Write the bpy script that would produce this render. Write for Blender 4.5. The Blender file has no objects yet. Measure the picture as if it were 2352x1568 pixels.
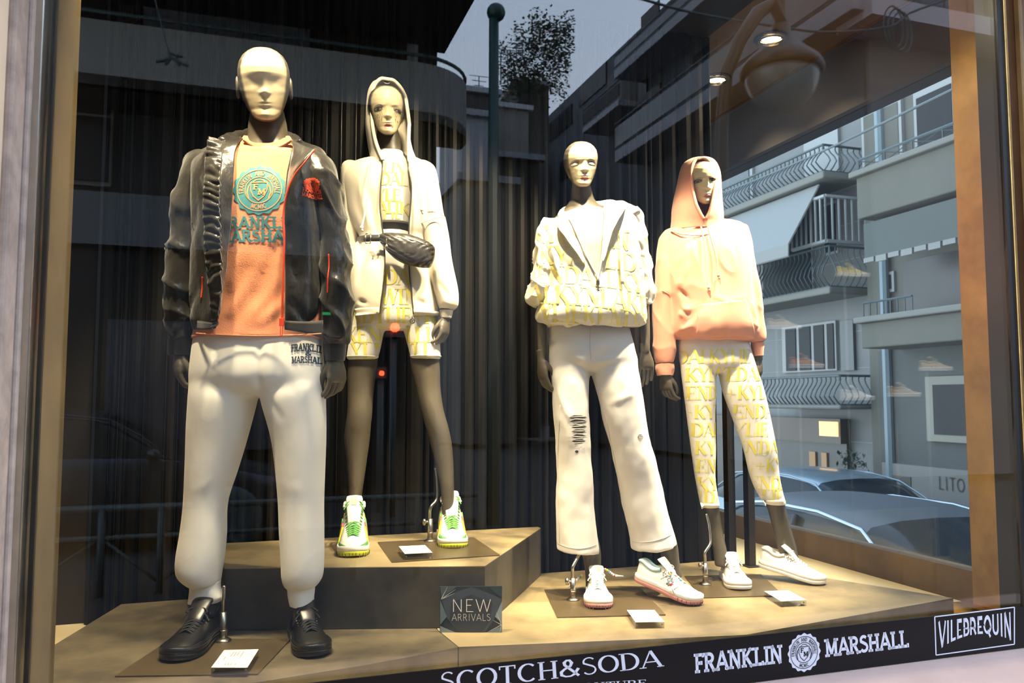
import bpy, bmesh, math, random
import numpy as np
from mathutils import Vector, Matrix, noise
from mathutils.bvhtree import BVHTree

random.seed(7)
SC = bpy.context.scene
COL = SC.collection
# ------------------------------------------------------------------ camera, sky, exposure
F = 1830.0
PITCH = math.atan(134 / 1830)
CH = 0.75
TH = math.atan(1830 / 5580)          # the shop front is turned this much against the view
CT, ST = math.cos(TH), math.sin(TH)
cam_d = bpy.data.cameras.new('camera')
cam = bpy.data.objects.new('camera', cam_d); COL.objects.link(cam)
cam.location = (0, 0, CH)
cam.rotation_euler = (math.pi / 2 + PITCH, 0, 0)
cam_d.sensor_width = 36.0
cam_d.lens = 36.0 * F / 2352
cam_d.clip_start = 0.05; cam_d.clip_end = 500
cam_d.dof.use_dof = True
cam_d.dof.focus_distance = 2.9
cam_d.dof.aperture_fstop = 6.3
SC.camera = cam
SC.view_settings.view_transform = 'Standard'
SC.view_settings.look = 'None'
SC.view_settings.gamma = 1.0
SC.view_settings.use_curve_mapping = False
SC.view_settings.exposure = 0.0
world = bpy.data.worlds.new('sky'); SC.world = world
world.use_nodes = True
wn_ = world.node_tree; wn_.nodes.clear()
wo = wn_.nodes.new('ShaderNodeOutputWorld'); bg = wn_.nodes.new('ShaderNodeBackground')
tc = wn_.nodes.new('ShaderNodeTexCoord'); sx = wn_.nodes.new('ShaderNodeSeparateXYZ')
rp = wn_.nodes.new('ShaderNodeValToRGB')
rp.color_ramp.elements[0].position = 0.0; rp.color_ramp.elements[0].color = (.82, .90, 1.0, 1)
rp.color_ramp.elements[1].position = 0.9; rp.color_ramp.elements[1].color = (.42, .60, .95, 1)
wn_.links.new(tc.outputs['Generated'], sx.inputs[0]); wn_.links.new(sx.outputs['Z'], rp.inputs[0])
wn_.links.new(rp.outputs[0], bg.inputs[0]); bg.inputs[1].default_value = 5.0
wn_.links.new(bg.outputs[0], wo.inputs[0])

# shop lamps: (u, n, power) in the shop's own axes, all in the ceiling
LAMPW = (1.0, 0.80, 0.52)
CEIL = 2.53
LAMPS = [  # u, n, W, aim u, aim n, aim z, cone deg
    (-0.30, 2.30, 280, -0.02, 2.62, 1.05, 64),
    (0.40, 2.28, 150, 0.52, 3.10, 1.5, 58),
    (0.16, 2.22, 270, 0.08, 2.62, .70, 64),
    (0.95, 2.30, 260, 0.80, 3.05, 1.25, 56),
    (1.22, 2.28, 520, 1.25, 2.86, 1.2, 56),
    (2.28, 2.42, 780, 1.90, 2.94, 1.05, 50),
    (1.95, 2.22, 75, 2.62, 2.25, .7, 95),  # unseen spot added to light the inner face of the right column
    (2.40, 3.22, 60, 2.40, 3.2, 0, 110),
    (2.42, 3.74, 60, 2.42, 3.7, 0, 110),
]

# ------------------------------------------------------------------ coordinates
def px(x, y, d):
    """point that lies d metres ahead of the camera"""
    a = (x - 1176) / F; b = (784 - y) / F
    Y = math.cos(PITCH) - b * math.sin(PITCH); Z = math.sin(PITCH) + b * math.cos(PITCH)
    return Vector((a / Y * d, d, CH + Z / Y * d))
def ratio(x, y):
    v = px(x, y, 1.0); return v.x, v.z - CH
def onz(x, y, z):
    A, R = ratio(x, y); d = (z - CH) / R
    return Vector((A * d, d, z))
def onn(x, y, n):
    A, R = ratio(x, y); d = n / (CT - A * ST)
    return Vector((A * d, d, CH + R * d))
def onu(x, y, u):
    A, R = ratio(x, y); d = u / (A * CT + ST)
    return Vector((A * d, d, CH + R * d))
def W(u, n, z): return Vector((u * CT - n * ST, u * ST + n * CT, z))
def UN(v): return (v.x * CT + v.y * ST, -v.x * ST + v.y * CT)
GLASS = 2.05
def M(u, nv, z): return W(u, 2 * GLASS - nv, z)     # where something seen in the pane at nv really stands

# ------------------------------------------------------------------ materials
MATS = {}
def mat(name, col, rough=.6, metal=0., var=0., vscale=8., bump=0., bscale=200., bdist=.002, emit=0., sheen=0., spec=.5,
        col2=None, stretch=(1, 1, 1), coat=0., detail=4., alpha=1., trans=0., lo=.35, hi=.65, bstretch=None, ecol=None):
    if name in MATS: return MATS[name]
    m = bpy.data.materials.new(name); m.use_nodes = True
    nt = m.node_tree; b = nt.nodes['Principled BSDF']
    b.inputs['Base Color'].default_value = (*col, 1); b.inputs['Roughness'].default_value = rough
    b.inputs['Metallic'].default_value = metal; b.inputs['Specular IOR Level'].default_value = spec
    if sheen: b.inputs['Sheen Weight'].default_value = sheen; b.inputs['Sheen Roughness'].default_value = .5
    if coat: b.inputs['Coat Weight'].default_value = coat; b.inputs['Coat Roughness'].default_value = .1
    if emit:
        b.inputs['Emission Color'].default_value = (*(ecol or col), 1); b.inputs['Emission Strength'].default_value = emit
    if trans: b.inputs['Transmission Weight'].default_value = trans
    tcn = nt.nodes.new('ShaderNodeTexCoord')
    if var or col2:
        mp = nt.nodes.new('ShaderNodeMapping'); mp.inputs['Scale'].default_value = stretch
        nz = nt.nodes.new('ShaderNodeTexNoise'); nz.inputs['Scale'].default_value = vscale
        nz.inputs['Detail'].default_value = detail; nz.inputs['Roughness'].default_value = .6
        cr = nt.nodes.new('ShaderNodeValToRGB')
        cr.color_ramp.elements[0].position = lo; cr.color_ramp.elements[1].position = hi
        c2 = col2 or tuple(c * (1 - var) for c in col)
        cr.color_ramp.elements[0].color = (*c2, 1); cr.color_ramp.elements[1].color = (*col, 1)
        nt.links.new(tcn.outputs['Object'], mp.inputs[0]); nt.links.new(mp.outputs[0], nz.inputs[0])
        nt.links.new(nz.outputs[0], cr.inputs[0]); nt.links.new(cr.outputs[0], b.inputs['Base Color'])
    if bump:
        mp2 = nt.nodes.new('ShaderNodeMapping'); mp2.inputs['Scale'].default_value = bstretch or stretch
        n2 = nt.nodes.new('ShaderNodeTexNoise'); n2.inputs['Scale'].default_value = bscale; n2.inputs['Detail'].default_value = 4
        bp = nt.nodes.new('ShaderNodeBump'); bp.inputs['Strength'].default_value = bump; bp.inputs['Distance'].default_value = bdist
        nt.links.new(tcn.outputs['Object'], mp2.inputs[0]); nt.links.new(mp2.outputs[0], n2.inputs[0])
        nt.links.new(n2.outputs[0], bp.inputs['Height']); nt.links.new(bp.outputs[0], b.inputs['Normal'])
    MATS[name] = m
    return m
def glass_mat(name, tint=(.96, .98, .97), rough=0.0, boost=1.0):
    if name in MATS: return MATS[name]
    m = bpy.data.materials.new(name); m.use_nodes = True; nt = m.node_tree; nt.nodes.clear()
    o = nt.nodes.new('ShaderNodeOutputMaterial'); mx = nt.nodes.new('ShaderNodeMixShader')
    tr = nt.nodes.new('ShaderNodeBsdfTransparent'); tr.inputs[0].default_value = (*tint, 1)
    gl = nt.nodes.new('ShaderNodeBsdfGlossy'); gl.inputs['Roughness'].default_value = rough
    fr = nt.nodes.new('ShaderNodeFresnel'); ge = nt.nodes.new('ShaderNodeNewGeometry')
    ma = nt.nodes.new('ShaderNodeMapRange')
    ior = 1.52 * boost
    ma.inputs['To Min'].default_value = ior; ma.inputs['To Max'].default_value = 1 / ior
    nt.links.new(ge.outputs['Backfacing'], ma.inputs['Value']); nt.links.new(ma.outputs[0], fr.inputs[0])
    nt.links.new(fr.outputs[0], mx.inputs[0]); nt.links.new(tr.outputs[0], mx.inputs[1]); nt.links.new(gl.outputs[0], mx.inputs[2])
    nt.links.new(mx.outputs[0], o.inputs[0]); MATS[name] = m
    return m

# ------------------------------------------------------------------ objects and tags
def tag(o, label=None, cat=None, group=None, kind=None):
    if label: o['label'] = label
    if cat: o['category'] = cat
    if group: o['group'] = group
    if kind: o['kind'] = kind
    return o
def empty(name, loc, label, cat, group=None, rz=0):
    o = bpy.data.objects.new(name, None); COL.objects.link(o)
    o.location = loc; o.rotation_euler.z = rz; o.empty_display_size = .1
    return tag(o, label, cat, group)
def attach(o, parent):
    if parent is not None:
        o.parent = parent
        o.matrix_parent_inverse = WM(parent).inverted()
    return o
def WM(o):
    m = Matrix.LocRotScale(o.location, o.rotation_euler, o.scale)
    if o.parent: return WM(o.parent) @ o.matrix_parent_inverse @ m
    return m
class MB:
    """collects geometry for ONE mesh object"""
    def __init__(s): s.v = []; s.f = []; s.m = []; s.xf = None
    def add(s, vs, fs, mi=0):
        k = len(s.v)
        if s.xf is not None: vs = [s.xf @ Vector(v) for v in vs]
        s.v.extend([tuple(v) for v in vs]); s.f.extend([tuple(i + k for i in f) for f in fs]); s.m.extend([mi] * len(fs)); return s
    def box(s, a, b, mi=0, fr=None):
        """axis box from a to b; fr(u,n,z) maps to the world"""
        c = [(a[0], a[1], a[2]), (b[0], a[1], a[2]), (b[0], b[1], a[2]), (a[0], b[1], a[2]),
             (a[0], a[1], b[2]), (b[0], a[1], b[2]), (b[0], b[1], b[2]), (a[0], b[1], b[2])]
        if fr: c = [fr(*p) for p in c]
        fs = [(0, 3, 2, 1), (4, 5, 6, 7), (0, 1, 5, 4), (1, 2, 6, 5), (2, 3, 7, 6), (3, 0, 4, 7)]
        return s.add(c, fs, mi)
    def prism(s, pts, z0, z1, mi=0, fr=None):
        n = len(pts)
        c = [(p[0], p[1], z0) for p in pts] + [(p[0], p[1], z1) for p in pts]
        if fr: c = [fr(*p) for p in c]
        fs = [tuple(range(n - 1, -1, -1)), tuple(range(n, 2 * n))] + [(i, (i + 1) % n, n + (i + 1) % n, n + i) for i in range(n)]
        return s.add(c, fs, mi)
    def rings(s, R, mi=0, cap0=True, cap1=True, closed=True):
        k = len(R[0]); vs = [p for r in R for p in r]; fs = []
        for i in range(len(R) - 1):
            for j in range(k if closed else k - 1):
                a = i * k + j; b = i * k + (j + 1) % k
                fs.append((a, b, b + k, a + k))
        if closed and cap0:
            c = sum((Vector(p) for p in R[0]), Vector()) / k; vs.append(c); q = len(vs) - 1
            fs += [((j + 1) % k, j, q) for j in range(k)]
        if closed and cap1:
            c = sum((Vector(p) for p in R[-1]), Vector()) / k; vs.append(c); q = len(vs) - 1; o = (len(R) - 1) * k
            fs += [(o + j, o + (j + 1) % k, q) for j in range(k)]
        return s.add(vs, fs, mi)
    def tube(s, pts, r, k=8, mi=0, flat=1.0):
        pts = [Vector(p) for p in pts]; n = len(pts)
        rr = [float(q) for q in r] if hasattr(r, '__len__') else [float(r)] * n
        R = []; up = None
        for i, p in enumerate(pts):
            t = (pts[min(i + 1, n - 1)] - pts[max(i - 1, 0)]).normalized()
            if up is None: up = Vector((0, 0, 1)) if abs(t.z) < .9 else Vector((0, 1, 0))
            a = t.cross(up).normalized(); up = a.cross(t).normalized()
            R.append([p + rr[i] * (math.cos(2 * math.pi * j / k) * a + flat * math.sin(2 * math.pi * j / k) * up) for j in range(k)])
        return s.rings(R, mi)
    def ball(s, c, r, k=12, mi=0, sc=(1, 1, 1)):
        R = []
        for i in range(1, k):
            a = math.pi * i / k
            R.append([(c[0] + r * sc[0] * math.sin(a) * math.cos(2 * math.pi * j / (2 * k)), c[1] + r * sc[1] * math.sin(a) * math.sin(2 * math.pi * j / (2 * k)),
                       c[2] - r * sc[2] * math.cos(a)) for j in range(2 * k)])
        return s.rings(R, mi)
    def mesh(s, name, mats, smooth=False):
        me = bpy.data.meshes.new(name); me.from_pydata(s.v, [], s.f)
        for m in (mats if isinstance(mats, (list, tuple)) else [mats]): me.materials.append(m)
        if len(me.materials) > 1: me.polygons.foreach_set('material_index', s.m)
        me.polygons.foreach_set('use_smooth', [smooth] * len(s.f)); me.update()
        return me
    def build(s, name, mats, parent=None, smooth=False, loc=None, kind=None, bevel=0):
        me = s.mesh(name, mats, smooth)
        if loc is not None: me.transform(Matrix.Translation(-Vector(loc)))
        o = bpy.data.objects.new(name, me); COL.objects.link(o)
        if loc is not None: o.location = loc
        attach(o, parent)
        if kind: o['kind'] = kind
        if bevel:
            bv = o.modifiers.new('bevel', 'BEVEL'); bv.width = bevel; bv.segments = 2; bv.limit_method = 'ANGLE'
        return o
def fixn(me):
    bm = bmesh.new(); bm.from_mesh(me); bmesh.ops.recalc_face_normals(bm, faces=bm.faces); bm.to_mesh(me); bm.free()
def baked(me, mods):
    """mesh after a list of (type, settings) modifiers"""
    o = bpy.data.objects.new('temporary', me); COL.objects.link(o)
    for t, st in mods:
        md = o.modifiers.new(t, t)
        for k_, v_ in st.items(): setattr(md, k_, v_)
    dg = bpy.context.evaluated_depsgraph_get(); dg.update()
    r = bpy.data.meshes.new_from_object(o.evaluated_get(dg))
    bpy.data.objects.remove(o)
    return r
def put(me, name, parent=None, mats=None, smooth=True, loc=None):
    if mats is not None:
        me.materials.clear()
        for m in (mats if isinstance(mats, (list, tuple)) else [mats]): me.materials.append(m)
    me.polygons.foreach_set('use_smooth', [smooth] * len(me.polygons))
    bm = bmesh.new(); bm.from_mesh(me); lv = [v for v in bm.verts if not v.link_faces]
    if lv: bmesh.ops.delete(bm, geom=lv, context='VERTS'); bm.to_mesh(me)
    bm.free()
    me.name = name
    if loc is not None: me.transform(Matrix.Translation(-Vector(loc)))
    o = bpy.data.objects.new(name, me); COL.objects.link(o)
    if loc is not None: o.location = loc
    return attach(o, parent)
def remesh(mb, vox, smooth=4):
    me = mb.mesh('raw', []) if isinstance(mb, MB) else mb
    fixn(me)
    return baked(me, [('REMESH', dict(mode='VOXEL', voxel_size=vox)), ('SMOOTH', dict(factor=.5, iterations=smooth))])
def get_co(me):
    a = np.empty(len(me.vertices) * 3); me.vertices.foreach_get('co', a); return a.reshape(-1, 3)
def displace(me, fn):
    """fn(Vector co, Vector normal) -> metres along the normal, or a Vector"""
    out = []
    vn = [v.normal.copy() for v in me.vertices]
    for v, n in zip(me.vertices, vn):
        d = fn(v.co, n)
        out.extend((v.co + (d if isinstance(d, Vector) else n * d)))
    me.vertices.foreach_set('co', out); me.update()
def bvh_of(me):
    return BVHTree.FromPolygons([tuple(v.co) for v in me.vertices], [tuple(p.vertices) for p in me.polygons])
def copy_tree(o, parent=None):
    c = o.copy(); COL.objects.link(c)
    if parent is not None: c.parent = parent
    for ch in list(o.children): copy_tree(ch, c)
    return c
def catmull(rows, sub):
    rows = [np.array(r, float) for r in rows]; out = []
    n = len(rows)
    for i in range(n - 1):
        p0 = rows[max(i - 1, 0)]; p1 = rows[i]; p2 = rows[i + 1]; p3 = rows[min(i + 2, n - 1)]
        for k in range(sub):
            t = k / sub
            out.append(.5 * ((2 * p1) + (-p0 + p2) * t + (2 * p0 - 5 * p1 + 4 * p2 - p3) * t * t + (-p0 + 3 * p1 - 3 * p2 + p3) * t ** 3))
    out.append(rows[-1]); return out
def lerp(a, b, t): return a + (b - a) * t
def interp(xs, ys, x): return float(np.interp(x, xs, ys))

def body_rings(spec, D, sub=6, k=40, p=1.0, tilt=0.0):
    """spec rows: y, xl, xr, half depth in m, depth offset in m -> horizontal rings"""
    R = []
    spec = [tuple(q) + (0,) * (6 - len(q)) for q in spec]
    for r in catmull(spec, sub):
        d = D + r[4]; a = px(r[1], r[0], d); b = px(r[2], r[0], d)
        cx = (a.x + b.x) / 2; hw = max((b.x - a.x) / 2, .001); z = (a.z + b.z) / 2
        ring = []
        for j in range(k):
            t = 2 * math.pi * j / k; c = math.cos(t); s_ = math.sin(t)
            c = math.copysign(abs(c) ** p, c); s_ = math.copysign(abs(s_) ** p, s_)
            ring.append(Vector((cx + hw * c, d + r[3] * s_, z + (tilt + (r[5] if len(r) > 5 else 0)) * hw * c)))
        R.append(ring)
    return R
def shell_rings(spec, D, sub=6, k=60, p=.85):
    """like body_rings, but open at the front between px columns r[5] and r[6]"""
    R = []
    spec = [tuple(q) + (0,) * (8 - len(q)) for q in spec]
    for r in catmull(spec, sub):
        d = D + r[4]; a = px(r[1], r[0], d); b = px(r[2], r[0], d)
        cx = (a.x + b.x) / 2; hw = (b.x - a.x) / 2; z = (a.z + b.z) / 2
        df = d - r[3]; ol = px(r[5], r[0], df).x; orr = px(r[6], r[0], df).x
        f = lambda v: -math.acos(math.copysign(min(1, abs(v)) ** (1 / p), v))
        pr = f((orr - cx) / hw); pl = 2 * math.pi + f((ol - cx) / hw)
        ring = []
        for j in range(k):
            t = lerp(pr, pl, j / (k - 1)); c = math.cos(t); s_ = math.sin(t)
            ring.append(Vector((cx + hw * math.copysign(abs(c) ** p, c), d + r[3] * math.copysign(abs(s_) ** p, s_), z + (r[7] * hw * math.copysign(abs(c) ** p, c) if len(r) > 7 else 0))))
        R.append(ring)
    return R
def ridged(p, sc, seed=0):
    return 1 - abs(noise.noise(Vector((p[0] * sc[0] + seed, p[1] * sc[1] + seed * 2, p[2] * sc[2] - seed)))) * 2

# ------------------------------------------------------------------ a small stroke alphabet
def arc(cx, cy, rx, ry, a0, a1, n=9):
    return [(cx + rx * math.cos(math.radians(lerp(a0, a1, i / n))), cy + ry * math.sin(math.radians(lerp(a0, a1, i / n)))) for i in range(n + 1)]
GL = {
 'A': (.84, [('t', (.02, 0), (.42, 1)), ('T', (.42, 1), (.82, 0)), ('t', (.17, .34), (.67, .34))], [(.04, 0), (.8, 0)]),
 'B': (.66, [('T', (.12, 0), (.12, 1)), ('n', (.12, 1), *arc(.33, .77, .24, .23, 90, -90), (.12, .54)), ('n', (.12, .54), *arc(.35, .27, .27, .27, 90, -90), (.12, 0))], [(.1, 0), (.1, 1)]),
 'C': (.76, [('n', *arc(.42, .5, .38, .5, 48, 312, 14))], []),
 'D': (.8, [('T', (.12, 0), (.12, 1)), ('n', (.12, 1), *arc(.32, .5, .42, .5, 90, -90, 12), (.12, 0))], [(.1, 0), (.1, 1)]),
 'E': (.64, [('T', (.12, 0), (.12, 1)), ('t', (.12, 1), (.58, 1)), ('t', (.12, .52), (.46, .52)), ('t', (.12, 0), (.62, 0)), ('t', (.58, 1), (.58, .8)), ('t', (.62, 0), (.62, .22)), ('t', (.46, .42), (.46, .62))], [(.1, 0), (.1, 1)]),
 'F': (.6, [('T', (.12, 0), (.12, 1)), ('t', (.12, 1), (.58, 1)), ('t', (.12, .5), (.44, .5)), ('t', (.58, 1), (.58, .78)), ('t', (.44, .4), (.44, .6))], [(.14, 0), (.1, 1)]),
 'H': (.84, [('T', (.14, 0), (.14, 1)), ('T', (.7, 0), (.7, 1)), ('t', (.14, .5), (.7, .5))], [(.14, 0), (.14, 1), (.7, 0), (.7, 1)]),
 'I': (.34, [('T', (.17, 0), (.17, 1))], [(.17, 0), (.17, 1)]),
 'K': (.82, [('T', (.14, 0), (.14, 1)), ('t', (.16, .4), (.68, 1)), ('T', (.3, .55), (.72, 0))], [(.14, 0), (.14, 1), (.68, 1), (.72, 0)]),
 'L': (.64, [('T', (.14, 0), (.14, 1)), ('t', (.14, 0), (.6, 0)), ('t', (.6, 0), (.6, .24))], [(.12, 0), (.14, 1)]),
 'M': (.98, [('t', (.14, 0), (.14, 1)), ('T', (.14, 1), (.49, .15)), ('t', (.49, .15), (.84, 1)), ('T', (.84, 1), (.84, 0))], [(.14, 0), (.84, 0), (.1, 1), (.88, 1)]),
 'N': (.86, [('t', (.14, 0), (.14, 1)), ('T', (.14, 1), (.72, 0)), ('t', (.72, 0), (.72, 1))], [(.14, 0), (.1, 1), (.72, 1)]),
 'O': (.84, [('n', *arc(.42, .5, .38, .5, 0, 360, 20))], []),
 'P': (.64, [('T', (.12, 0), (.12, 1)), ('n', (.12, 1), *arc(.34, .74, .24, .26, 90, -90), (.12, .48))], [(.12, 0), (.1, 1)]),
 'Q': (.84, [('n', *arc(.42, .5, .38, .5, 0, 360, 20)), ('T', (.45, .2), (.74, -.14))], []),
 'R': (.76, [('T', (.12, 0), (.12, 1)), ('n', (.12, 1), *arc(.34, .75, .25, .25, 90, -90), (.12, .5)), ('T', (.36, .5), (.68, 0))], [(.12, 0), (.1, 1), (.7, 0)]),
 'S': (.62, [('s', *arc(.31, .76, .24, .24, 35, 200, 8), *arc(.31, .26, .26, .26, 60, -150, 10))], []),
 'T': (.74, [('T', (.37, 0), (.37, 1)), ('t', (.04, 1), (.7, 1)), ('t', (.04, 1), (.04, .8)), ('t', (.7, 1), (.7, .8))], [(.37, 0)]),
 'U': (.82, [('T', (.14, 1), (.14, .3)), ('n', *arc(.41, .3, .27, .3, 180, 360, 8)), ('t', (.68, .3), (.68, 1))], [(.14, 1), (.68, 1)]),
 'V': (.8, [('T', (.04, 1), (.42, 0)), ('t', (.42, 0), (.78, 1))], [(.06, 1), (.76, 1)]),
 'W': (1.16, [('T', (.04, 1), (.34, 0)), ('t', (.34, 0), (.6, 1)), ('T', (.6, 1), (.86, 0)), ('t', (.86, 0), (1.12, 1))], [(.06, 1), (1.1, 1)]),
 'Y': (.8, [('T', (.06, 1), (.4, .45)), ('t', (.4, .45), (.74, 1)), ('T', (.4, .45), (.4, 0))], [(.4, 0), (.08, 1), (.72, 1)]),
 '&': (.86, [('n', (.8, .45), (.62, .12), (.45, .01), (.24, .01), (.06, .12), (.05, .3), (.2, .46), (.46, .62), (.52, .8), (.44, .96), (.3, .97), (.2, .85), (.22, .7), (.8, 0))], []),
 '+': (.8, [('t', (.1, .42), (.7, .42)), ('t', (.4, .12), (.4, .72))], []),
 '.': (.3, [('T', (.15, .42), (.15, .56))], []),
 '2': (.6, [('n', *arc(.3, .72, .24, .27, 160, -30, 8), (.06, 0)), ('t', (.06, .02), (.56, .02))], []),
 '0': (.64, [('n', *arc(.32, .5, .26, .5, 0, 360, 16))], []),
 ' ': (.4, [], []),
}
STY = dict(didone=dict(T=.19, t=.05, sl=.30, sh=.05, gap=.05), college=dict(T=.2, t=.17, sl=.38, sh=.15, gap=.09),
           serif=dict(T=.145, t=.06, sl=.30, sh=.05, gap=.10), lito=dict(T=.11, t=.09, sl=0, sh=0, gap=.16), sans=dict(T=.17, t=.14, sl=0, sh=0, gap=.10), thin=dict(T=.05, t=.05, sl=0, sh=0, gap=.14),
           outline=dict(T=.07, t=.06, sl=.3, sh=.06, gap=.1))
def ribbon(pts, ws, res):
    """flat strip around a polyline, cut into short quads"""
    P = []; Ws = []
    for i in range(len(pts) - 1):
        a = Vector(pts[i]).to_2d(); b = Vector(pts[i + 1]).to_2d()
        n = max(1, int((b - a).length / res))
        for k in range(n): P.append(a.lerp(b, k / n)); Ws.append(lerp(ws[i], ws[i + 1], k / n))
    P.append(Vector(pts[-1]).to_2d()); Ws.append(ws[-1])
    vs = []; fs = []
    for i, p in enumerate(P):
        d1 = (P[i] - P[i - 1]).normalized() if i else (P[1] - P[0]).normalized()
        d2 = (P[i + 1] - P[i]).normalized() if i < len(P) - 1 else d1
        t = (d1 + d2); t = t.normalized() if t.length > 1e-6 else d1
        nrm = Vector((-t.y, t.x)); cs = max(.5, nrm.dot(Vector((-d1.y, d1.x))))
        w = Ws[i] / 2 / cs
        vs += [p + nrm * w, p - nrm * w]
    for i in range(len(P) - 1): fs.append((2 * i, 2 * i + 1, 2 * i + 3, 2 * i + 2))
    return vs, fs
def text2d(s, style, res=.12, tr=None):
    """list of (verts2d, faces), baseline at y=0, cap height 1, and the width"""
    st = STY[style]; out = []; x0 = 0
    for ch in s:
        w, strokes, serifs = GL[ch]
        for stv in strokes:
            kd = stv[0]; pts = stv[1:]
            if st['sl'] == 0 and kd == 't' and ch in 'EFLT' and pts[0][0] == pts[1][0]: continue
            ws = []
            for i in range(len(pts)):
                if kd == 'T': ws.append(st['T']); continue
                if kd == 't': ws.append(st['t']); continue
                a = pts[max(i - 1, 0)]; b = pts[min(i + 1, len(pts) - 1)]
                L = math.hypot(b[0] - a[0], b[1] - a[1]) + 1e-9
                q = abs(b[1] - a[1]) / L
                if kd == 's': q = 1 - q if .3 < pts[i][1] < .7 else q * .3
                ws.append(lerp(st['t'], st['T'], q ** 1.3))
            h_ = st['t']
            if kd == 't' and pts[0][1] == pts[-1][1]: pp = [(p[0], min(max(p[1], h_ / 2), 1 - h_ / 2)) for p in pts]
            elif kd in 'ns': pp = [(p[0], h_ / 2 + p[1] * (1 - h_)) for p in pts]
            else: pp = pts
            vs, fs = ribbon(pp, ws, res)
            out.append(([(v.x + x0, v.y) for v in vs], fs))
        if st['sl']:
            for (sx_, sy_) in serifs:
                y = st['sh'] / 2 if sy_ < .5 else 1 - st['sh'] / 2
                vs, fs = ribbon([(sx_ - st['sl'] / 2, y), (sx_ + st['sl'] / 2, y)], [st['sh']] * 2, res)
                out.append(([(v.x + x0, v.y) for v in vs], fs))
        x0 += w + st['gap']
    return out, x0 - st['gap']
def print_on(items, place, name, material, parent, label=None, max_edge=.06):
    """items: 2D pieces; place(x, y) -> world point or None"""
    mb = MB()
    for vs, fs in items:
        P = [place(x, y) for x, y in vs]
        keep = [f for f in fs if all(P[i] is not None for i in f)]
        if not keep: continue
        ok = []
        for f in keep:
            q = [P[i] for i in f]
            if max((q[i] - q[i - 1]).length for i in range(len(q))) < max_edge: ok.append(f)
        mb.add([p if p is not None else Vector((0, 0, 0)) for p in P], ok)
    if not mb.f: return None
    me = mb.mesh(name, [material])
    bm = bmesh.new(); bm.from_mesh(me)
    bmesh.ops.delete(bm, geom=[v for v in bm.verts if not v.link_faces], context='VERTS'); bm.to_mesh(me); bm.free()
    o = put(me, name, parent, material, smooth=True)
    if label: o['label'] = label
    return o
def projector(bvh, D, off=.0015, xf=None):
    """px column/row (read on the plane D ahead) -> point on the cloth, met straight from the front"""
    def f(x, y):
        if xf: x, y = xf(x, y)
        p = px(x, y, D)
        h, n, i, d = bvh.ray_cast(Vector((p.x, D - .6, p.z)), Vector((0, 1, 0)), 1.2)
        if h is None: return None
        if n.y > 0: n = -n
        return h + n * off + Vector((0, -off * .5, 0))
    return f
def disc2d(cx, cy, r0, r1, n=48, rings=4, scal=0, amp=0):
    vs = []; fs = []
    for i in range(rings + 1):
        for j in range(n):
            a = 2 * math.pi * j / n; r = lerp(r0, r1, i / rings)
            if i == rings and scal: r *= 1 + amp * math.cos(scal * a)
            vs.append((cx + r * math.cos(a), cy + r * math.sin(a)))
    for i in range(rings):
        for j in range(n): fs.append((i * n + j, i * n + (j + 1) % n, (i + 1) * n + (j + 1) % n, (i + 1) * n + j))
    return (vs, fs)
def ring_text(s, style, r, h, a0, a1, flip=False):
    items, w = text2d(s, style, .2)
    out = []
    for vs, fs in items:
        q = []
        for x, y in vs:
            a = math.radians(lerp(a0, a1, x / w)); rr = r + (y * h if not flip else (1 - y) * h)
            q.append((rr * math.cos(a), rr * math.sin(a)))
        out.append((q, fs))
    return out
def seal2d():
    """scalloped round seal of radius 1: base pieces, overlay pieces"""
    base = [disc2d(0, 0, .02, .96, 64, 6, 16, .045)]
    top = [disc2d(0, 0, .80, .83, 48, 1), disc2d(0, 0, .50, .53, 48, 1)]
    top += ring_text('FRANKLIN', 'sans', .57, .19, 192, 118)
    top += ring_text('AND', 'sans', .57, .19, 106, 74)
    top += ring_text('MARSHALL', 'sans', .57, .19, 62, -12)
    top += ring_text('MCMIC', 'sans', .57, .19, 246, 294, True)
    sh = [(-.3, .3), (.3, .3), (.31, .0), (.2, -.25), (0, -.42), (-.2, -.25), (-.31, .0), (-.3, .3)]
    v, f = ribbon(sh, [.035] * 8, .1); top.append(([tuple(a) for a in v], f))
    for sg in (-1, 1):
        v, f = ribbon([(sg * .36, -.34), (sg * .44, -.1), (sg * .40, .1), (sg * .33, .22)], [.03, .05, .05, .02], .1); top.append(([tuple(a) for a in v], f))
    v, f = ribbon(arc(0, .3, .2, .12, 0, 180), [.03] * 10, .1); top.append(([tuple(a) for a in v], f))
    for t, ox, oy in (('F', -.2, -.0), ('M', -.02, -.2)):
        it, w = text2d(t, 'college', .2)
        top += [([(ox + x * .26, oy + y * .24) for x, y in vs], fs) for vs, fs in it]
    return base, top
# ------------------------------------------------------------------ lamps (light only; the fittings are built below)
for i, (u, n, w, au, an, az, cone) in enumerate(LAMPS):
    ld = bpy.data.lights.new('ceiling_lamp', 'SPOT'); ld.energy = w; ld.color = LAMPW; ld.shadow_soft_size = .045
    ld.spot_size = math.radians(cone); ld.spot_blend = .55
    lo = bpy.data.objects.new('ceiling_lamp', ld); COL.objects.link(lo); lo.location = W(u, n, CEIL - .03)
    dv = W(au, an, az) - lo.location
    lo.rotation_euler = dv.to_track_quat('-Z', 'Y').to_euler()

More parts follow.
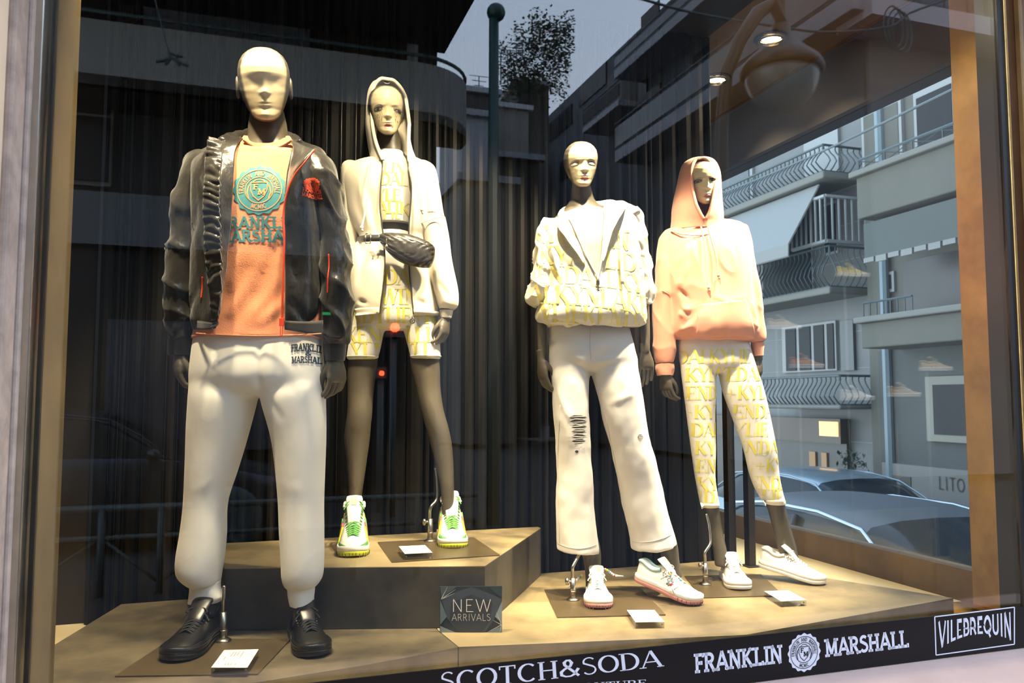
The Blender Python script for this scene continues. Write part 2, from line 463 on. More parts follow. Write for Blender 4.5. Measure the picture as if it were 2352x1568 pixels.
# ------------------------------------------------------------------ materials
m_bronze = mat('bronze_board', (.40, .31, .165), .40, .2, col2=(.16, .125, .075), vscale=2.6, detail=7, stretch=(1, 1, 1), bump=.25, bscale=60, bdist=.001, lo=.36, hi=.56)
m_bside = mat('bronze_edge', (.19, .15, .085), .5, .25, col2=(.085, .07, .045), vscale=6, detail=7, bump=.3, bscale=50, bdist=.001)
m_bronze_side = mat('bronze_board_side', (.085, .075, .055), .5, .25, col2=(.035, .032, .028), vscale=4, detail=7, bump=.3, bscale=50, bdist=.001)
m_plate = mat('bronze_plate', (.17, .125, .065), .38, .55, var=.25, vscale=5)
m_floor = mat('shop_floor', (.78, .64, .36), .35, var=.08, vscale=3)
m_brass = mat('aged_brass', (.42, .25, .085), .48, .35, col2=(.22, .125, .045), vscale=3, detail=6, bump=.15, bscale=30, bdist=.002)
m_brassl = mat('bright_brass', (.80, .52, .20), .25, 1.0, var=.3, vscale=12)
m_dark = mat('black_panel', (.012, .011, .010), .45)
m_slat1 = mat('slat_dark', (.0045, .004, .003), .5, 0., spec=.25, var=.5, vscale=3, stretch=(1, 1, .2))
m_slat2 = mat('slat_brown', (.013, .010, .007), .45, 0., spec=.35, var=.5, vscale=3, stretch=(1, 1, .2))
m_slat3 = mat('slat_black', (.002, .002, .002), .5, spec=.2)
m_ceil = mat('ceiling_bronze', (.20, .12, .045), .4, .5, var=.2, vscale=2)
m_head = mat('header_grey', (.055, .05, .052), .5)
m_stone = mat('cream_stone', (.92, .70, .48), .8, var=.10, vscale=7, detail=8, bump=.5, bscale=40, bdist=.003)
m_stoned = mat('weathered_stone', (.52, .41, .33), .85, var=.35, vscale=14, detail=8, bump=.6, bscale=60, bdist=.003)
m_pink = mat('pink_marble', (.66, .45, .36), .35, var=.14, vscale=4, detail=8)
m_alu = mat('brushed_metal', (.62, .58, .50), .3, 1.0, var=.2, vscale=9)
m_steel = mat('stand_steel', (.42, .38, .31), .28, 1.0)
m_band = mat('black_film', (.006, .005, .005), .4, spec=.25)
m_white = mat('white_vinyl', (.80, .80, .84), .5)
m_glass = glass_mat('window_glass', boost=1.10)
m_glass2 = glass_mat('side_glass', boost=1.0)
m_acr = glass_mat('clear_acrylic', (.90, .90, .86), boost=1.1)
m_card = mat('card_paper', (.82, .79, .68), .7)
m_ink = mat('grey_ink', (.25, .24, .22), .7)

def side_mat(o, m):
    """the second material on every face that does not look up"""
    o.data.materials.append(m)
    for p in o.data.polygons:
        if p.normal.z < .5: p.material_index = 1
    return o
def S(name, mb, m, parent=None, kind='structure', **k):
    o = mb.build(name, m, parent, **k)
    if parent is None: o['kind'] = kind
    return o
# shell
S('floor', MB().box((-1.6, 2.06, -.12), (2.78, 5.0, -.07), fr=W), m_floor)
S('ceiling', MB().box((2.10, 2.06, CEIL), (3.0, 5.0, CEIL + .1), fr=W), m_ceil)
S('ceiling', MB().box((-1.6, 2.06, CEIL), (2.098, 5.0, CEIL + .1), fr=W), m_dark)
S('wall_left', MB().box((-1.0, 2.06, -.07), (-.9, 3.31, CEIL), fr=W), m_brass)
S('wall_rear', MB().box((-1.6, 4.9, -.07), (2.78, 5.0, CEIL), fr=W), m_dark)
# backdrop of upright slats behind the mannequins
wb = S('wall_back', MB().box((-.9, 3.345, -.07), (2.12, 3.375, CEIL), fr=W), m_dark)
u = -.56; k = 0
rs = random.Random(5)
while u < 2.11:
    w = min(rs.choice([.028, .045, .06, .075]), 2.12 - u)
    dp = rs.choice([0, .006, .012])
    mb = MB(); n0 = 3.335 - dp
    # half-round slat
    sec = [(u + .002, 3.346), (u + .002, n0 - .004), (u + w * .25, n0 - .016), (u + w * .5, n0 - .02), (u + w * .75, n0 - .016), (u + w - .003, n0 - .004), (u + w - .003, 3.346)]
    mb.prism(sec, -.07 if u < -.25 else .0, CEIL - .002, fr=W)
    mb.build('slat', rs.choice([m_slat1, m_slat3, m_slat3, m_slat1, m_slat3, m_slat2]), wb)
    u += w; k += 1
# right side: low bronze wall, side window, header, column
S('trim_1', MB().box((2.78, 2.42, -.12), (2.86, 4.9, .062), fr=W), mat('dark_brass', (.17, .105, .05), .5, .35, col2=(.10, .065, .035), vscale=3, detail=6))
w1 = S('window_1', MB().box((2.80, 2.42, .062), (2.808, 4.62, 2.17), fr=W), m_glass2)
S('wall_right', MB().box((2.76, 2.42, 2.17), (2.90, 4.9, CEIL), fr=W), m_head)
S('trim_2', MB().box((2.752, 2.42, CEIL - .018), (2.762, 4.9, CEIL - .002), fr=W), m_brassl)
S('trim_3', MB().box((2.72, 4.62, -.12), (2.86, 4.9, 2.17), fr=W), m_dark)
c = S('column_1', MB().box((2.66, 2.14, -.07), (2.98, 2.42, CEIL), fr=W), m_brass)
MB().box((2.60, 2.10, -.07), (2.99, 2.46, -.03), fr=W).build('column_foot', m_brassl, c)
c = S('column_2', MB().box((-.78, 2.15, -.07), (-.47, 2.40, CEIL), fr=W), mat('olive_brass', (.24, .18, .085), .45, .5, col2=(.15, .11, .05), vscale=3, detail=6))
# black uprights by the backdrop's right end
for i, (x, y, w) in enumerate([(1680, 1292, .032), (1725, 1300, .028)]):
    p = onz(x, y, 0); u, n = UN(p)
    MBp = MB().box((u - w / 2 - .006, n - .02, 0), (u + w / 2, n + .02, .98), fr=W).box((u - w / 2 - .02, n - .035, 0), (u + w / 2 + .014, n + .035, .006), fr=W)
    o = MBp.build('black_post', m_dark, None, bevel=.002)
    tag(o, ['black square post nearest the backdrop, behind the left calf of the pink hoodie figure', 'black square post farther right, between the two calves of the pink hoodie figure'][i], 'post')
# front window: pane, frame, black band, sill
w2 = S('window_2', MB().box((-.47, 2.046, -.10), (2.46, 2.054, 2.62), fr=W), m_glass)
fr = MB().box((-.52, 2.0, -.10), (-.468, 2.12, 2.62), fr=W)
fo = fr.build('window_frame', m_alu, w2, bevel=.004)
MB().box((-.482, 1.985, -.10), (-.462, 2.0, 2.62), fr=W).build('glazing_bead', m_alu, w2, bevel=.003)
MB().box((-.462, 2.056, -.10), (-.452, 2.07, 2.62), fr=W).build('window_seal', m_dark, w2)
MB().box((2.46, 2.04, -.10), (2.49, 2.13, 2.62), fr=W).build('window_seal', m_dark, w2)
MB().box((2.487, 2.035, -.10), (2.50, 2.06, 2.62), fr=W).build('glazing_bead', m_brassl, w2, bevel=.002)
MB().box((2.50, 2.04, -.10), (3.2, 2.12, 2.62), fr=W).build('window_frame', mat('red_brass', (.20, .095, .04), .45, .7, var=.3, vscale=5), w2)
MB().box((2.54, 2.02, -.10), (2.555, 2.042, 2.62), fr=W).build('glazing_bead', m_brass, w2, bevel=.003)
# outside masonry of this shop
wl = S('wall_front', MB().box((-3.0, 1.60, -.78), (-.50, 2.0, 2.62), fr=W), m_stone)
MB().box((-.502, 1.865, -.10), (-.484, 1.955, 2.62), fr=W).build('stone_bead', m_stoned, wl, bevel=.006)
MB().box((-.502, 1.962, -.10), (-.478, 1.99, 2.62), fr=W).build('stone_bead', m_stoned, wl, bevel=.006)
S('wall_over', MB().box((-3.0, 1.62, 2.62), (3.4, 2.3, 16), fr=W), m_stone)
S('wall_stall', MB().box((-.5, 1.62, -.78), (3.2, 2.04, -.17), fr=W), m_pink)
S('trim_4', MB().box((-.5, 1.50, -.165), (3.2, 2.055, -.064), fr=W), m_pink, bevel=.004)
S('wall_corner', MB().box((3.0, 2.06, 2.62), (3.4, 5.2, 16), fr=W), m_stone)
S('wall_upper', MB().box((-3.0, 2.3, 2.70), (3.0, 5.2, 16), fr=W), m_stone)
S('bounce_strip', MB().box((-6, .3, -.785), (3.3, 1.60, -.765), fr=W), mat('pale_bounce', (.78, .68, .55), .7, var=.1, vscale=3))  # out-of-view pale strip added to bounce daylight onto the left stone
# band with the lettering
bd = MB().box((-.468, 2.028, -.062), (2.75, 2.034, .069), fr=W).build('window_band', m_band)
tag(bd, 'black strip with white shop lettering along the foot of the window', 'sign')
def on_band(x, y): return onn(x, y, 2.0275)
def text_quad(s, style, q, place, name, m, parent, warp=None, label=None, res=.15):
    """q: px corners lower-left, lower-right, upper-right, upper-left"""
    items, w = text2d(s, style, res)
    def pl(x, y):
        a = x / w
        if warp: y = warp(a, y)
        bx = lerp(q[0][0], q[1][0], a); by = lerp(q[0][1], q[1][1], a); tx = lerp(q[3][0], q[2][0], a); ty = lerp(q[3][1], q[2][1], a)
        return place(lerp(bx, tx, y), lerp(by, ty, y))
    return print_on(items, pl, name, m, parent, label)
text_quad('SCOTCH&SODA', 'serif', [(1012, 1588), (1520, 1530), (1515, 1492), (1012, 1544)], on_band, 'lettering', m_white, bd)
text_quad('AMSTERDAM COUTURE', 'serif', [(1070, 1600), (1484, 1575), (1484, 1560), (1070, 1585)], on_band, 'lettering', m_white, bd)
text_quad('FRANKLIN', 'college', [(1598, 1546), (1797, 1522), (1795, 1480), (1596, 1501)], on_band, 'lettering', m_white, bd)
text_quad('MARSHALL', 'college', [(1897, 1509), (2087, 1486), (2084, 1446), (1895, 1468)], on_band, 'lettering', m_white, bd)
text_quad('VILEBREQUIN', 'sans', [(2156, 1492), (2324, 1471), (2322, 1405), (2156, 1427)], on_band, 'lettering', m_white, bd,
          warp=lambda a, y: y if y > .5 else y + (1 - y) * 2 * .5 * .62 * math.sin(math.pi * a) ** .8 * .62)
fv = []
for a, b in (((2147, 1416), (2330, 1394)), ((2330, 1394), (2330, 1479)), ((2330, 1479), (2150, 1504)), ((2150, 1504), (2147, 1416))):
    fv.append(([tuple(v) for v in ribbon([a, b], [2.6, 2.6], 20)[0]], ribbon([a, b], [2.6, 2.6], 20)[1]))
print_on(fv, on_band, 'lettering_frame', m_white, bd)
base, top = seal2d()
sq = lambda x, y: on_band(1847 + x * 38, 1498 - y * 45 - x * 4)
print_on(base, sq, 'round_seal', m_white, bd)
print_on(top, lambda x, y: onn(1847 + x * 38, 1498 - y * 45 - x * 4, 2.0268), 'seal_lines', m_band, bd)

# ------------------------------------------------------------------ display platform and plinth
pa = [(-.434, 3.297), (-.567, 2.774), (-.64, 2.45), (-.60, 2.20), (-.2, 2.24), (.005, 2.285), (.342, 2.34), (.619, 2.414), (.60, 2.60), (.60, 3.305)]
pb = [(.602, 3.305), (.602, 2.60), (.621, 2.416), (1.336, 2.284), (1.53, 2.252), (2.555, 2.412), (2.183, 3.134), (2.12, 3.305)]
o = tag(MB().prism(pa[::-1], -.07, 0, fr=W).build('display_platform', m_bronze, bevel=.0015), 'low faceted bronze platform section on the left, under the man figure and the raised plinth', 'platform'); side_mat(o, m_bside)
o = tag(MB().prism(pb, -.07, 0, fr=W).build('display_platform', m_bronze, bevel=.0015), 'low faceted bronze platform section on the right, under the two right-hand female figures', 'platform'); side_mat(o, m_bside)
# plinth: top face bronze, darker mottled sides
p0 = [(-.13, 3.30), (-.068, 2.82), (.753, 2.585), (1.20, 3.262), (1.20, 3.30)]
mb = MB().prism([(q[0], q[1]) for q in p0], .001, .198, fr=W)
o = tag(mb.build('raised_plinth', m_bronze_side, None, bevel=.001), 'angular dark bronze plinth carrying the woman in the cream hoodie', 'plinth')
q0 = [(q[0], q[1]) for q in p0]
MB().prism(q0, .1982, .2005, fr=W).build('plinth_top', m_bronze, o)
def plate(name, pts, z, label, th=.005):
    P = [onz(x, y, z + th) for x, y in pts]
    mb = MB().prism([(p.x, p.y) for p in P], z + .0006, z + th)
    return tag(mb.build(name, m_plate, bevel=.001), label, 'base plate')
plate('base_plate', [(264, 1551), (592, 1546), (668, 1466), (392, 1466)], 0, 'flat bronze base plate under the man figure in the black jacket')
plate('base_plate', [(868, 1244), (900, 1289), (1148, 1273), (1088, 1233)], .2005, 'flat bronze base plate on the raised plinth')
plate('base_plate', [(1250, 1353), (1280, 1416), (1529, 1410), (1471, 1349)], 0, 'flat bronze base plate under the woman in ripped white jeans')
plate('base_plate', [(1572, 1322), (1612, 1371), (1800, 1366), (1748, 1318)], 0, 'flat bronze base plate under the woman in the pink hoodie')
def stand(foot, z, tube, rod, label, knob=True):
    """foot px at height z; tube top px y; rod px points (thin curved rod)"""
    f = onz(foot[0], foot[1], z + .005); D = f.y
    o = empty('stand_rod', f, label, 'stand')
    mb = MB(); T = px(foot[0], tube, D)
    mb.tube([f, T], .0105, 16); mb.tube([f + Vector((0, 0, .03)), f + Vector((0, 0, .035))], .0118, 16)
    mb.build('tube', m_steel, o, smooth=True)
    mb = MB(); R = []
    for rr, zz in ((.024, 0), (.024, .004), (.018, .008), (.011, .012)):
        R.append([f + Vector((rr * math.cos(j * math.pi / 10), rr * math.sin(j * math.pi / 10), zz)) for j in range(20)])
    mb.rings(R).build('foot_flange', m_steel, o, smooth=True)
    pts = [T + Vector((0, 0, -.02))] + [px(x, y, D + (dd or 0)) for x, y, dd in rod]
    pts = [Vector(v) for v in catmull([tuple(p) for p in pts], 6)]
    MB().tube(pts, .0062, 12).build('bent_rod', m_steel, o, smooth=True)
    if knob:
        kb = MB(); c = T + Vector((-.016, -.006, -.012))
        kb.tube([T + Vector((0, 0, -.012)), c + Vector((-.004, 0, 0))], .005, 8)
        kb.tube([c + Vector((-.006, -.002, -.012)), c + Vector((-.005, 0, 0)), c + Vector((-.008, .002, .012))], [.005, .009, .006], 8)
        kb.build('clamp_knob', m_steel, o, smooth=True)
    return o
stand((513, 1472), 0, 1405, [(513, 1385, 0), (514, 1372, .0), (515, 1345, .01)], 'steel support rod beside the black shoe of the man figure', False)
stand((988, 1243), .2005, 1191, [(987, 1180, 0), (990, 1163, .0), (1001, 1150, .02), (1005, 1130, .03), (1003, 1090, .04), (1000, 1074, .04)], 'bent steel support rod behind the green and white high top on the plinth')
stand((1316, 1378), 0, 1327, [(1315, 1312, 0), (1316, 1300, .0), (1325, 1283, .02), (1332, 1270, .04), (1336, 1250, .05)], 'bent steel support rod beside the white sneaker with bead laces')
stand((1620, 1342), 0, 1292, [(1619, 1280, 0), (1619, 1268, 0), (1630, 1250, .02), (1631, 1235, .03), (1628, 1205, .04), (1622, 1180, .05)], 'bent steel support rod under the calf of the pink hoodie figure')
# acrylic card holders
def card(top, bot_dy, z, label):
    zt = z + .022
    P = [onz(x, y, zt) for x, y in top]
    o = empty('card_holder', (sum((p for p in P), Vector()) / 4) - Vector((0, 0, .0215)), label, 'card holder')
    mb = MB().prism([(p.x, p.y) for p in P], z + .0008, zt - .0015); mb.build('acrylic_block', m_acr, o)
    mb = MB().prism([(p.x, p.y) for p in P], zt - .0013, zt - .0004); mb.build('price_card', m_card, o)
    mb = MB()
    for k, (a, w) in enumerate([(.18, .12), (.32, .3), (.40, .3), (.48, .26), (.60, .34)]):
        for side in ((.40, .52) if k == 0 else (.12, .78)):
            a0 = side; a1 = side + (w if side < .6 else .12)
            ln = [P[0].lerp(P[3], t) .lerp(P[1].lerp(P[2], t), s_) for t, s_ in ((a, a0), (a + .022, a0), (a + .022, a1), (a, a1))]
            mb.add([p + Vector((0, 0, .0002)) for p in ln], [(0, 1, 2, 3)])
    mb.build('card_print', m_ink, o, kind='stuff')
    for ca in ((.06, .06), (.94, .06), (.06, .94), (.94, .94)):
        c = P[0].lerp(P[3], ca[0]).lerp(P[1].lerp(P[2], ca[0]), ca[1]); c.z = z + .011
        MB().ball(c, .0028, 6).build('magnet', m_steel, o, smooth=True)
    return o
card([(515, 1492), (485, 1532), (568, 1532), (594, 1490)], 16, .005, 'clear acrylic price card holder in front of the black shoes')
card([(916, 1254), (930, 1271), (993, 1268), (976, 1251)], 8, .2055, 'clear acrylic price card holder on the raised plinth')
card([(1440, 1400), (1460, 1428), (1526, 1427), (1503, 1400)], 12, 0, 'clear acrylic price card holder in front of the pink-soled sneakers')
card([(1756, 1357), (1794, 1380), (1852, 1377), (1811, 1355)], 10, 0, 'clear acrylic price card holder before the plain white sneakers')
# NEW ARRIVALS sign
f = onz(1081, 1452, 0.0); D = f.y
cn = [px(1010, 1453, D), px(1153, 1451, D), px(1153, 1346, D), px(1010, 1347, D)]
for p in cn[:2]: p.z = 0.001
sg = tag(MB().add([p + Vector((0, 0, 0)) for p in cn] + [p + Vector((0, .006, 0)) for p in cn], [(0, 1, 2, 3), (7, 6, 5, 4), (0, 4, 5, 1), (1, 5, 6, 2), (2, 6, 7, 3), (3, 7, 4, 0)]).build('counter_sign', mat('sign_dark', (.022, .032, .038), .3)),
         'small dark blue acrylic sign reading NEW ARRIVALS standing on the platform', 'sign')
MB().box((cn[0].x + .05, D + .006, 0.001), (cn[1].x - .05, D + .05, .004)).build('sign_foot', m_acr, sg)
def sp(x, y, o=0): # zoomed-crop coordinates
    p = px(740 + x / 3.752, 1050 + y / 3.752, D); return Vector((p.x, D - .0008 - o, p.z))
fac = [([(1018, 1112), (1160, 1112), (1030, 1215)], (.06, .085, .09)), ([(1430, 1112), (1550, 1112), (1550, 1215)], (.03, .05, .06)),
       ([(1160, 1112), (1285, 1112), (1130, 1170)], (.02, .03, .035)), ([(1285, 1112), (1430, 1112), (1450, 1175)], (.02, .03, .035)),
       ([(1030, 1215), (1135, 1165), (1285, 1114), (1450, 1175), (1550, 1218), (1480, 1400), (1400, 1506), (1180, 1506), (1075, 1380)], (.045, .06, .085)),
       ([(1110, 1250), (1285, 1180), (1470, 1250), (1440, 1420), (1380, 1506), (1180, 1506), (1100, 1400)], (.028, .036, .05)),
       ([(1018, 1230), (1075, 1370), (1018, 1440)], (.10, .15, .16)), ([(1550, 1235), (1550, 1430), (1490, 1370)], (.22, .27, .30)),
       ([(1018, 1450), (1150, 1506), (1018, 1506)], (.16, .21, .22)), ([(1410, 1506), (1550, 1450), (1550, 1506)], (.14, .19, .2))]
for i, (pts, c) in enumerate(fac):
    MB().add([sp(x, y, .0002 * i) for x, y in pts], [tuple(range(len(pts)))]).build('sign_facet', mat('sign_facet_%d' % i, c, .35), sg)
ln = []
for a, b in [((1026, 1220), (1080, 1115)), ((1026, 1220), (1150, 1135)), ((1026, 1220), (1140, 1170)), ((1026, 1220), (1080, 1380)), ((1545, 1440), (1470, 1400)), ((1545, 1440), (1500, 1330)), ((1545, 1440), (1440, 1495)), ((1545, 1440), (1530, 1506)), ((1285, 1112), (1548, 1215)), ((1285, 1112), (1026, 1220)), ((1545, 1220), (1480, 1390))]:
    v, f_ = ribbon([a, b], [7, 1.5], 400); ln.append(([tuple(t) for t in v], f_))
print_on(ln, lambda x, y: sp(x, y, .0024), 'sign_rays', mat('sign_ray', (.45, .48, .48), .5), sg)['kind'] = 'stuff'
m_sgt = mat('sign_letter', (.85, .80, .74), .5)
for s_, (x0, x1, y0, y1) in (('NEW', (1116, 1455, 1328, 1220)), ('ARRIVALS', (1118, 1450, 1405, 1346))):
    it, w = text2d(s_, 'thin', .3)
    print_on(it, lambda x, y: sp(lerp(x0, x1, x / w), lerp(y0, y1, y), .0028), 'lettering', m_sgt, sg)
# ceiling lamp fittings
m_lamp = mat('lamp_glow', (1, .86, .6), .5, emit=26, ecol=(1, .80, .50)); m_chrome = mat('lamp_reflector', (.75, .62, .42), .15, 1.0)
for i, (u, n, *_r) in enumerate(LAMPS):
    c = W(u, n, CEIL)
    pos = ['above the man figure', 'above the plinth', 'between man and plinth', 'above the cream hoodie', 'above the ripped jeans figure', 'near the front right column', 'added to brighten the right column, above the lettered band', 'at upper right, nearer of the two seen', 'at upper right, beside the backdrop edge'][i]
    o = empty('ceiling_light', c - Vector((0, 0, .03)), 'round recessed ceiling spot ' + pos, 'ceiling light', 'recessed spots in the display ceiling')
    def rg(r, z): return [c + Vector((r * math.cos(j * math.pi / 16), r * math.sin(j * math.pi / 16), z)) for j in range(32)]
    MB().rings([rg(.082, .0), rg(.082, -.006), rg(.060, -.010), rg(.056, -.002)], cap0=False, cap1=False).build('trim_ring', m_dark, o, smooth=True)
    MB().rings([rg(.074, -.0075), rg(.074, -.013), rg(.055, -.020), rg(.052, -.006)], cap0=False, cap1=False).build('reflector', m_chrome, o, smooth=True)
    MB().rings([rg(.046, -.003), rg(.046, -.005)]).build('lamp_disc', m_lamp, o)
# ------------------------------------------------------------------ the street: seen past the side window, and in the pane's reflection
m_asph = mat('asphalt', (0.028, 0.028, 0.030), .8, var=.2, vscale=5)
m_pave = mat('pavement', (0.180, 0.168, 0.156), .8, var=.2, vscale=4)
m_fac = mat('pale_render', (0.120, 0.127, 0.120), .8, var=.08, vscale=1.2)
m_fac2 = mat('beige_render', (0.097, 0.097, 0.081), .8, var=.10, vscale=1)
m_marb = mat('grey_marble_cladding', (0.112, 0.118, 0.118), .5, var=.12, vscale=1.5)
m_corn = mat('cornice', (0.139, 0.141, 0.126), .7)
m_greyc = mat('grey_concrete', (0.138, 0.138, 0.129), .8, var=.15, vscale=.8)
m_greyd = mat('dark_concrete', (0.030, 0.030, 0.030), .8, var=.2, vscale=.8)
m_greyl = mat('light_concrete', (0.294, 0.308, 0.329), .8, var=.1, vscale=.8)
m_win = mat('window_dark', (0.012, 0.014, 0.016), .25, spec=.15)
m_wing = mat('window_sheen', (0.060, 0.072, 0.078), .12)
m_wfr = mat('window_white', (0.231, 0.245, 0.245), .5)
m_shut = mat('wooden_shutter', (0.015, 0.008, 0.004), .6, bump=.4, bscale=8, stretch=(.1, .1, 8))
m_iron = mat('painted_iron', (.045, .07, .075), .5)
m_ironw = mat('white_iron', (0.239, 0.262, 0.269), .5)
m_green = mat('green_iron', (.012, .05, .042), .4)
m_awn = mat('awning_cloth', (0.194, 0.206, 0.200), .8)
m_awnd = mat('awning_dark', (0.064, 0.077, 0.072), .8)
m_leaf = mat('leaf_green', (.035, .06, .03), .6, var=.4, vscale=3)
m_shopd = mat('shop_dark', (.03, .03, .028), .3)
m_warm = mat('shop_glow', (1, .55, .2), .5, emit=1.6, ecol=(1, .55, .22))

S('floor', MB().box((-40, -60, -.95), (3.4, 1.62, -.78), fr=W), m_asph)
mbg = MB()
gz = lambda n: -1.42 - .05 * (n - 3)
mbg.add([W(3.0, -60, -.95), W(60, -60, -.95), W(60, 1.2, -.95), W(3.0, 1.2, -.95)], [(0, 1, 2, 3)])
mbg.add([W(3.0, 1.2, gz(1.2)), W(60, 1.2, gz(1.2)), W(60, 70, gz(70)), W(3.0, 70, gz(70))], [(0, 1, 2, 3)])
S('floor', mbg, m_asph)
S('wall_kerb', MB().box((3.38, 1.2, -1.6), (60, 1.26, -.78), fr=W), m_pave)
def B(parent, name, lo_, hi_, m, fr=W, **k): return MB().box(lo_, hi_, fr=fr).build(name, m, parent, **k)
def bars(parent, pts, fr, h, step, m, bulge=0., out=None, r=.009, zbase=0., kind=None):
    """railing along fr-space polyline pts [(u,n)], z from zbase to zbase+h; out=(du,dn) outward for curved bars"""
    mb = MB()
    for i in range(len(pts) - 1):
        a = Vector(pts[i]); b = Vector(pts[i + 1]); L = (b - a).length; n = max(1, int(L / step))
        o = Vector(out[i]) if out else Vector((0, 0))
        for k in range(n + 1):
            p = a.lerp(b, k / n)
            if bulge:
                q = [(0, 0), (.5 * bulge, .12), (bulge, .3), (bulge * .7, .5), (.1 * bulge, .72), (-.1 * bulge, .85), (0, 1)]
            else: q = [(0, 0), (0, 1)]
            mb.tube([fr(p.x + o.x * t, p.y + o.y * t, zbase + h * z) for t, z in q], r, 5)
        for zz in (0, 1): mb.tube([fr(a.x, a.y, zbase + h * zz), fr(b.x, b.y, zbase + h * zz)], r * 1.8, 5)
    o = mb.build('railing', m, parent); o['kind'] = 'stuff'; return o
ZU = lambda x, y, u: onu(x, y, u).z
NU = lambda x, u: UN(onu(x, 900, u))[1]
# --- nearer pale beige building across the side street
U = 9.5; UB = 8.7
nb0 = NU(1982, UB)
b1 = empty('apartment_building', W(U, nb0 - 2, -1.7), 'beige corner apartment building with stacked balconies seen at right past the side window', 'building')
nA = NU(2000, U)
B(b1, 'wall', (U, 2.0, -2.2), (U + 5, nA, 9), m_fac2)
zc = [ZU(1985, 500, UB), ZU(1985, 402, UB), ZU(1985, 388, UB)]
B(b1, 'balcony', (UB, 2.5, zc[0]), (U + .02, nb0, zc[1]), m_fac2, bevel=.02)
B(b1, 'cornice', (UB - .08, 2.4, zc[1]), (U, nb0 + .08, zc[2]), m_corn, bevel=.02)
bars(b1, [(UB + .06, nb0), (UB + .06, 4.0)], W, ZU(1985, 360, UB) - zc[2], .5, m_iron, zbase=zc[2], r=.012)
mbx = MB(); hz = ZU(1985, 360, UB) - zc[2]
for k in range(12):
    n0 = nb0 - .5 * k
    for a, b in (((n0, .1), (n0 - .5, .9)), ((n0, .9), (n0 - .5, .1))): mbx.tube([W(UB + .06, a[0], zc[2] + hz * a[1]), W(UB + .06, b[0], zc[2] + hz * b[1])], .008, 4)
mbx.build('railing_lattice', m_iron, b1, kind='stuff')
za = [ZU(1990, 592, UB), ZU(1990, 512, UB)]
B(b1, 'canopy_board', (UB + .02, 2.5, za[0]), (UB + .1, nb0 - .1, za[1]), m_awnd)
mbs = MB()
for k in range(26): mbs.box((UB, nb0 - .3 - k * .24, za[0] - .07 - .02 * (k % 2)), (UB + .03, nb0 - .1 - k * .24, za[0]), fr=W)
mbs.build('canopy_fringe', m_awn, b1, kind='stuff')
zd = [ZU(1985, 800, UB), ZU(1985, 742, UB), ZU(1985, 728, UB)]
B(b1, 'balcony', (UB, 2.5, zd[0]), (U + .02, nb0, zd[1]), m_fac2, bevel=.02)
B(b1, 'cornice', (UB - .08, 2.4, zd[1]), (U, nb0 + .08, zd[2]), m_corn, bevel=.02)
bars(b1, [(UB + .06, nb0), (UB + .06, NU(2095, UB))], W, ZU(1985, 695, UB) - zd[2], .12, m_iron, zbase=zd[2], r=.01)
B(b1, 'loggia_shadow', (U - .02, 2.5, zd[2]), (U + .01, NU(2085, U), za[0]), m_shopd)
for (xa, xb, ya, yb, m_) in [(2045, 2068, 625, 672, m_win)]:
    n1 = NU(xa, U); n0_ = NU(xb, U); f_ = B(b1, 'window', (U - .05, n0_, ZU(xa, yb, U)), (U, n1, ZU(xa, ya, U)), m_wfr)
    B(f_, 'pane', (U - .06, n0_ + .05, ZU(xa, yb, U) + .05), (U - .04, n1 - .05, ZU(xa, ya, U) - .05), m_win)
# upper windows
for (xa, xb, ya, yb) in [(2130, 2230, 205, 360), (2005, 2100, 250, 380)]:
    n1 = NU(xa, U); n0_ = NU(xb, U); z0 = zc[2]; z1 = ZU(xa, ya, U)
    f_ = B(b1, 'window', (U - .06, n0_, z0), (U, n1, z1), m_wfr)
    B(f_, 'pane', (U - .07, n0_ + .06, z0 + .1), (U - .05, n1 - .06, z1 - .1), m_win if xa > 2100 else m_fac2)
# ground floor: grey wall, framed window, white fascia with letters
zf = [ZU(2030, 1150, U), ZU(2030, 1060, U)]
B(b1, 'fascia', (U - .12, 2.5, zf[0] - .5), (U, NU(2020, U - .12), zf[1]), mat('white_fascia', (0.167, 0.167, 0.154), .6))
B(b1, 'grey_wall', (U - .05, 2.5, zf[1]), (U, NU(2025, U), zd[0]), mat('green_grey_wall', (0.060, 0.070, 0.064), .7, var=.15, vscale=1))
n1 = NU(2135, U - .05); n0_ = NU(2250, U - .05); z0, z1 = ZU(2140, 1012, U - .05), ZU(2140, 865, U - .05)
f_ = B(b1, 'window', (U - .13, n0_, z0), (U - .05, n1, z1), mat('cream_frame', (0.174, 0.171, 0.141), .5))
B(f_, 'pane', (U - .14, n0_ + .1, z0 + .1), (U - .12, n1 - .14, z1 - .12), m_win)
B(b1, 'doorway', (U - .13, NU(2100, U), zf[0] - .4), (U - .11, NU(2045, U), ZU(2050, 1088, U)), m_shopd)
it, w = text2d('LITO', 'lito', .4)
def lito(x, y):
    a = (x / w); n_ = lerp(NU(2147, U - .13), NU(2206, U - .13), a); zt = ZU(2147, 1092, U - .13); zb = ZU(2147, 1122, U - .13)
    return W(U - .13, n_, lerp(zb, zt, y))
print_on(it, lito, 'shop_name', mat('sign_bronze', (.04, .034, .024), .4), b1, max_edge=2)
mbt = MB()
mbt.tube([W(U - .1, nb0 + .25, -2), W(U - .1, nb0 + .25, 9)], .07, 8); mbt.build('drain_pipe', mat('blue_pipe', (.16, .22, .25), .5), b1)
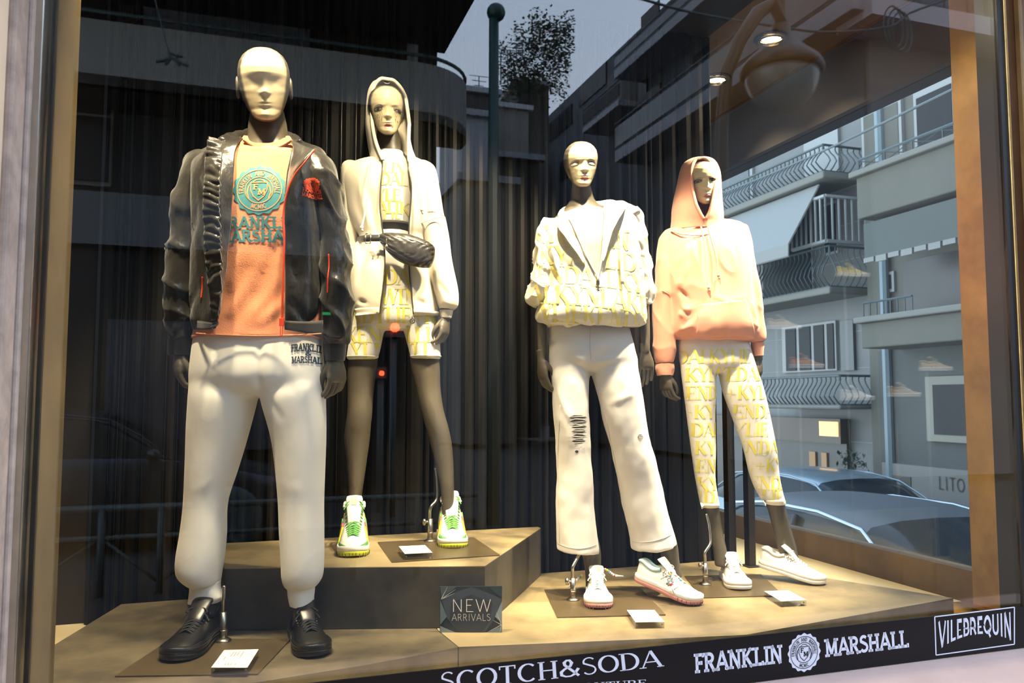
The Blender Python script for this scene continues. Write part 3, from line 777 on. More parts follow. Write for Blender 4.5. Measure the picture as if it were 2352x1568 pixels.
# --- farther pale stone building with curved-bar balconies
U2 = 9.7; UB2 = 8.9
b2 = empty('apartment_building', W(U2, nA + 6, -1.8), 'pale grey stone apartment building with curved iron balconies and an awning', 'building')
B(b2, 'wall', (U2, nA, -2.6), (U2 + 5, 60, 9), m_marb)
mbj = MB()
for zz in np.arange(-1.2, 8, .62): mbj.box((U2 - .004, nA, zz), (U2 + .01, 24, zz + .012), fr=W)
mbj.build('stone_joints', mat('joint', (.2, .22, .22), .8), b2, kind='stuff')
def balc(x0, x1, ytop, yslab, ybot, m_, bul, label=None):
    """x1: near end column; y read at x1"""
    na = NU(x1, UB2); nb_ = NU(x0, UB2)
    z0, z1, z2 = ZU(x1, ybot, UB2), ZU(x1, yslab, UB2), ZU(x1, ytop, UB2)
    o = B(b2, 'balcony', (UB2, na, z0), (U2 + .01, nb_, z1), m_corn, bevel=.03)
    bars(o, [(U2, na + .04), (UB2 + .05, na + .04), (UB2 + .05, nb_)], W, z2 - z1, .11, m_, bul, [(0, -1), (-1, 0)], r=.012, zbase=z1)
    return o, na, nb_, z1, z2
o, na, nb_, z1, z2 = balc(1560, 1905, 322, 384, 402, m_iron, .16)
B(b2, 'window', (U2 - .05, na + .5, z1), (U2, na + 1.4, z1 + 2.2), m_wfr); B(b2, 'window', (U2 - .05, na + 3, z1), (U2, na + 4.4, z1 + 2.2), m_wfr)
B(b2, 'window_pane', (U2 - .07, na + 3.1, z1 + .1), (U2 - .04, na + 4.3, z1 + 2.1), m_wing)
# awning below it
aw = MB(); n0a, n1a = NU(1872, UB2 - .1), NU(1600, UB2 - .1)
zt = ZU(1872, 415, UB2 - .1)
p_ = [(UB2 + .1, zt), (UB2 - .55, zt - 1.05), (UB2 - .56, zt - 1.25)]
for k in range(2):
    aw.add([W(p_[k][0], n0a, p_[k][1]), W(p_[k][0], n1a, p_[k][1]), W(p_[k + 1][0], n1a, p_[k + 1][1]), W(p_[k + 1][0], n0a, p_[k + 1][1]),
            W(p_[k][0] + .02, n0a, p_[k][1] - .02), W(p_[k][0] + .02, n1a, p_[k][1] - .02), W(p_[k + 1][0] + .02, n1a, p_[k + 1][1] - .02), W(p_[k + 1][0] + .02, n0a, p_[k + 1][1] - .02)],
           [(0, 1, 2, 3), (7, 6, 5, 4), (0, 4, 5, 1), (1, 5, 6, 2), (2, 6, 7, 3), (3, 7, 4, 0)])
aw.build('awning', m_awn, b2)
o, na, nb_, z1, z2 = balc(1600, 1912, 560, 655, 672, m_iron, .16)
bars(o, [(U2, na + .04), (UB2, na + .04), (UB2, na + .9)], W, .75, .12, m_ironw, r=.02, zbase=z1 + .75)
B(b2, 'window', (U2 - .05, NU(1940, U2), ZU(1940, 578, U2)), (U2, NU(1908, U2), ZU(1940, 455, U2)), m_wfr)
B(b2, 'window_pane', (U2 - .07, NU(1937, U2), ZU(1940, 572, U2)), (U2 - .04, NU(1911, U2), ZU(1940, 462, U2)), m_win)
B(b2, 'window', (U2 - .05, NU(1880, U2), z1), (U2, NU(1760, U2), z1 + 2.1), m_wfr)
B(b2, 'window_pane', (U2 - .07, NU(1877, U2), z1 + .1), (U2 - .04, NU(1765, U2), z1 + 2.0), m_win)
o, na, nb_, z1, z2 = balc(1740, 1928, 862, 930, 940, m_iron, .13)
f_ = B(b2, 'window', (U2 - .06, NU(1930, U2), ZU(1930, 850, U2)), (U2, NU(1805, U2), ZU(1930, 735, U2)), m_wfr)
for a, b_ in ((1815, 1838), (1846, 1872), (1880, 1903), (1911, 1926)):
    B(f_, 'pane', (U2 - .08, NU(b_, U2), ZU(1930, 846, U2)), (U2 - .05, NU(a, U2), ZU(1930, 741, U2)), m_win)
B(b2, 'window', (U2 - .06, NU(1970, U2), ZU(1960, 850, U2)), (U2, NU(1940, U2), ZU(1960, 735, U2)), m_wing)
zs = ZU(1900, 960, U2)
B(b2, 'shop_front', (U2 - .1, NU(1952, U2), -2.4), (U2 - .02, 22, zs), m_shopd)
B(b2, 'shop_sign', (U2 - .22, NU(1952, U2), zs - .42), (U2 - .1, 20, zs), mat('sign_brown', (.07, .05, .035), .4))
B(b2, 'sign_glow', (U2 - .24, NU(1948, U2), zs - .30), (U2 - .22, NU(1905, U2), zs - .05), m_warm)
for a, b_ in ((1868, 1882), (1896, 1908)): B(b2, 'lit_panel', (U2 - .13, NU(b_, U2), -2.2), (U2 - .1, NU(a, U2), zs - .6), mat('warm_wood', (.35, .19, .08), .5))
mbt = MB(); rs = random.Random(3); c = W(U2 - .7, NU(1950, U2 - .7), -1.6)
for k in range(520):
    h = rs.uniform(.5, 2.0); a = rs.uniform(0, 6.28); r = .38 * rs.random() * (1.1 - abs(h - 1.2) / 1.3)
    p = c + Vector((r * math.cos(a), r * math.sin(a), h * .75)); q = Vector((rs.uniform(-.07, .07), rs.uniform(-.07, .07), rs.uniform(.0, .1)))
    s_ = Vector((-q.y, q.x, .01)) * .35
    mbt.add([p, p + q * .5 + s_, p + q, p + q * .5 - s_], [(0, 1, 2, 3)])
mbt.tube([c, c + Vector((0, 0, 1.3))], .02, 6)
pl = empty('potted_shrub', c, 'leafy green shrub by the shop front across the side street', 'plant')
mbt.build('foliage', m_leaf, pl, kind='stuff'); MB().tube([c, c + Vector((0, 0, .35))], [.16, .22], 14).build('pot', m_iron, pl)
# overhead cables
for i, (a, b_, sag, lab) in enumerate([((1640, 450, 7.5), (2260, 170, 5.0), .05, 'thin black overhead cable crossing in front of the right-hand facades')]):
    P = []
    A_, B_ = onu(a[0], a[1], a[2]), onu(b_[0], b_[1], b_[2])
    for k in range(13): t = k / 12; p = A_.lerp(B_, t); p.z -= sag * 4 * t * (1 - t); P.append(p)
    tag(MB().tube(P, .012, 6).build('overhead_cable', m_iron), lab, 'cable')
# --- cars
def car(name, c, ground, L, H, body, label, roofm=None, WD=.88):
    """front towards the camera side of the side street (-n)"""
    st = [(0, .50, .46, .45, .50), (.02, .72, .58, .62, .63), (.08, .82, .72, .74, .76), (.22, .86, .84, .78, .89), (.29, .87, .91, .78, .935), (.36, .88, .93, .70, 1.17), (.44, .88, .94, .635, 1.36), (.55, .88, .95, .62, 1.42),
          (.70, .88, .96, .61, 1.42), (.82, .87, .97, .60, 1.36), (.90, .86, .98, .65, 1.16), (.955, .84, .98, .72, 1.02), (.985, .80, .85, .70, .92), (1, .70, .62, .6, .66)]
    k = H / 1.42; o = empty(name, Vector((c.x, c.y, ground)), label, 'car'); u0, n0 = UN(c)
    def P(x, y, z): return W(u0 + y, n0 - L / 2 + x * L, ground + z)
    rows = []
    for s_ in [tuple(v) for v in catmull(st, 3)]:
        x, wb, zb, wr, zr = s_; wb *= WD / .88; wr *= WD / .88; zb *= k; zr *= k
        half = [(wb * .93, .22), (wb * .99, .42), (wb * 1.0, lerp(.42, zb, .6)), (wb * .975, zb), (lerp(wb, wr, .12) * .96, zb + .015), (lerp(wb, wr, .55) * .97, lerp(zb, zr, .5)), (wr, zr - .07 * min(1, (zr - zb) / .3)), (wr * .9, zr - .02 * min(1, (zr - zb) / .3)), (wr * .5, zr + .012), (0, zr + .02)]
        rows.append([P(x, -y, z) for y, z in half] + [P(x, y, z) for y, z in half[-2::-1]])
    n = len(rows[0]); X = [v[0] for v in catmull(st, 3)]
    bodyf, glassf = MB(), MB(); allv = [p for r in rows for p in r]
    bf, gf = [], []
    for i in range(len(rows) - 1):
        xm = (X[i] + X[i + 1]) / 2
        for j in range(n - 1):
            f = (i * n + j, i * n + j + 1, (i + 1) * n + j + 1, (i + 1) * n + j)
            jj = min(j, n - 2 - j)
            side = jj in (4, 5) and .33 < xm < .93 and not (.60 < xm < .615)
            shield = jj >= 6 and (.30 < xm < .43 or .84 < xm < .945)
            (gf if side or shield else bf).append(f)
    roof = [f for f in bf if roofm and .43 < X[f[0] // n] < .84 and min(f[0] % n, n - 2 - f[0] % n) >= 6]
    bf = [f for f in bf if f not in roof]
    bodyf.add(allv, bf); bodyf.add(rows[0], [tuple(range(n))]); bodyf.add(rows[-1], [tuple(range(n - 1, -1, -1))])
    me = bodyf.mesh('car_body', [body], True); fixn(me); put(me, 'car_body', o, body)
    glassf.add(allv, gf); me = glassf.mesh('car_glass', [m_cglass], True); put(me, 'car_glass', o, m_cglass)
    if roof: put(MB().add(allv, roof).mesh('car_roof', [roofm], True), 'car_roof', o, roofm)
    for sgn in (-1, 1):
        pa_ = [P(x, sgn * y, z * k) for x, y, z in ((.30, .84, .93), (.37, .72, 1.17), (.44, .655, 1.33), (.55, .64, 1.39), (.70, .63, 1.39), (.82, .62, 1.33), (.90, .67, 1.13), (.95, .74, 1.0))]
        MB().tube(pa_, .013, 8).build('roof_rail', body if not roofm else m_chrome2, o, smooth=True)
        MB().tube([P(.60, sgn * .86, .96 * k), P(.605, sgn * .66, 1.34 * k)], .025, 6).build('door_pillar', m_win, o, smooth=True)
        mr = MB(); q = P(.335, sgn * 1.0, 1.0 * k); mr.ball(q, .1, 8, sc=(1.2, .8, .75)); mr.tube([P(.33, sgn * .86, .95 * k), q], .03, 6)
        mr.build('door_mirror', body, o, smooth=True)
        for xx in (.17, .80):
            wh = MB(); cc = P(xx, sgn * .80, .32); ax = (W(1, 0, 0) - W(0, 0, 0)) * .1
            R_ = []
            for rr, of in ((.2, -.9), (.31, -1), (.33, -.6), (.33, .6), (.31, 1), (.2, .9)):
                R_.append([cc + ax * of + rr * (math.cos(t) * (W(0, 1, 0) - W(0, 0, 0)) + math.sin(t) * Vector((0, 0, 1))) for t in [2 * math.pi * q_ / 24 for q_ in range(24)]])
            wh.rings(R_).build('wheel', m_iron, o, smooth=True)
    return o
m_cglass = mat('car_glass', (.012, .018, .022), .10, spec=.15)
m_chrome2 = mat('chrome_strip', (.30, .34, .36), .25, 1.0)
m_blk = mat('car_black', (.015, .022, .03), .25, coat=.2, spec=.35)
m_gry = mat('car_grey_blue', (.17, .23, .26), .32, .5, coat=.5)
u_, n_ = 4.62, 4.72
car('parked_car', W(u_, n_, 0), gz(n_), 4.1, 1.47, m_blk, 'dark parked car with black roof nearest the side window at lower right', mat('car_soft_roof', (.05, .06, .065), .5))
u_, n_ = 7.35, 8.6
car('parked_car', W(u_, n_, 0), gz(n_), 4.6, 1.50, m_gry, 'grey blue parked car behind the dark one, chrome roof edge and door mirror')
u_, n_ = 7.4, 3.4
car('parked_car', W(u_, n_, 0), gz(n_), 4.3, 1.36, m_blk, 'black car roof at far right, just under the white shop fascia')
# --- what stands across our own street and shows in the pane
NUv = lambda x, y, nv: onn(x, y, nv)
def vz(x, y, nv): return onn(x, y, nv).z
def vu(x, nv): return UN(onn(x, 700, nv))[0]
b3 = empty('office_building', M(0, 13, -.78), 'dark grey building across the street with rounded balcony, reflected at left', 'building')
uc = vu(1000, 13)
B(b3, 'wall', (-16, 13, -.8), (uc, 20, 14), m_greyd, fr=M)
def band(nv0, nv1, uend, z0, z1, rad, m_, name='balcony_parapet', th=.12, slab=True):
    """curved-end balcony from u=-16 to uend"""
    pts = [(-16, nv0), (uend - rad, nv0)] + [(uend - rad + rad * math.sin(a), nv0 + rad * (1 - math.cos(a))) for a in [math.radians(10 * i) for i in range(1, 10)]] + [(uend, nv1)]
    inn = [(p[0] - th * (1 if i > 8 else i / 9 if i else 0), p[1] + th * (1 if i < 4 else .5)) for i, p in enumerate(pts)]
    mb = MB(); R0 = [M(p[0], p[1], z0) for p in pts]; R1 = [M(p[0], p[1], z1) for p in pts]; R2 = [M(p[0], p[1], z1) for p in inn]; R3 = [M(p[0], p[1], z0) for p in inn]
    mb.rings([R0, R1, R2, R3, R0], closed=False); o = mb.build(name, m_, b3)
    fl = MB().prism(pts + [(-16, nv1)], z0, z0 + .15, fr=M).build('balcony_floor', m_greyd, b3)
    return pts
nvb = 11.9
zb0, zb1 = vz(700, 247, nvb), vz(700, 108, nvb)
pts = band(nvb, 13.1, vu(1072, nvb + .8), zb0, zb1, 1.0, mat('balcony_render', (0.212, 0.212, 0.200), .8, var=.1, vscale=1))
MB().tube([M(p[0], p[1] + .1, zb1 + .16) for p in pts], .03, 6).build('handrail', m_iron, b3)
# upper balcony with its soffit
zu = onn(1000, 147, 13).z; uu = uc + .1
pe = onn(1075, 0, 11.2)
B(b3, 'upper_slab', (-16, 10.9, zu + .25), (uc + .15, 13.1, zu + .6), m_greyd, fr=M)
B(b3, 'upper_parapet', (-16, 10.9, zu + .6), (uc + .15, 11.05, zu + 1.5), m_greyc, fr=M)
# door, shutter and wall strips on that floor
for (xa, xb, ya, yb, m_) in [(-60, 120, -60, 40, m_greyc), (150, 240, -80, 30, m_win), (245, 300, -80, 50, m_shut), (305, 700, -80, 100, mat('blue_grey_wall', (0.085, 0.095, 0.105), .8)), (712, 925, 12, 165, m_shut), (930, 955, 25, 165, m_greyl)]:
    B(b3, 'shutter' if m_ in (m_shut,) else 'wall_panel', (vu(xa, 12.9), 12.9, zb0 + .2), (vu(xb, 12.9), 13.0, zu + .25), m_, fr=M)
# floor below: window and shop fascia
f_ = B(b3, 'window', (vu(120, 12.95), 12.9, vz(200, 425, 12.9)), (vu(245, 12.95), 13, vz(200, 222, 12.9)), m_greyc, fr=M)
B(f_, 'pane', (vu(130, 12.9), 12.85, vz(200, 415, 12.9)), (vu(236, 12.9), 12.9, vz(200, 268, 12.9)), m_win, fr=M)
B(f_, 'pane', (vu(130, 12.9), 12.85, vz(200, 260, 12.9)), (vu(236, 12.9), 12.9, vz(200, 230, 12.9)), m_win, fr=M)
B(b3, 'shop_fascia', (-16, 12.6, vz(400, 570, 12.6)), (uc - .2, 13.0, vz(400, 452, 12.6)), mat('blue_fascia', (0.090, 0.102, 0.114), .6), fr=M)
B(b3, 'shop_glazing', (-16, 12.85, -.6), (uc - .3, 12.95, vz(400, 575, 12.85)), m_win, fr=M)
B(b3, 'blue_panel', (vu(250, 12.8), 12.75, .0), (vu(760, 12.8), 12.85, vz(300, 735, 12.8)), mat('blue_panel', (0.036, 0.043, 0.058), .5), fr=M)
# corner building on the other side of the side street
b4 = empty('apartment_building', M(12, 14, -.78), 'tall blue grey apartment building with long balconies, reflected at upper centre', 'building')
U4 = 12.0; UE = 11.0
NE = 4
def nv_of(x, u): return UN(onu(x, 700, u))[1]
B(b4, 'wall', (U4, 13.0, -.8), (22, nv_of(1262, U4), 13), mat('blue_grey_render', (0.072, 0.083, 0.098), .8, var=.2, vscale=.6), fr=M)
for (xf, yb, yt, xr) in [(1415, 178, 158, 123), (1415, 372, 345, 283), (1415, -25, -45, -90), (1340, 305, 292, 252)]:
    n1 = nv_of(xf, UE); n0 = nv_of(1425, UE) if xf == 1340 else 12.2
    z0, z1, z2 = onu(xf, yb, UE).z, onu(xf, yt, UE).z, onu(xf, xr, UE).z
    B(b4, 'balcony', (UE, n0, z0), (U4 + .02, n1, z1), m_greyl, fr=M, bevel=.02)
    B(b4, 'balcony_panel', (UE + .02, n0, z1 + .12), (UE + .05, n1, z2 - .12), m_wing if xf == 1415 else m_greyd, fr=M)
    MB().tube([M(UE + .03, n0, z2), M(UE + .03, n1, z2)], .03, 6).build('handrail', m_iron, b4)
    for t in np.linspace(n0 + .6, n1 - .6, 4):
        w = B(b4, 'window', (U4 - .05, t - .7, z1), (U4, t + .5, z1 + 1.9), m_win, fr=M)
for xa, ya in ((1265, 300), (1290, 390), (1335, 215)):
    n1 = nv_of(xa, U4); z = onu(xa, ya, U4).z
    B(b4, 'window', (U4 - .05, n1 - 2.5, z - .5), (U4, n1, z + .3), m_win, fr=M)
# its front with a balcony at upper right
z0, z1 = vz(2100, 62, 12.2), vz(2100, 20, 12.2)
ua = vu(2008, 12.2)
B(b4, 'balcony', (ua, 12.0, z0), (30, 13.0, z1), mat('mauve_render', (.40, .36, .38), .8), fr=M)
bars(b4, [(ua + .05, 12.05), (18, 12.05)], M, 1.0, .6, m_iron, r=.02, zbase=z1)
B(b4, 'wall', (U4, 12.9, -.8), (26, 13.1, 12), mat('warm_grey_render', (0.154, 0.140, 0.140), .8, var=.2, vscale=.6), fr=M)
for k, u__ in enumerate((13.0, 15.2, 17.4)):
    B(b4, 'window', (u__, 12.8, z1), (u__ + 1.2, 12.9, z1 + 2.0), m_wing, fr=M)
# brick-edged panels reflected at far right
# low houses and trees closing the side street
b5 = empty('roof_terrace_houses', M(8, 40, -.78), 'distant low houses closing the reflected side street', 'building')
for (xa, xb, y, nv, m_) in [(930, 1270, 440, 46, m_greyc), (1060, 1140, 215, 34, m_greyd), (1130, 1215, 250, 38, m_greyc), (1060, 1120, 268, 30, m_greyl), (1190, 1262, 195, 44, m_greyd), (1060, 1180, 420, 27, m_greyc), (1120, 1240, 365, 31, m_greyd)]:
    B(b5, 'house_block', (vu(xa, nv), nv, -.8), (vu(xb, nv), nv + 4, vz((xa + xb) / 2, y, nv)), m_, fr=M)
    B(b5, 'roof_edge', (vu(xa, nv) - .2, nv - .2, vz((xa + xb) / 2, y, nv)), (vu(xb, nv) + .2, nv + 4, vz((xa + xb) / 2, y, nv) + .25), m_greyl, fr=M)
for xa, y0, y1 in ((1100, 215, 175), (1150, 195, 120), (1166, 200, 115), (1186, 150, 100), (1200, 130, 95)):
    mb = MB(); nv = 38; p = onn(xa, y0, nv); q = onn(xa, y1, nv); u0_ = UN(p)[0]
    mb.tube([M(u0_, nv, p.z), M(u0_, nv, q.z)], .03, 5)
    for t in (.0, .25, .5): mb.tube([M(u0_ - .5 + t * .5, nv, q.z - t), M(u0_ + .5 - t * .5, nv, q.z - t)], .02, 4)
    o = mb.build('roof_antenna', m_iron, b5)
tr = MB(); rs = random.Random(11)
for (x0, y0, r0, cnt) in [(1225, 165, 2.2, 2200), (1245, 110, 1.8, 1500), (1200, 195, 1.3, 800), (1268, 70, 1.4, 900)]:
    c = onn(x0, y0, 42); cu = UN(c)[0]
    for k in range(cnt):
        a, b_ = rs.uniform(0, 6.28), rs.uniform(-1, 1); r = r0 * rs.random() ** .4
        p = M(cu + r * math.cos(a), 42 + r * math.sin(a) * .6, c.z + r * b_ * .8)
        q = Vector((rs.uniform(-.2, .2), rs.uniform(-.2, .2), rs.uniform(-.06, .12)))
        s_ = Vector((-q.y, q.x, .05)) * .4
        tr.add([p, p + q * .5 + s_, p + q, p + q * .5 - s_], [(0, 1, 2, 3)])
t_ = empty('roof_tree', M(cu, 42, 5), 'dark bushy trees above the distant roofs in the reflection', 'tree')
tr.build('foliage', m_leaf, t_, kind='stuff')
MB().tube([M(cu + .3, 42, -.7), M(cu + .3, 42, 12)], .2, 8).build('trunk', m_iron, t_)
# green lamp post
pp = onn(1133, 700, 9.5); pu = UN(pp)[0]; d_ = pp.y
o = empty('street_post', M(pu, 9.5, -.78), 'dark green iron street post with a ball finial, reflected at centre', 'post')
zt = onn(1133, 45, 9.5).z; rr = 13 * d_ / F
MB().tube([M(pu, 9.5, -.78), M(pu, 9.5, 1.2), M(pu, 9.5, 1.25), M(pu, 9.5, zt)], [rr * 1.25, rr * 1.2, rr, rr * .9], 16).build('pole', m_green, o, smooth=True)
MB().ball(M(pu + .03, 9.5, zt + rr * 1.4), rr * 1.7, 10).build('ball_finial', m_green, o, smooth=True)
# big street lantern on a curved arm
dv = 6.2
o = empty('street_lamp', M(*[UN(onn(1655, 700, dv))[0], dv, -.78]), 'brown domed street lamp on a curved arm, reflected at upper right', 'street lamp')
m_lampb = mat('lamp_brown', (.09, .06, .035), .4)
def lm(x, y, nv=dv):
    p = onn(x, y, nv); return M(UN(p)[0], nv, p.z)
c = lm(1795, 165); sc_ = onn(1795, 165, dv).y / F
zax = Vector((0, 0, 1)); R = []
for r, h in [(10, -118), (22, -112), (24, -92), (40, -70), (62, -45), (88, -22), (97, -5), (97, 4), (92, 8)]:
    R.append([c + Vector((r * sc_ * math.cos(t), r * sc_ * math.sin(t), -h * sc_)) for t in [2 * math.pi * i / 28 for i in range(28)]])
MB().rings(R, cap1=False).build('lamp_shade', m_lampb, o, smooth=True)
R = []
for a in range(0, 91, 10):
    t_ = math.radians(a); R.append([c + Vector((86 * sc_ * math.cos(t_) * math.cos(t), 86 * sc_ * math.cos(t_) * math.sin(t), -8 * sc_ - 88 * sc_ * math.sin(t_))) for t in [2 * math.pi * i / 28 for i in range(28)]])
MB().rings(R).build('lamp_globe', mat('globe_grey', (.28, .30, .28), .2), o, smooth=True)
MB().tube([lm(1800, 60), lm(1775, 5), lm(1740, 30), lm(1700, 90), lm(1668, 170), lm(1657, 300), lm(1655, 520), lm(1655, 1150)], [.05, .07, .07, .065, .06, .06, .07, .08], 12).build('lamp_arm', m_lampb, o, smooth=True)
MB().tube([lm(1795, 70), lm(1795, -60)], .035, 8).build('lamp_stem', m_lampb, o, smooth=True)
# cables in the reflection
for pts_, nv, lab in [([(1430, -15), (1560, 22), (1660, 42), (1780, 60), (1900, 74), (2040, 62), (2090, 30), (2200, -10)], 8, 'thick sagging overhead cable reflected at upper right'),
                      ([(355, -5), (372, 60), (387, 118)], 7, 'thin wire hanging down above the man figure, reflected'),]:
    tag(MB().tube([Vector(v) for v in catmull([tuple(lm(x, y, nv)) for x, y in pts_], 4)], .016 if nv == 8 else .006, 6).build('overhead_cable', m_iron), lab, 'cable')
mb = MB()
for a, b_ in (((387, 118), (392, 132)), ((392, 132), (358, 142)), ((392, 132), (435, 152)), ((392, 132), (380, 148)), ((405, 134), (412, 150)), ((420, 130), (392, 122))):
    mb.tube([lm(*a, 7), lm((a[0] + b_[0]) / 2, (a[1] + b_[1]) / 2 + 2, 7), lm(*b_, 7)], .014, 6)
tag(mb.build('wire_bracket', m_iron), 'small branching metal wire bracket hanging on the thin wire, reflected', 'bracket')
mb = MB()
for k in range(3):
    cc = onn(2052 + k * 10, 62 + k * 6, 8); cu_ = UN(cc)[0]
    mb.tube([M(cu_ + .16 * math.cos(t), 8, cc.z + .28 * math.sin(t)) for t in [2 * math.pi * i / 20 for i in range(21)]], .012, 5)
tag(mb.build('cable_coil', m_iron), 'loose coil of cable hanging from the reflected overhead line', 'cable')
# kerb guard rail with crossed bars, dark cars by the kerb
dv = 7.0; gy = lambda x, y: lm(x, y, dv)
o = empty('guard_rail', gy(240, 1500), 'black street guard rail with diagonal bars, reflected low at left', 'railing')
ug = [UN(onn(x, 900, dv))[0] for x in (60, 245, 380, 520, 670, 816, 960, 1100)]
zt_, zb_ = onn(300, 1165, dv).z, -.7
MB().tube([M(ug[0], dv, zt_), M(ug[-1], dv, zt_)], .028, 8).build('top_rail', m_iron, o, smooth=True)
zm = onn(300, 1232, dv).z
MB().tube([M(ug[0], dv, zm), M(ug[-1], dv, zm)], .02, 8).build('middle_rail', m_iron, o, smooth=True)
for k, u__ in enumerate(ug):
    MB().tube([M(u__, dv, zb_ - .08), M(u__, dv, zt_)], .03, 8).build('rail_post', m_iron, o, smooth=True)
    if k < len(ug) - 1:
        mid = (u__ + ug[k + 1]) / 2; up = k % 2
        MB().tube([M(u__, dv, zm if up else zb_), M(ug[k + 1], dv, zb_ if up else zm)], .014, 6).build('diagonal_bar', m_iron, o, smooth=True)
def vcar(u0, nv, L, body, lab):
    """car parked along our street"""
    o = car('parked_car', W(0, 0, 0), 0, L, 1.42, body, lab)
    o.rotation_euler.z = math.pi / 2; p = M(u0, nv, -.78); o.location = p
    return o
vcar(-1.6, 9.6, 4.3, m_blk, 'black car parked across our street, faintly reflected behind the man figure')
# red traffic lights
for (x, y, nv, r, lab) in [(907, 752, 10.5, 11, 'red traffic light glowing between the thighs of the cream hoodie figure, reflected'), (877, 857, 10.9, 6, 'smaller red light glowing below the larger red light, reflected')]:
    p = onn(x, y, nv); u__ = UN(p)[0]; s_ = p.y / F
    o = empty('traffic_light', M(u__, nv, -.78), lab, 'traffic light')
    MB().box((u__ - r * 2.2 * s_, nv + .02, p.z - r * 2 * s_), (u__ + r * 2.2 * s_, nv + .2, p.z + r * 2.4 * s_), fr=M).build('lamp_housing', m_iron, o)
    MB().ball(M(u__, nv, p.z), r * s_ * 1.0, 8).build('red_lamp', mat('red_glow', (1, .03, .01), .4, emit=60, ecol=(1, .035, .01)), o, smooth=True)
    MB().tube([M(u__, nv + .1, -.78), M(u__, nv + .1, p.z - r * 2 * s_)], .05, 8).build('pole', m_iron, o, smooth=True)
p = onn(750, 720, 12.3); u__ = UN(p)[0]
o = empty('pharmacy_cross', M(u__, 12.3, p.z - .1), 'tiny green lit sign reflected on the black jacket sleeve', 'sign')
MB().box((u__ - .06, 12.28, p.z - .02), (u__ + .06, 12.32, p.z + .02), fr=M).build('green_lamp', mat('green_glow', (.05, 1, .25), .4, emit=.8), o)
# ------------------------------------------------------------------ mannequin bodies
def mann_mat(name, dark, face):
    m = mat(name, dark, .42, spec=.5)
    nt = m.node_tree; b = nt.nodes['Principled BSDF']
    at = nt.nodes.new('ShaderNodeAttribute'); at.attribute_name = 'mask'
    cr = nt.nodes.new('ShaderNodeMapRange'); cr.inputs['From Min'].default_value = -.03; cr.inputs['From Max'].default_value = .03
    mx = nt.nodes.new('ShaderNodeMix'); mx.data_type = 'RGBA'
    mx.inputs[6].default_value = (*dark, 1); mx.inputs[7].default_value = (*face, 1)
    nt.links.new(at.outputs['Fac'], cr.inputs[0]); nt.links.new(cr.outputs[0], mx.inputs[0]); nt.links.new(mx.outputs[2], b.inputs['Base Color'])
    return m
m_mann = mann_mat('mannequin_lacquer', (.085, .071, .050), (.64, .54, .34))
FW = ([0, .02, .06, .12, .2, .3, .4, .5, .6, .7, .8, .88, .94, .98, 1], [.14, .30, .45, .57, .70, .83, .92, .97, 1, .98, .91, .76, .57, .35, .04])
MW = ([0, .02, .06, .12, .2, .3, .4, .5, .6, .7, .8, .88, .94, .98, 1], [.15, .32, .47, .59, .71, .83, .92, .97, 1, .99, .92, .78, .58, .36, .04])
YF = ([0, .03, .08, .15, .25, .35, .45, .55, .62, .7, .8, .88, .94, .98, 1], [.82, .90, .92, .90, .92, .92, .93, .96, 1.0, .99, .92, .78, .58, .34, .04])
YB = ([0, .03, .08, .15, .25, .35, .45, .6, .75, .85, .93, .98, 1], [-.35, -.15, .1, .42, .72, .90, .98, 1.02, .97, .82, .57, .3, .04])
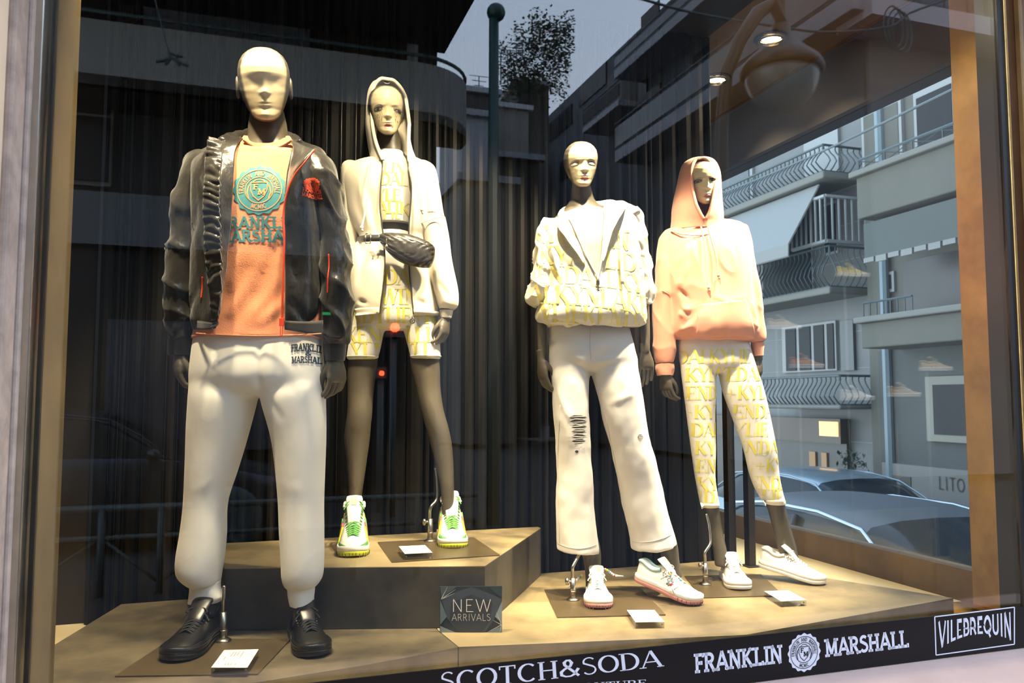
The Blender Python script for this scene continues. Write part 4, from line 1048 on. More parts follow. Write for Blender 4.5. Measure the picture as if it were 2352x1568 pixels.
def head_mesh(D, xc, ychin, ytop, wpx, yaw=0., male=False, dd=.46, tiltx=.10):
    c = px(xc, ychin, D); t_ = px(xc, ytop, D); H = t_.z - c.z; hw = wpx / 2 * c.y / F
    prof = MW if male else FW
    R = []; mask = []; NS = 84; K = 100
    g = lambda a, s: math.exp(-(a / s) ** 2)
    for i in range(NS):
        t = .5 - .5 * math.cos(math.pi * (i + .5) / NS); t = lerp(t, (i + .5) / NS, .75)
        w = interp(*prof, t) * hw; yf = -interp(*YF, t) * dd * H; yb = interp(*YB, t) * dd * H
        cy = (yf + yb) / 2; hy = (yb - yf) / 2; ring = []
        for j in range(K):
            a = 2 * math.pi * j / K
            a = a + .45 * math.cos(a)                    # more points on the face
            x = w * math.cos(a); y = cy + hy * math.sin(a)
            fr = max(0, -math.sin(a)) ** .6; X = x / H; d = 0
            if fr > 0:
                nz = interp([.30, .325, .345, .375, .42, .50, .56], [0, .02, .060, .085 if not male else .10, .055, .022, 0], t)
                d += nz * g(X, .030 + .022 * g(t - .36, .04)) * 1.0
                for s_ in (-1, 1):
                    d += .018 * g(X - s_ * .042, .018) * g(t - .352, .018)
                    d -= (.027 if not male else .035) * g(X - s_ * .135, .075) * g(t - .505, .042 if not male else .075)
                    if not male: d += .020 * g(X - s_ * .135, .042) * g(t - .497, .020)
                    d += .014 * g(X - s_ * .19, .07) * g(t - .38, .06)
                    d += .012 * g(X - s_ * .12, .07) * g(t - .575, .02)
                la = .6 if male else 1
                d += la * (.030 * g(X, .062) * g(t - .242, .015) + .030 * g(X, .055) * g(t - .203, .016) - .016 * g(X, .07) * g(t - .222, .006))
                d += -.014 * g(X, .08) * g(t - .165, .018) + .018 * g(X, .07) * g(t - .085, .04)
                if male: d -= .012 * g(X, .03) * g(t - .235, .012)
            y -= d * H * fr * (.34 if male else 1)
            ring.append((x, y, t * H))
            my = -(.50 if not male else .52) * dd * H - (.35 * dd * H if t < .1 else 0) * (1 - t / .1)
            mask.append((my - y) / H if t > .012 else -.1)
        R.append(ring)
    mb = MB(); mb.rings(R); mask += [-1, -1]
    if male:
        for s_ in (-1, 1):
            k0 = len(mb.v); er = []
            for r_, o_ in ((.3, -.3), (.9, -.1), (1, .5), (.75, .9), (.4, .55)):
                er.append([(s_ * (hw * .95 + .010 * o_ + .002), .012 + .020 * r_ * math.sin(q) + .004, H * .47 + .036 * r_ * math.cos(q)) for q in [2 * math.pi * e / 16 for e in range(16)]])
            mb.rings(er); mask += [-1] * (len(mb.v) - k0)
    me = mb.mesh('head', []); fixn(me)
    me.transform(Matrix.Translation((c.x, D, c.z)) @ Matrix.Rotation(tiltx, 4, 'X') @ Matrix.Rotation(yaw, 4, 'Z'))
    return me, mask, H
def hand_mesh(wrist, down, inner, L=.17, s=1.0, curl=.6, twist=.6, spread=1.0, vox=.0026):
    down = down.normalized(); inner = inner.normalized()
    fro = down.cross(inner).normalized()
    if fro.y > 0: fro = -fro
    inr = (inner * math.cos(twist) + Vector((0, 1, 0)) * math.sin(twist)); inr = (inr - down * inr.dot(down)).normalized()
    fro2 = down.cross(inr).normalized()
    if fro2.y > 0: fro2 = -fro2
    fro = fro2
    mb = MB(); R = []
    for t, a, b in ((-.22, .019, .022), (-.08, .0165, .0215), (0, .016, .022), (.12, .0165, .028), (.26, .0165, .036), (.40, .014, .039), (.47, .010, .036)):
        c = wrist + down * L * t
        R.append([c + s * (a * math.cos(q) * inr + b * math.sin(q) * fro) for q in [2 * math.pi * e / 24 for e in range(24)]])
    mb.rings(R)
    for off, ln, kk in ((.029, .92, 1.0), (.0095, 1.02, 1.05), (-.0095, .96, 1.1), (-.027, .78, 1.2)):
        p = wrist + down * L * (.43 if off > 0 else .41) + fro * off * s * spread
        pts = [p - down * L * .12, p]; a = 0.12
        for seg, da in ((.25, .35), (.16, .75), (.13, .45)):
            a += da * curl * kk
            p = p + (down * math.cos(a) + inr * math.sin(a)) * seg * L * ln + fro * off * .06 * spread
            pts.append(p)
        pts2 = [Vector(v) for v in catmull([tuple(q) for q in pts], 4)]
        rr = [lerp(.0092, .0066, i / (len(pts2) - 1)) * s for i in range(len(pts2))]; rr[0] *= .8; rr[-1] *= .55
        mb.tube(pts2, rr, 10)
    b = wrist + down * L * .08 + fro * .016 * s + inr * .006
    pts = [b, b + (down * .22 + fro * .10 + inr * .10) * L, b + (down * .42 + fro * .10 + inr * (.14 + .06 * curl)) * L, b + (down * .58 + fro * .04 + inr * (.14 + .08 * curl)) * L]
    pts2 = [Vector(v) for v in catmull([tuple(q) for q in pts], 4)]
    rr = [lerp(.0135, .0072, (i / (len(pts2) - 1)) ** .7) * s for i in range(len(pts2))]; rr[-1] *= .6
    mb.tube(pts2, rr, 10)
    return remesh(mb, vox, 3)
def join_mesh(parts):
    """parts: (mesh, mask list or None) -> one mesh with the mask attribute"""
    V = []; Fc = []; K = []
    for me, mk in parts:
        o = len(V); V += [tuple(v.co) for v in me.vertices]; Fc += [tuple(i + o for i in p.vertices) for p in me.polygons]
        K += mk if mk else [-1.] * len(me.vertices)
    me = bpy.data.meshes.new('body'); me.from_pydata(V, [], Fc)
    at = me.attributes.new('mask', 'FLOAT', 'POINT'); at.data.foreach_set('value', K)
    return me

# ------------------------------------------------------------------ shoes
def shoe(name, toe, heel, parent, cols, high=False, L=None, label=None, roll=0., open_lace=True, ws=1.16):
    """toe, heel: world points under the sole; cols: dict of materials"""
    d = toe - heel
    print('SHOE', name, round(d.length, 3))
    if L: heel = toe - d.normalized() * L; d = toe - heel
    L = d.length; y = d.normalized(); x = y.cross(Vector((0, 0, 1))).normalized(); z = x.cross(y).normalized()
    P = lambda a, s, h: heel + x * (a * L) + y * (s * L) + z * (h * L)
    hs = [0, .03, .08, .2, .35, .5, .62, .72, .82, .9, .95, .985, 1]
    hw = [.055, .09, .115, .120, .118, .135, .155, .162, .155, .132, .102, .060, .02]
    if high: ht = ([0, .04, .1, .25, .33, .40, .48, .56, .65, .75, .85, .93, .98, 1], [.50, .56, .57, .54, .56, .53, .42, .33, .27, .22, .195, .17, .15, .11])
    else: ht = ([0, .04, .1, .2, .28, .36, .44, .52, .6, .7, .8, .9, .96, 1], [.30, .325, .31, .27, .27, .31, .31, .27, .24, .20, .175, .155, .13, .09])
    if high: hw = [.09, .125, .145, .150, .148, .150, .158, .162, .155, .132, .102, .060, .02]
    N1 = .42 if not high else .16
    HW = lambda s: interp(hs, hw, s) * ws; HT = lambda s: interp(*ht, s)
    sb = .112          # top of the midsole
    # upper
    R = []; S_ = [0, .01, .03, .06, .1, .15, .2, .25, .3, .35, .4, .45, .5, .55, .6, .65, .7, .75, .8, .85, .89, .93, .96, .98, .995]
    for s in S_:
        w = HW(s) * .95; h = HT(s) - sb * .6; ring = []
        for j in range(21):
            a = math.pi * j / 20; c = math.cos(a); q = math.sin(a)
            hh = h * q ** .75; nar = 1 - (N1 if s < .45 else lerp(N1, .1, min(1, (s - .45) / .3))) * (hh / max(h, .01)) ** 2 * .8
            ring.append(P(w * math.copysign(abs(c) ** .7, c) * nar, s, sb * .6 + hh))
        ring += [P(-w * .9, s, sb * .5), P(w * .9, s, sb * .5)]
        R.append(ring)
    me = MB().rings(R).mesh(name, [cols['upper']], True); fixn(me)
    up = put(me, name, parent, cols['upper'])
    if label: up['label'] = label
    # soles
    def outline(k, s0=0., s1=1.):
        pts = []
        for i in range(25):
            s = lerp(s0, s1, (1 - math.cos(math.pi * i / 24)) / 2); pts.append((HW(s) * k, s))
        return pts + [(-a, s) for a, s in pts[::-1]]
    def layer(z0, z1, k0, k1, m_, nm, grooves=False):
        o_ = outline(1); Rr = []
        for zz, kk in ((z0, k0 * .97), (z0 + .004, k0), (lerp(z0, z1, .5), (k0 + k1) / 2 * 1.01), (z1 - .004, k1), (z1, k1 * .97)):
            cy = .5
            Rr.append([P(a * kk, (s - cy) * (1 + (kk - 1) * .4) + cy, zz + (.03 * max(0, s - .85) / .15 if zz > -1 else 0) * .8 * (s > .85)) for a, s in o_])
        o = MB().rings(Rr).mesh(nm, [m_], True); fixn(o); return put(o, nm, up, m_)
    layer(.0, .058, 1.04, 1.08, cols['out'], 'outsole'); layer(.058, .118, 1.08, 1.06, cols['mid'], 'midsole')
    if 'groove' in cols:
        g_ = MB()
        for s in (.74, .80, .86, .91, .95, .98):
            for sg in (-1, 1):
                w = HW(s) * 1.085
                g_.tube([P(sg * w * 1.0, s * 1.01, .006), P(sg * w, s * 1.01, .052)], .0014, 5)
        for a in (-.04, .0, .04): g_.tube([P(a, 1.012, .03), P(a, 1.014, .062)], .0012, 5)
        g_.build('sole_groove', cols['groove'], up, kind='stuff')
    if 'stitch' in cols:
        g_ = MB(); o_ = outline(1.085)
        for i in range(0, len(o_) - 1):
            for q in range(3):
                a, b_ = o_[i], o_[i + 1]; t0, t1 = q / 3, q / 3 + .18
                lf = lambda s: .102 + (.03 * max(0, s - .85) / .15 * .8)
                p0 = P(lerp(a[0], b_[0], t0), lerp(a[1], b_[1], t0) * 1.01 - .003, lf(a[1])); p1 = P(lerp(a[0], b_[0], t1), lerp(a[1], b_[1], t1) * 1.01 - .003, lf(a[1]))
                if (p1 - p0).length > .0008: g_.tube([p0, p1], .0007, 4)
        g_.build('sole_stitching', cols['stitch'], up, kind='stuff')
    # mudguard round the toe
    def strip(sa, sb_, lo, hi, m_, nm, off=.012):
        mb = MB(); Rr = []
        for i in range(19):
            s = lerp(sa, sb_, i / 18); w = HW(s) * .95; h = HT(s) - sb * .6; row = []
            for sg in (1,):
                pass
            for j in range(21):
                a = math.pi * j / 20; c = math.cos(a); q = math.sin(a); lim = hi(s)
                hh = h * q ** .75
                if hh > lim * h: hh = lim * h; q = (lim) ** (1 / .75); c = math.copysign(math.sqrt(max(0, 1 - q * q)), c)
                nar = 1 - (N1 if s < .45 else lerp(N1, .1, min(1, (s - .45) / .3))) * (hh / max(h, .01)) ** 2 * .8
                row.append(P((w + off * .8) * math.copysign(abs(c) ** .7, c) * nar, s * 1.004, sb * .6 + hh + off * .35 * (q)))
            Rr.append(row)
        for side in (0, 1):
            rows = [r[:8] if side == 0 else r[13:] for r in Rr]
            mb.rings(rows, closed=False)
        if sb_ > .97: mb.rings([Rr[-1]] + [[P(0, 1.0, .1)] * 21], closed=False)
        o = mb.mesh(nm, [m_], True); fixn(o); o = put(o, nm, up, m_); so = o.modifiers.new('thickness', 'SOLIDIFY'); so.thickness = .002; return o
    if 'guard' in cols: strip(.70, .995, 0, lambda s: lerp(.5, .8, (s - .7) / .3), cols['guard'], 'toe_guard')
    if 'heelpatch' in cols: strip(.0, .22, 0, lambda s: .7 if high else .6, cols['heelpatch'], 'heel_panel', .008)
    # side stripes
    if 'stripe' in cols:
        for k_, (m_, s0) in enumerate(cols['stripe']):
            for sg in (-1, 1):
                mb = MB(); row = []
                for i in range(8):
                    t = i / 7; s = s0 + .02 * k_ + .12 * t; h = HT(s) - sb * .6; q = .15 + .55 * (1 - t); hh = h * q
                    a = math.asin(min(1, q ** (1 / .75))); nar = 1 - (N1 if s < .45 else lerp(N1, .1, min(1, (s - .45) / .3))) * q ** 2 * .8
                    row.append(P(sg * HW(s) * .97 * abs(math.cos(a)) ** .7 * nar + sg * .006, s, sb * .6 + hh))
                mb.tube(row, .0042, 6, flat=.5).build('side_stripe', m_, up, smooth=True)
    # collar rim
    rim = [(s, 1) for s in (.36, .28, .2, .12, .06, .02)] + [(.0, 0)] + [(s, -1) for s in (.02, .06, .12, .2, .28, .36)]
    pts = [P(sg * HW(s) * (.56 if not high else .74) * (1 if sg else 0), s, HT(s) - .012) for s, sg in rim]
    MB().tube([Vector(v) for v in catmull([tuple(p) for p in pts], 3)], .0065 if not high else .0055, 8).build('collar_rim', cols['rim'], up, smooth=True)
    # tongue
    top = .43 if not high else .66; s_t = .30 if not high else .31
    Rr = []
    for t in np.linspace(0, 1, 9):
        s = lerp(.56, s_t, t); zz = lerp(HT(.56) - .02, top, t ** .8); w = lerp(.075, .115, t) * (1 if t < .95 else .85)
        n_ = Vector((0, -.3 - .7 * t, .9 - .7 * t))
        Rr.append([P(w * math.cos(q), s + .022 * math.sin(q) * (.5 + .5 * t), zz + .022 * math.sin(q)) for q in [2 * math.pi * e / 16 for e in range(16)]])
    me = MB().rings(Rr).mesh('tongue', [cols['tongue']], True); fixn(me); tg = put(me, 'tongue', up, cols['tongue'])
    if 'tab' in cols:
        Rr = []
        for t in (.62, .7, .85, .94):
            s = lerp(.56, s_t, t); zz = lerp(HT(.56) - .02, top, t ** .8); o_ = cols.get('tabx', (-.04, .04))
            Rr.append([P(o_[0], s + .024 * (.5 + .5 * t) + .006, zz + .020), P(o_[1], s + .024 * (.5 + .5 * t) + .006, zz + .020)])
        MB().rings(Rr, closed=False).build('tongue_tab', cols['tab'], up)
    # laces
    lc = MB(); N = 11 if high else 7; s0, s1 = (.365, .72) if high else (.42, .68)
    prev = None
    for i in range(N):
        s = lerp(s0, s1, i / (N - 1)); w = lerp(.115 if high else .095, .078, i / (N - 1))
        for sg in (-1, 1):
            pts = []
            for t in np.linspace(-1, 1, 7):
                ss = s + sg * .02 * t; hh = HT(ss) * (1 - .16 * abs(t) ** 2.2) + .012 + .008 * (1 - abs(t)) * (sg + 1) / 2
                if high or i < 2: hh = max(hh, 0)
                pts.append(P(w * t, ss + .01, hh))
            lc.tube(pts, .0042, 6, flat=.55)
    bs = s0 - .01; bz = HT(bs) + .03
    for sg in (-1, 1):
        lp = [P(0, bs, bz), P(sg * .05, bs + .02, bz + .03), P(sg * .10, bs + .05, bz + .012), P(sg * .105, bs + .06, bz - .012), P(sg * .05, bs + .04, bz - .005), P(0, bs + .01, bz)]
        lc.tube([Vector(v) for v in catmull([tuple(p) for p in lp], 4)], .0028, 6, flat=.6)
        tl = [P(0, bs, bz), P(sg * .06, bs + .05, bz - .005), P(sg * .11, bs + .07, bz - .04), P(sg * .13, bs + .09, bz - .07)]
        lc.tube([Vector(v) for v in catmull([tuple(p) for p in tl], 4)], .0026, 6, flat=.7)
    lc.ball(P(0, bs + .01, bz), .006, 6)
    lc.build('shoelace', cols['lace'], up, smooth=True)
    ey = MB()
    for i in range(N):
        s = lerp(s0, s1, i / (N - 1)) + .01
        for sg in (-1, 1): ey.ball(P(sg * lerp(.105, .082, i / (N - 1)), s, HT(s) * .80 + .0), .0026, 5)
    ey.build('eyelets', cols.get('eyelet', m_ink), up, kind='stuff')
    return up, P, HT, HW
# ------------------------------------------------------------------ cloth helpers
def fold_fn(folds=(), fine=.0, fsc=(14, 14, 9), seed=3, ridge=.0, rsc=(9, 9, 7), wave=.0, wsc=(5, 5, 2.2)):
    """folds: (p0, p1, width m, depth m) creases as capsules of influence"""
    fl = [(Vector(a), Vector(b), w, d) for a, b, w, d in folds]
    def fn(co, n):
        d = 0
        if wave: d += 1.35 * wave * noise.noise(Vector((co.x * wsc[0] + seed, co.y * wsc[1], co.z * wsc[2])))
        if fine: d += fine * noise.noise(Vector((co.x * fsc[0], co.y * fsc[1] + seed, co.z * fsc[2])))
        if ridge:
            q = 1 - abs(noise.noise(Vector((co.x * rsc[0] + seed * 3, co.y * rsc[1], co.z * rsc[2] + .6 * co.x * rsc[2])))) * 2.2
            d += ridge * max(-.4, q) ** 3 if q > 0 else 0
        for a, b, w, dp in fl:
            ab = b - a; t = max(0, min(1, (co - a).dot(ab) / ab.length_squared)); q = (co - a - ab * t).length
            if q < 3 * w: d += dp * math.exp(-(q / w) ** 2) * math.sin(math.pi * (.1 + .8 * t)) ** .5
        return d
    return fn
def FP(D, *pts):
    """crease end points given as px (x, y) on the front of the figure"""
    return [px(x, y, D) for x, y in pts]
def creases(D, lst, front=-.1):
    """(x0, y0, x1, y1, width px, depth m)"""
    return [(px(a, b, D + front), px(c, d, D + front), w * D / F, dp * 1.5) for a, b, c, d, w, dp in lst]
def shell(spec, D, name, parent, m, th=.004, sub=6, k=72, p=.85, disp=None, build=True):
    R = shell_rings(spec, D, sub, k, p)
    mb = MB(); mb.rings(R, closed=False); me = mb.mesh(name, [m], True)
    if disp: displace(me, disp)
    me = baked(me, [('SOLIDIFY', dict(thickness=th, offset=1))])
    return me, R
def loftm(spec, D, sub=6, k=48, p=.9, tilt=0., disp=None):
    me = MB().rings(body_rings(spec, D, sub, k, p, tilt)).mesh('loft', []); fixn(me)
    if disp: displace(me, disp)
    return me
def merge(*ms):
    V = []; Fc = []
    for me in ms:
        o = len(V); V += [tuple(v.co) for v in me.vertices]; Fc += [tuple(i + o for i in p.vertices) for p in me.polygons]
    me = bpy.data.meshes.new('merged'); me.from_pydata(V, [], Fc); return me
def strip_mesh(A, B_, n=40, th=.004, disp=None, m=6):
    """cloth strip between two 3D polylines"""
    a = catmull([tuple(p) for p in A], n // (len(A) - 1)); b = catmull([tuple(p) for p in B_], n // (len(B_) - 1))
    L = min(len(a), len(b))
    a = [a[round(i * (len(a) - 1) / (L - 1))] for i in range(L)]; b = [b[round(i * (len(b) - 1) / (L - 1))] for i in range(L)]
    R = [[Vector(a[i]).lerp(Vector(b[i]), j / m) for j in range(m + 1)] for i in range(L)]
    me = MB().rings(R, closed=False).mesh('strip', [], True)
    if disp: displace(me, disp)
    return baked(me, [('SOLIDIFY', dict(thickness=th, offset=0))])
def cloth(name, col, rough=.85, b=.25, bs=350, bd=.0006, sheen=.3, **k): return mat(name, col, rough, bump=b, bscale=bs, bdist=bd, sheen=sheen, **k)
def rows_print(words, D, x0, x1, ys, cap, bvh, m, parent, name='printed_letters', slope=0., shift=None, off=.0012):
    """rows of large thin-and-thick letters lying on the cloth"""
    pr = projector(bvh, D, off); items = []
    for r, yb in enumerate(ys):
        s = words[r % len(words)]; it, w = text2d(s, 'didone', .16); sc_ = cap
        xs = x0 + (shift[r % len(shift)] if shift else 0)
        for vs, fs in it:
            q = [(xs + x * sc_ * .92, yb - y * sc_ + slope * (x * sc_)) for x, y in vs]
            if q[0][0] > x1: continue
            items.append((q, fs))
    return print_on(items, pr, name, m, parent)
def drawstring(pts, parent, m, r=.0035, name='drawstring', knot=True):
    pts = [Vector(v) for v in catmull([tuple(p) for p in pts], 6)]
    mb = MB().tube(pts, r, 8, flat=.6)
    if knot:
        mb.ball(pts[-1], r * 2.0, 6); mb.tube([pts[-1], pts[-1] + Vector((.004, -.002, -.016))], [r * .8, r * 1.3], 6)
    return mb.build(name, m, parent, smooth=True)
def zipteeth(pts, parent, m, name='zipper', r=.0022):
    pts = [Vector(v) for v in catmull([tuple(p) for p in pts], 8)]
    return MB().tube(pts, r, 6).build(name, m, parent, smooth=True)
# ================================================================== the man figure
DM = 2.555
man = empty('mannequin', px(600, 1470, DM) * 1, 'tall faceless man mannequin in black windbreaker, orange tee and cream joggers', 'mannequin')
man.location.z = 0
hm, hk, HH = head_mesh(DM, 612, 283, 122, 117, yaw=.30, male=True, dd=.47, tiltx=.26)
core = MB()
core.rings(body_rings([(250, 578, 650, .050, .02), (290, 571, 659, .054, .02), (325, 568, 664, .060, .02), (345, 540, 690, .075, .03), (372, 470, 745, .085, .03), (420, 460, 745, .10, .02), (520, 475, 735, .10, .02), (640, 480, 725, .095, .02), (740, 465, 730, .10, .02), (850, 470, 725, .09, .02), (880, 560, 640, .05, .02)], DM, 5, 36))
for sp_ in ([(800, 470, 590, .07, .02), (950, 455, 570, .07, .01), (1120, 445, 515, .055, .01), (1300, 440, 500, .045, .02), (1400, 455, 500, .036, .02), (1440, 460, 498, .036, .01)],
            [(800, 600, 720, .07, .02), (950, 615, 725, .07, .01), (1120, 655, 725, .055, .01), (1300, 668, 722, .045, .02), (1400, 672, 715, .036, .02), (1440, 672, 712, .036, .01)],
            [(385, 440, 500, .05, .03), (500, 410, 455, .045, .03), (640, 398, 440, .04, .02), (760, 400, 432, .03, .0), (822, 398, 430, .026, .0)],
            [(385, 700, 765, .05, .03), (500, 745, 785, .045, .03), (640, 755, 795, .04, .02), (760, 755, 790, .03, .0), (832, 757, 790, .026, .0)]):
    core.rings(body_rings(sp_, DM, 5, 28))
cm = remesh(core, .007, 6)
h1 = hand_mesh(px(412, 812, DM), px(409, 880, DM) - px(412, 812, DM), Vector((1, 0, 0)), L=.150, s=1.12, curl=.95, twist=.5)
h2 = hand_mesh(px(772, 822, DM), px(775, 900, DM) - px(772, 822, DM), Vector((-1, 0, 0)), L=.165, s=1.12, curl=.85, twist=.5)
bodym = join_mesh([(hm, hk), (cm, None), (h1, None), (h2, None)])
put(bodym, 'body', man, m_mann)
# --- tee
m_tee = cloth('orange_jersey', (.74, .27, .12), .85, b=.7, bs=260, bd=.0012)
tsp = [(316, 562, 668, .056, .02, 1), (330, 548, 682, .068, .02, 1), (350, 500, 730, .085, .02, 1), (380, 470, 752, .105, .02, 1), (450, 478, 742, .120, .01, 1), (560, 476, 738, .118, .01, 1), (680, 468, 738, .112, .01, 1), (740, 455, 740, .116, .01, 1), (777, 447, 741, .120, .01, 1)]
tm = loftm([t[:5] for t in tsp], DM, 8, 96, .88)
# neckline scooped at the front
tf = fold_fn(creases(DM, [(530, 720, 600, 610, 10, .006), (560, 760, 640, 640, 10, .006), (530, 660, 560, 560, 8, .004), (600, 745, 650, 690, 9, .006), (545, 590, 640, 600, 8, .003), (640, 560, 600, 640, 8, -.004)]), fine=.0025, fsc=(20, 20, 16), wave=.006, wsc=(9, 9, 5))
zt_ = px(600, 318, DM).z
def neck(co, n):
    if co.z > zt_ - .035 and co.y < DM:
        x = (co.x - px(613, 330, DM).x) / .075
        if abs(x) < 1: return Vector((0, 0, -.030 * (1 - x * x) * max(0, (co.z - zt_ + .035) / .035)))
    return tf(co, n) * (1 if co.z < zt_ - .06 else .3)
displace(tm, neck)
tee = put(tm, 'tee_shirt', man, m_tee); tee['label'] = 'orange crew neck tee with a teal round seal print'
tb = bvh_of(tm)
cp = [px(x, y, DM - .062) for x, y in ((560, 320), (575, 331), (593, 340), (613, 343), (634, 340), (653, 332), (670, 321))]
MB().tube([Vector(v) for v in catmull([tuple(p) for p in cp], 4)], .006, 8).build('neck_band', m_tee, tee, smooth=True)
DP = DM - .105
hb = [px(x, y, DM - .118) for x, y in ((450, 765), (520, 769), (600, 771), (680, 769), (738, 766))]
MB().tube([Vector(v) for v in catmull([tuple(p) for p in hb], 6)], .0018, 5).build('hem_stitch', m_tee, tee, smooth=True)
m_teal = cloth('teal_print', (.035, .20, .22), .6, b=.2, sheen=0)
m_teeL = cloth('print_gap', (.74, .27, .11), .85, b=.3, sheen=0)
pr = projector(tb, DP, .0012); pr2 = projector(tb, DP, .0020)
base, top = seal2d()
seal_at = lambda x, y: (596 + x * 62, 437 - y * 59)
print_on(base, lambda x, y: pr(*seal_at(x, y)), 'round_seal', m_teal, tee)
print_on(top, lambda x, y: pr2(*seal_at(x, y)), 'seal_lines', m_teeL, tee)
def on_px(pr_, s, style, x0, x1, y0, y1, name, m, parent, warp=None, res=.12):
    it, w = text2d(s, style, res)
    f = lambda x, y: pr_(lerp(x0, x1, x / w), lerp(y0, y1, y) + (warp(x / w, y) if warp else 0))
    return print_on(it, f, name, m, parent)
on_px(pr, 'FRANKLIN', 'college', 509, 681, 525, 498, 'lettering', m_teal, tee)
on_px(pr, 'MARSHALL', 'college', 503, 690, 556, 528, 'lettering', m_teal, tee)
# --- windbreaker
m_jack = mat('black_nylon', (.015, .0125, .009), .28, spec=.5, bump=.7, bscale=20, bdist=.010, sheen=.2, bstretch=(1, 1, .6))
m_rib = cloth('black_rib', (.03, .025, .018), .8, b=.5, bs=300)
m_red = mat('red_zip', (.75, .06, .02), .4)
jf = fold_fn(creases(DM, [(455, 420, 500, 600, 9, .012), (700, 420, 735, 560, 8, .010), (660, 600, 720, 690, 8, .008), (735, 480, 690, 640, 8, -.010), (668, 700, 735, 740, 7, .007), (455, 560, 480, 700, 8, .01), (690, 380, 760, 430, 9, .010), (455, 380, 430, 430, 9, .012)]), fine=.004, fsc=(26, 26, 12), ridge=.009, rsc=(10, 10, 6), wave=.008, wsc=(10, 10, 4))
jsp = [(322, 520, 690, .080, .05, 548, 676), (336, 490, 722, .100, .045, 543, 676), (352, 462, 745, .115, .04, 538, 672), (380, 447, 755, .130, .03, 535, 664), (430, 445, 752, .142, .02, 530, 655), (520, 448, 745, .145, .01, 522, 650), (640, 446, 743, .140, .01, 506, 651), (720, 443, 743, .136, .01, 496, 651), (748, 445, 742, .132, .01, 492, 651), (762, 449, 740, .128, .01, 490, 652)]
jm, JR = shell(jsp, DM, 'jacket', None, m_jack, disp=jf, k=90)
sfl = lambda seed: fold_fn(fine=.006, fsc=(20, 20, 14), ridge=.011, rsc=(9, 9, 9), seed=seed, wave=.005, wsc=(9, 9, 7))
s1 = loftm([(352, 470, 508, .03, .04), (368, 438, 515, .065, .035), (400, 419, 500, .078, .03), (450, 408, 478, .075, .02), (520, 399, 460, .068, .02), (580, 391, 455, .064, .01), (640, 386, 452, .062, .0), (700, 386, 450, .060, .0), (745, 387, 448, .055, .0), (768, 390, 444, .045, .0), (776, 392, 438, .038, .0)], DM, 9, 72, .9, disp=sfl(4))
s2 = loftm([(345, 688, 728, .03, .04), (362, 690, 758, .065, .035), (395, 712, 774, .078, .03), (450, 722, 785, .075, .02), (520, 735, 792, .068, .02), (600, 742, 802, .064, .01), (680, 744, 809, .062, .0), (740, 744, 810, .060, .0), (775, 744, 804, .05, .0), (790, 745, 796, .038, .0)], DM, 9, 72, .9, disp=sfl(8))
jk = put(merge(jm, s1, s2), 'windbreaker', man, m_jack); jk['label'] = 'open black nylon windbreaker with red zip'
for sp_ in ([(768, 390, 443, .036, 0), (790, 388, 441, .035, 0), (808, 387, 440, .034, 0), (816, 389, 438, .033, 0)], [(782, 746, 796, .036, 0), (800, 745, 795, .035, 0), (818, 746, 793, .034, 0), (828, 748, 791, .033, 0)]):
    put(loftm(sp_, DM, 5, 40), 'ribbed_cuff', jk, m_rib)
# folded-back gathered placket on the figure's right, standing collar
gf = lambda co, n: .006 * math.sin(co.z * 260 + 8 * noise.noise(co * 14)) * noise.noise(co * 9) * 2.0 + .007 * noise.noise(Vector((co.x * 20, co.y, co.z * 55)))
A = [px(x, y, DM - d) for x, y, d in ((479, 313, .06), (474, 350, .11), (469, 420, .15), (468, 500, .158), (472, 580, .158), (480, 660, .152), (486, 720, .142), (489, 752, .136))]
Bp = [px(x, y, DM - d) for x, y, d in ((512, 324, .05), (510, 360, .12), (504, 430, .165), (504, 510, .17), (508, 590, .168), (508, 660, .160), (502, 720, .148), (498, 752, .140))]
put(strip_mesh(A, Bp, 150, .007, gf, 10), 'gathered_placket', jk, m_jack)
A2 = [px(x, y, DM - d) for x, y, d in ((510, 322, .05), (509, 360, .118), (503, 430, .158), (504, 510, .160), (507, 590, .158), (507, 680, .150), (496, 750, .138))]
B2 = [px(x, y, DM - d) for x, y, d in ((558, 318, .035), (541, 345, .088), (536, 420, .125), (530, 510, .132), (522, 590, .130), (510, 680, .128), (496, 750, .126))]
put(strip_mesh(A2, B2, 90, .004, lambda c, n: .005 * noise.noise(c * 22), 10), 'jacket_lining', jk, m_jack)
# rolled hood behind the neck
hd = []
for i, (x, y, d, r) in enumerate([(508, 326, -.04, .016), (530, 322, .02, .022), (560, 318, .08, .028), (600, 314, .12, .03), (640, 316, .11, .028), (668, 322, .06, .024), (690, 334, .0, .018)]): hd.append((px(x, y, DM + d), r))
pts = [Vector(v) for v in catmull([tuple(p) for p, r in hd], 6)]; rr = [v[0] for v in catmull([(r,) for p, r in hd], 6)]
me = MB().tube(pts, rr, 20).mesh('hood', [m_jack], True); fixn(me); displace(me, lambda c, n: .006 * noise.noise(c * 40)); put(me, 'rolled_hood', jk, m_jack)
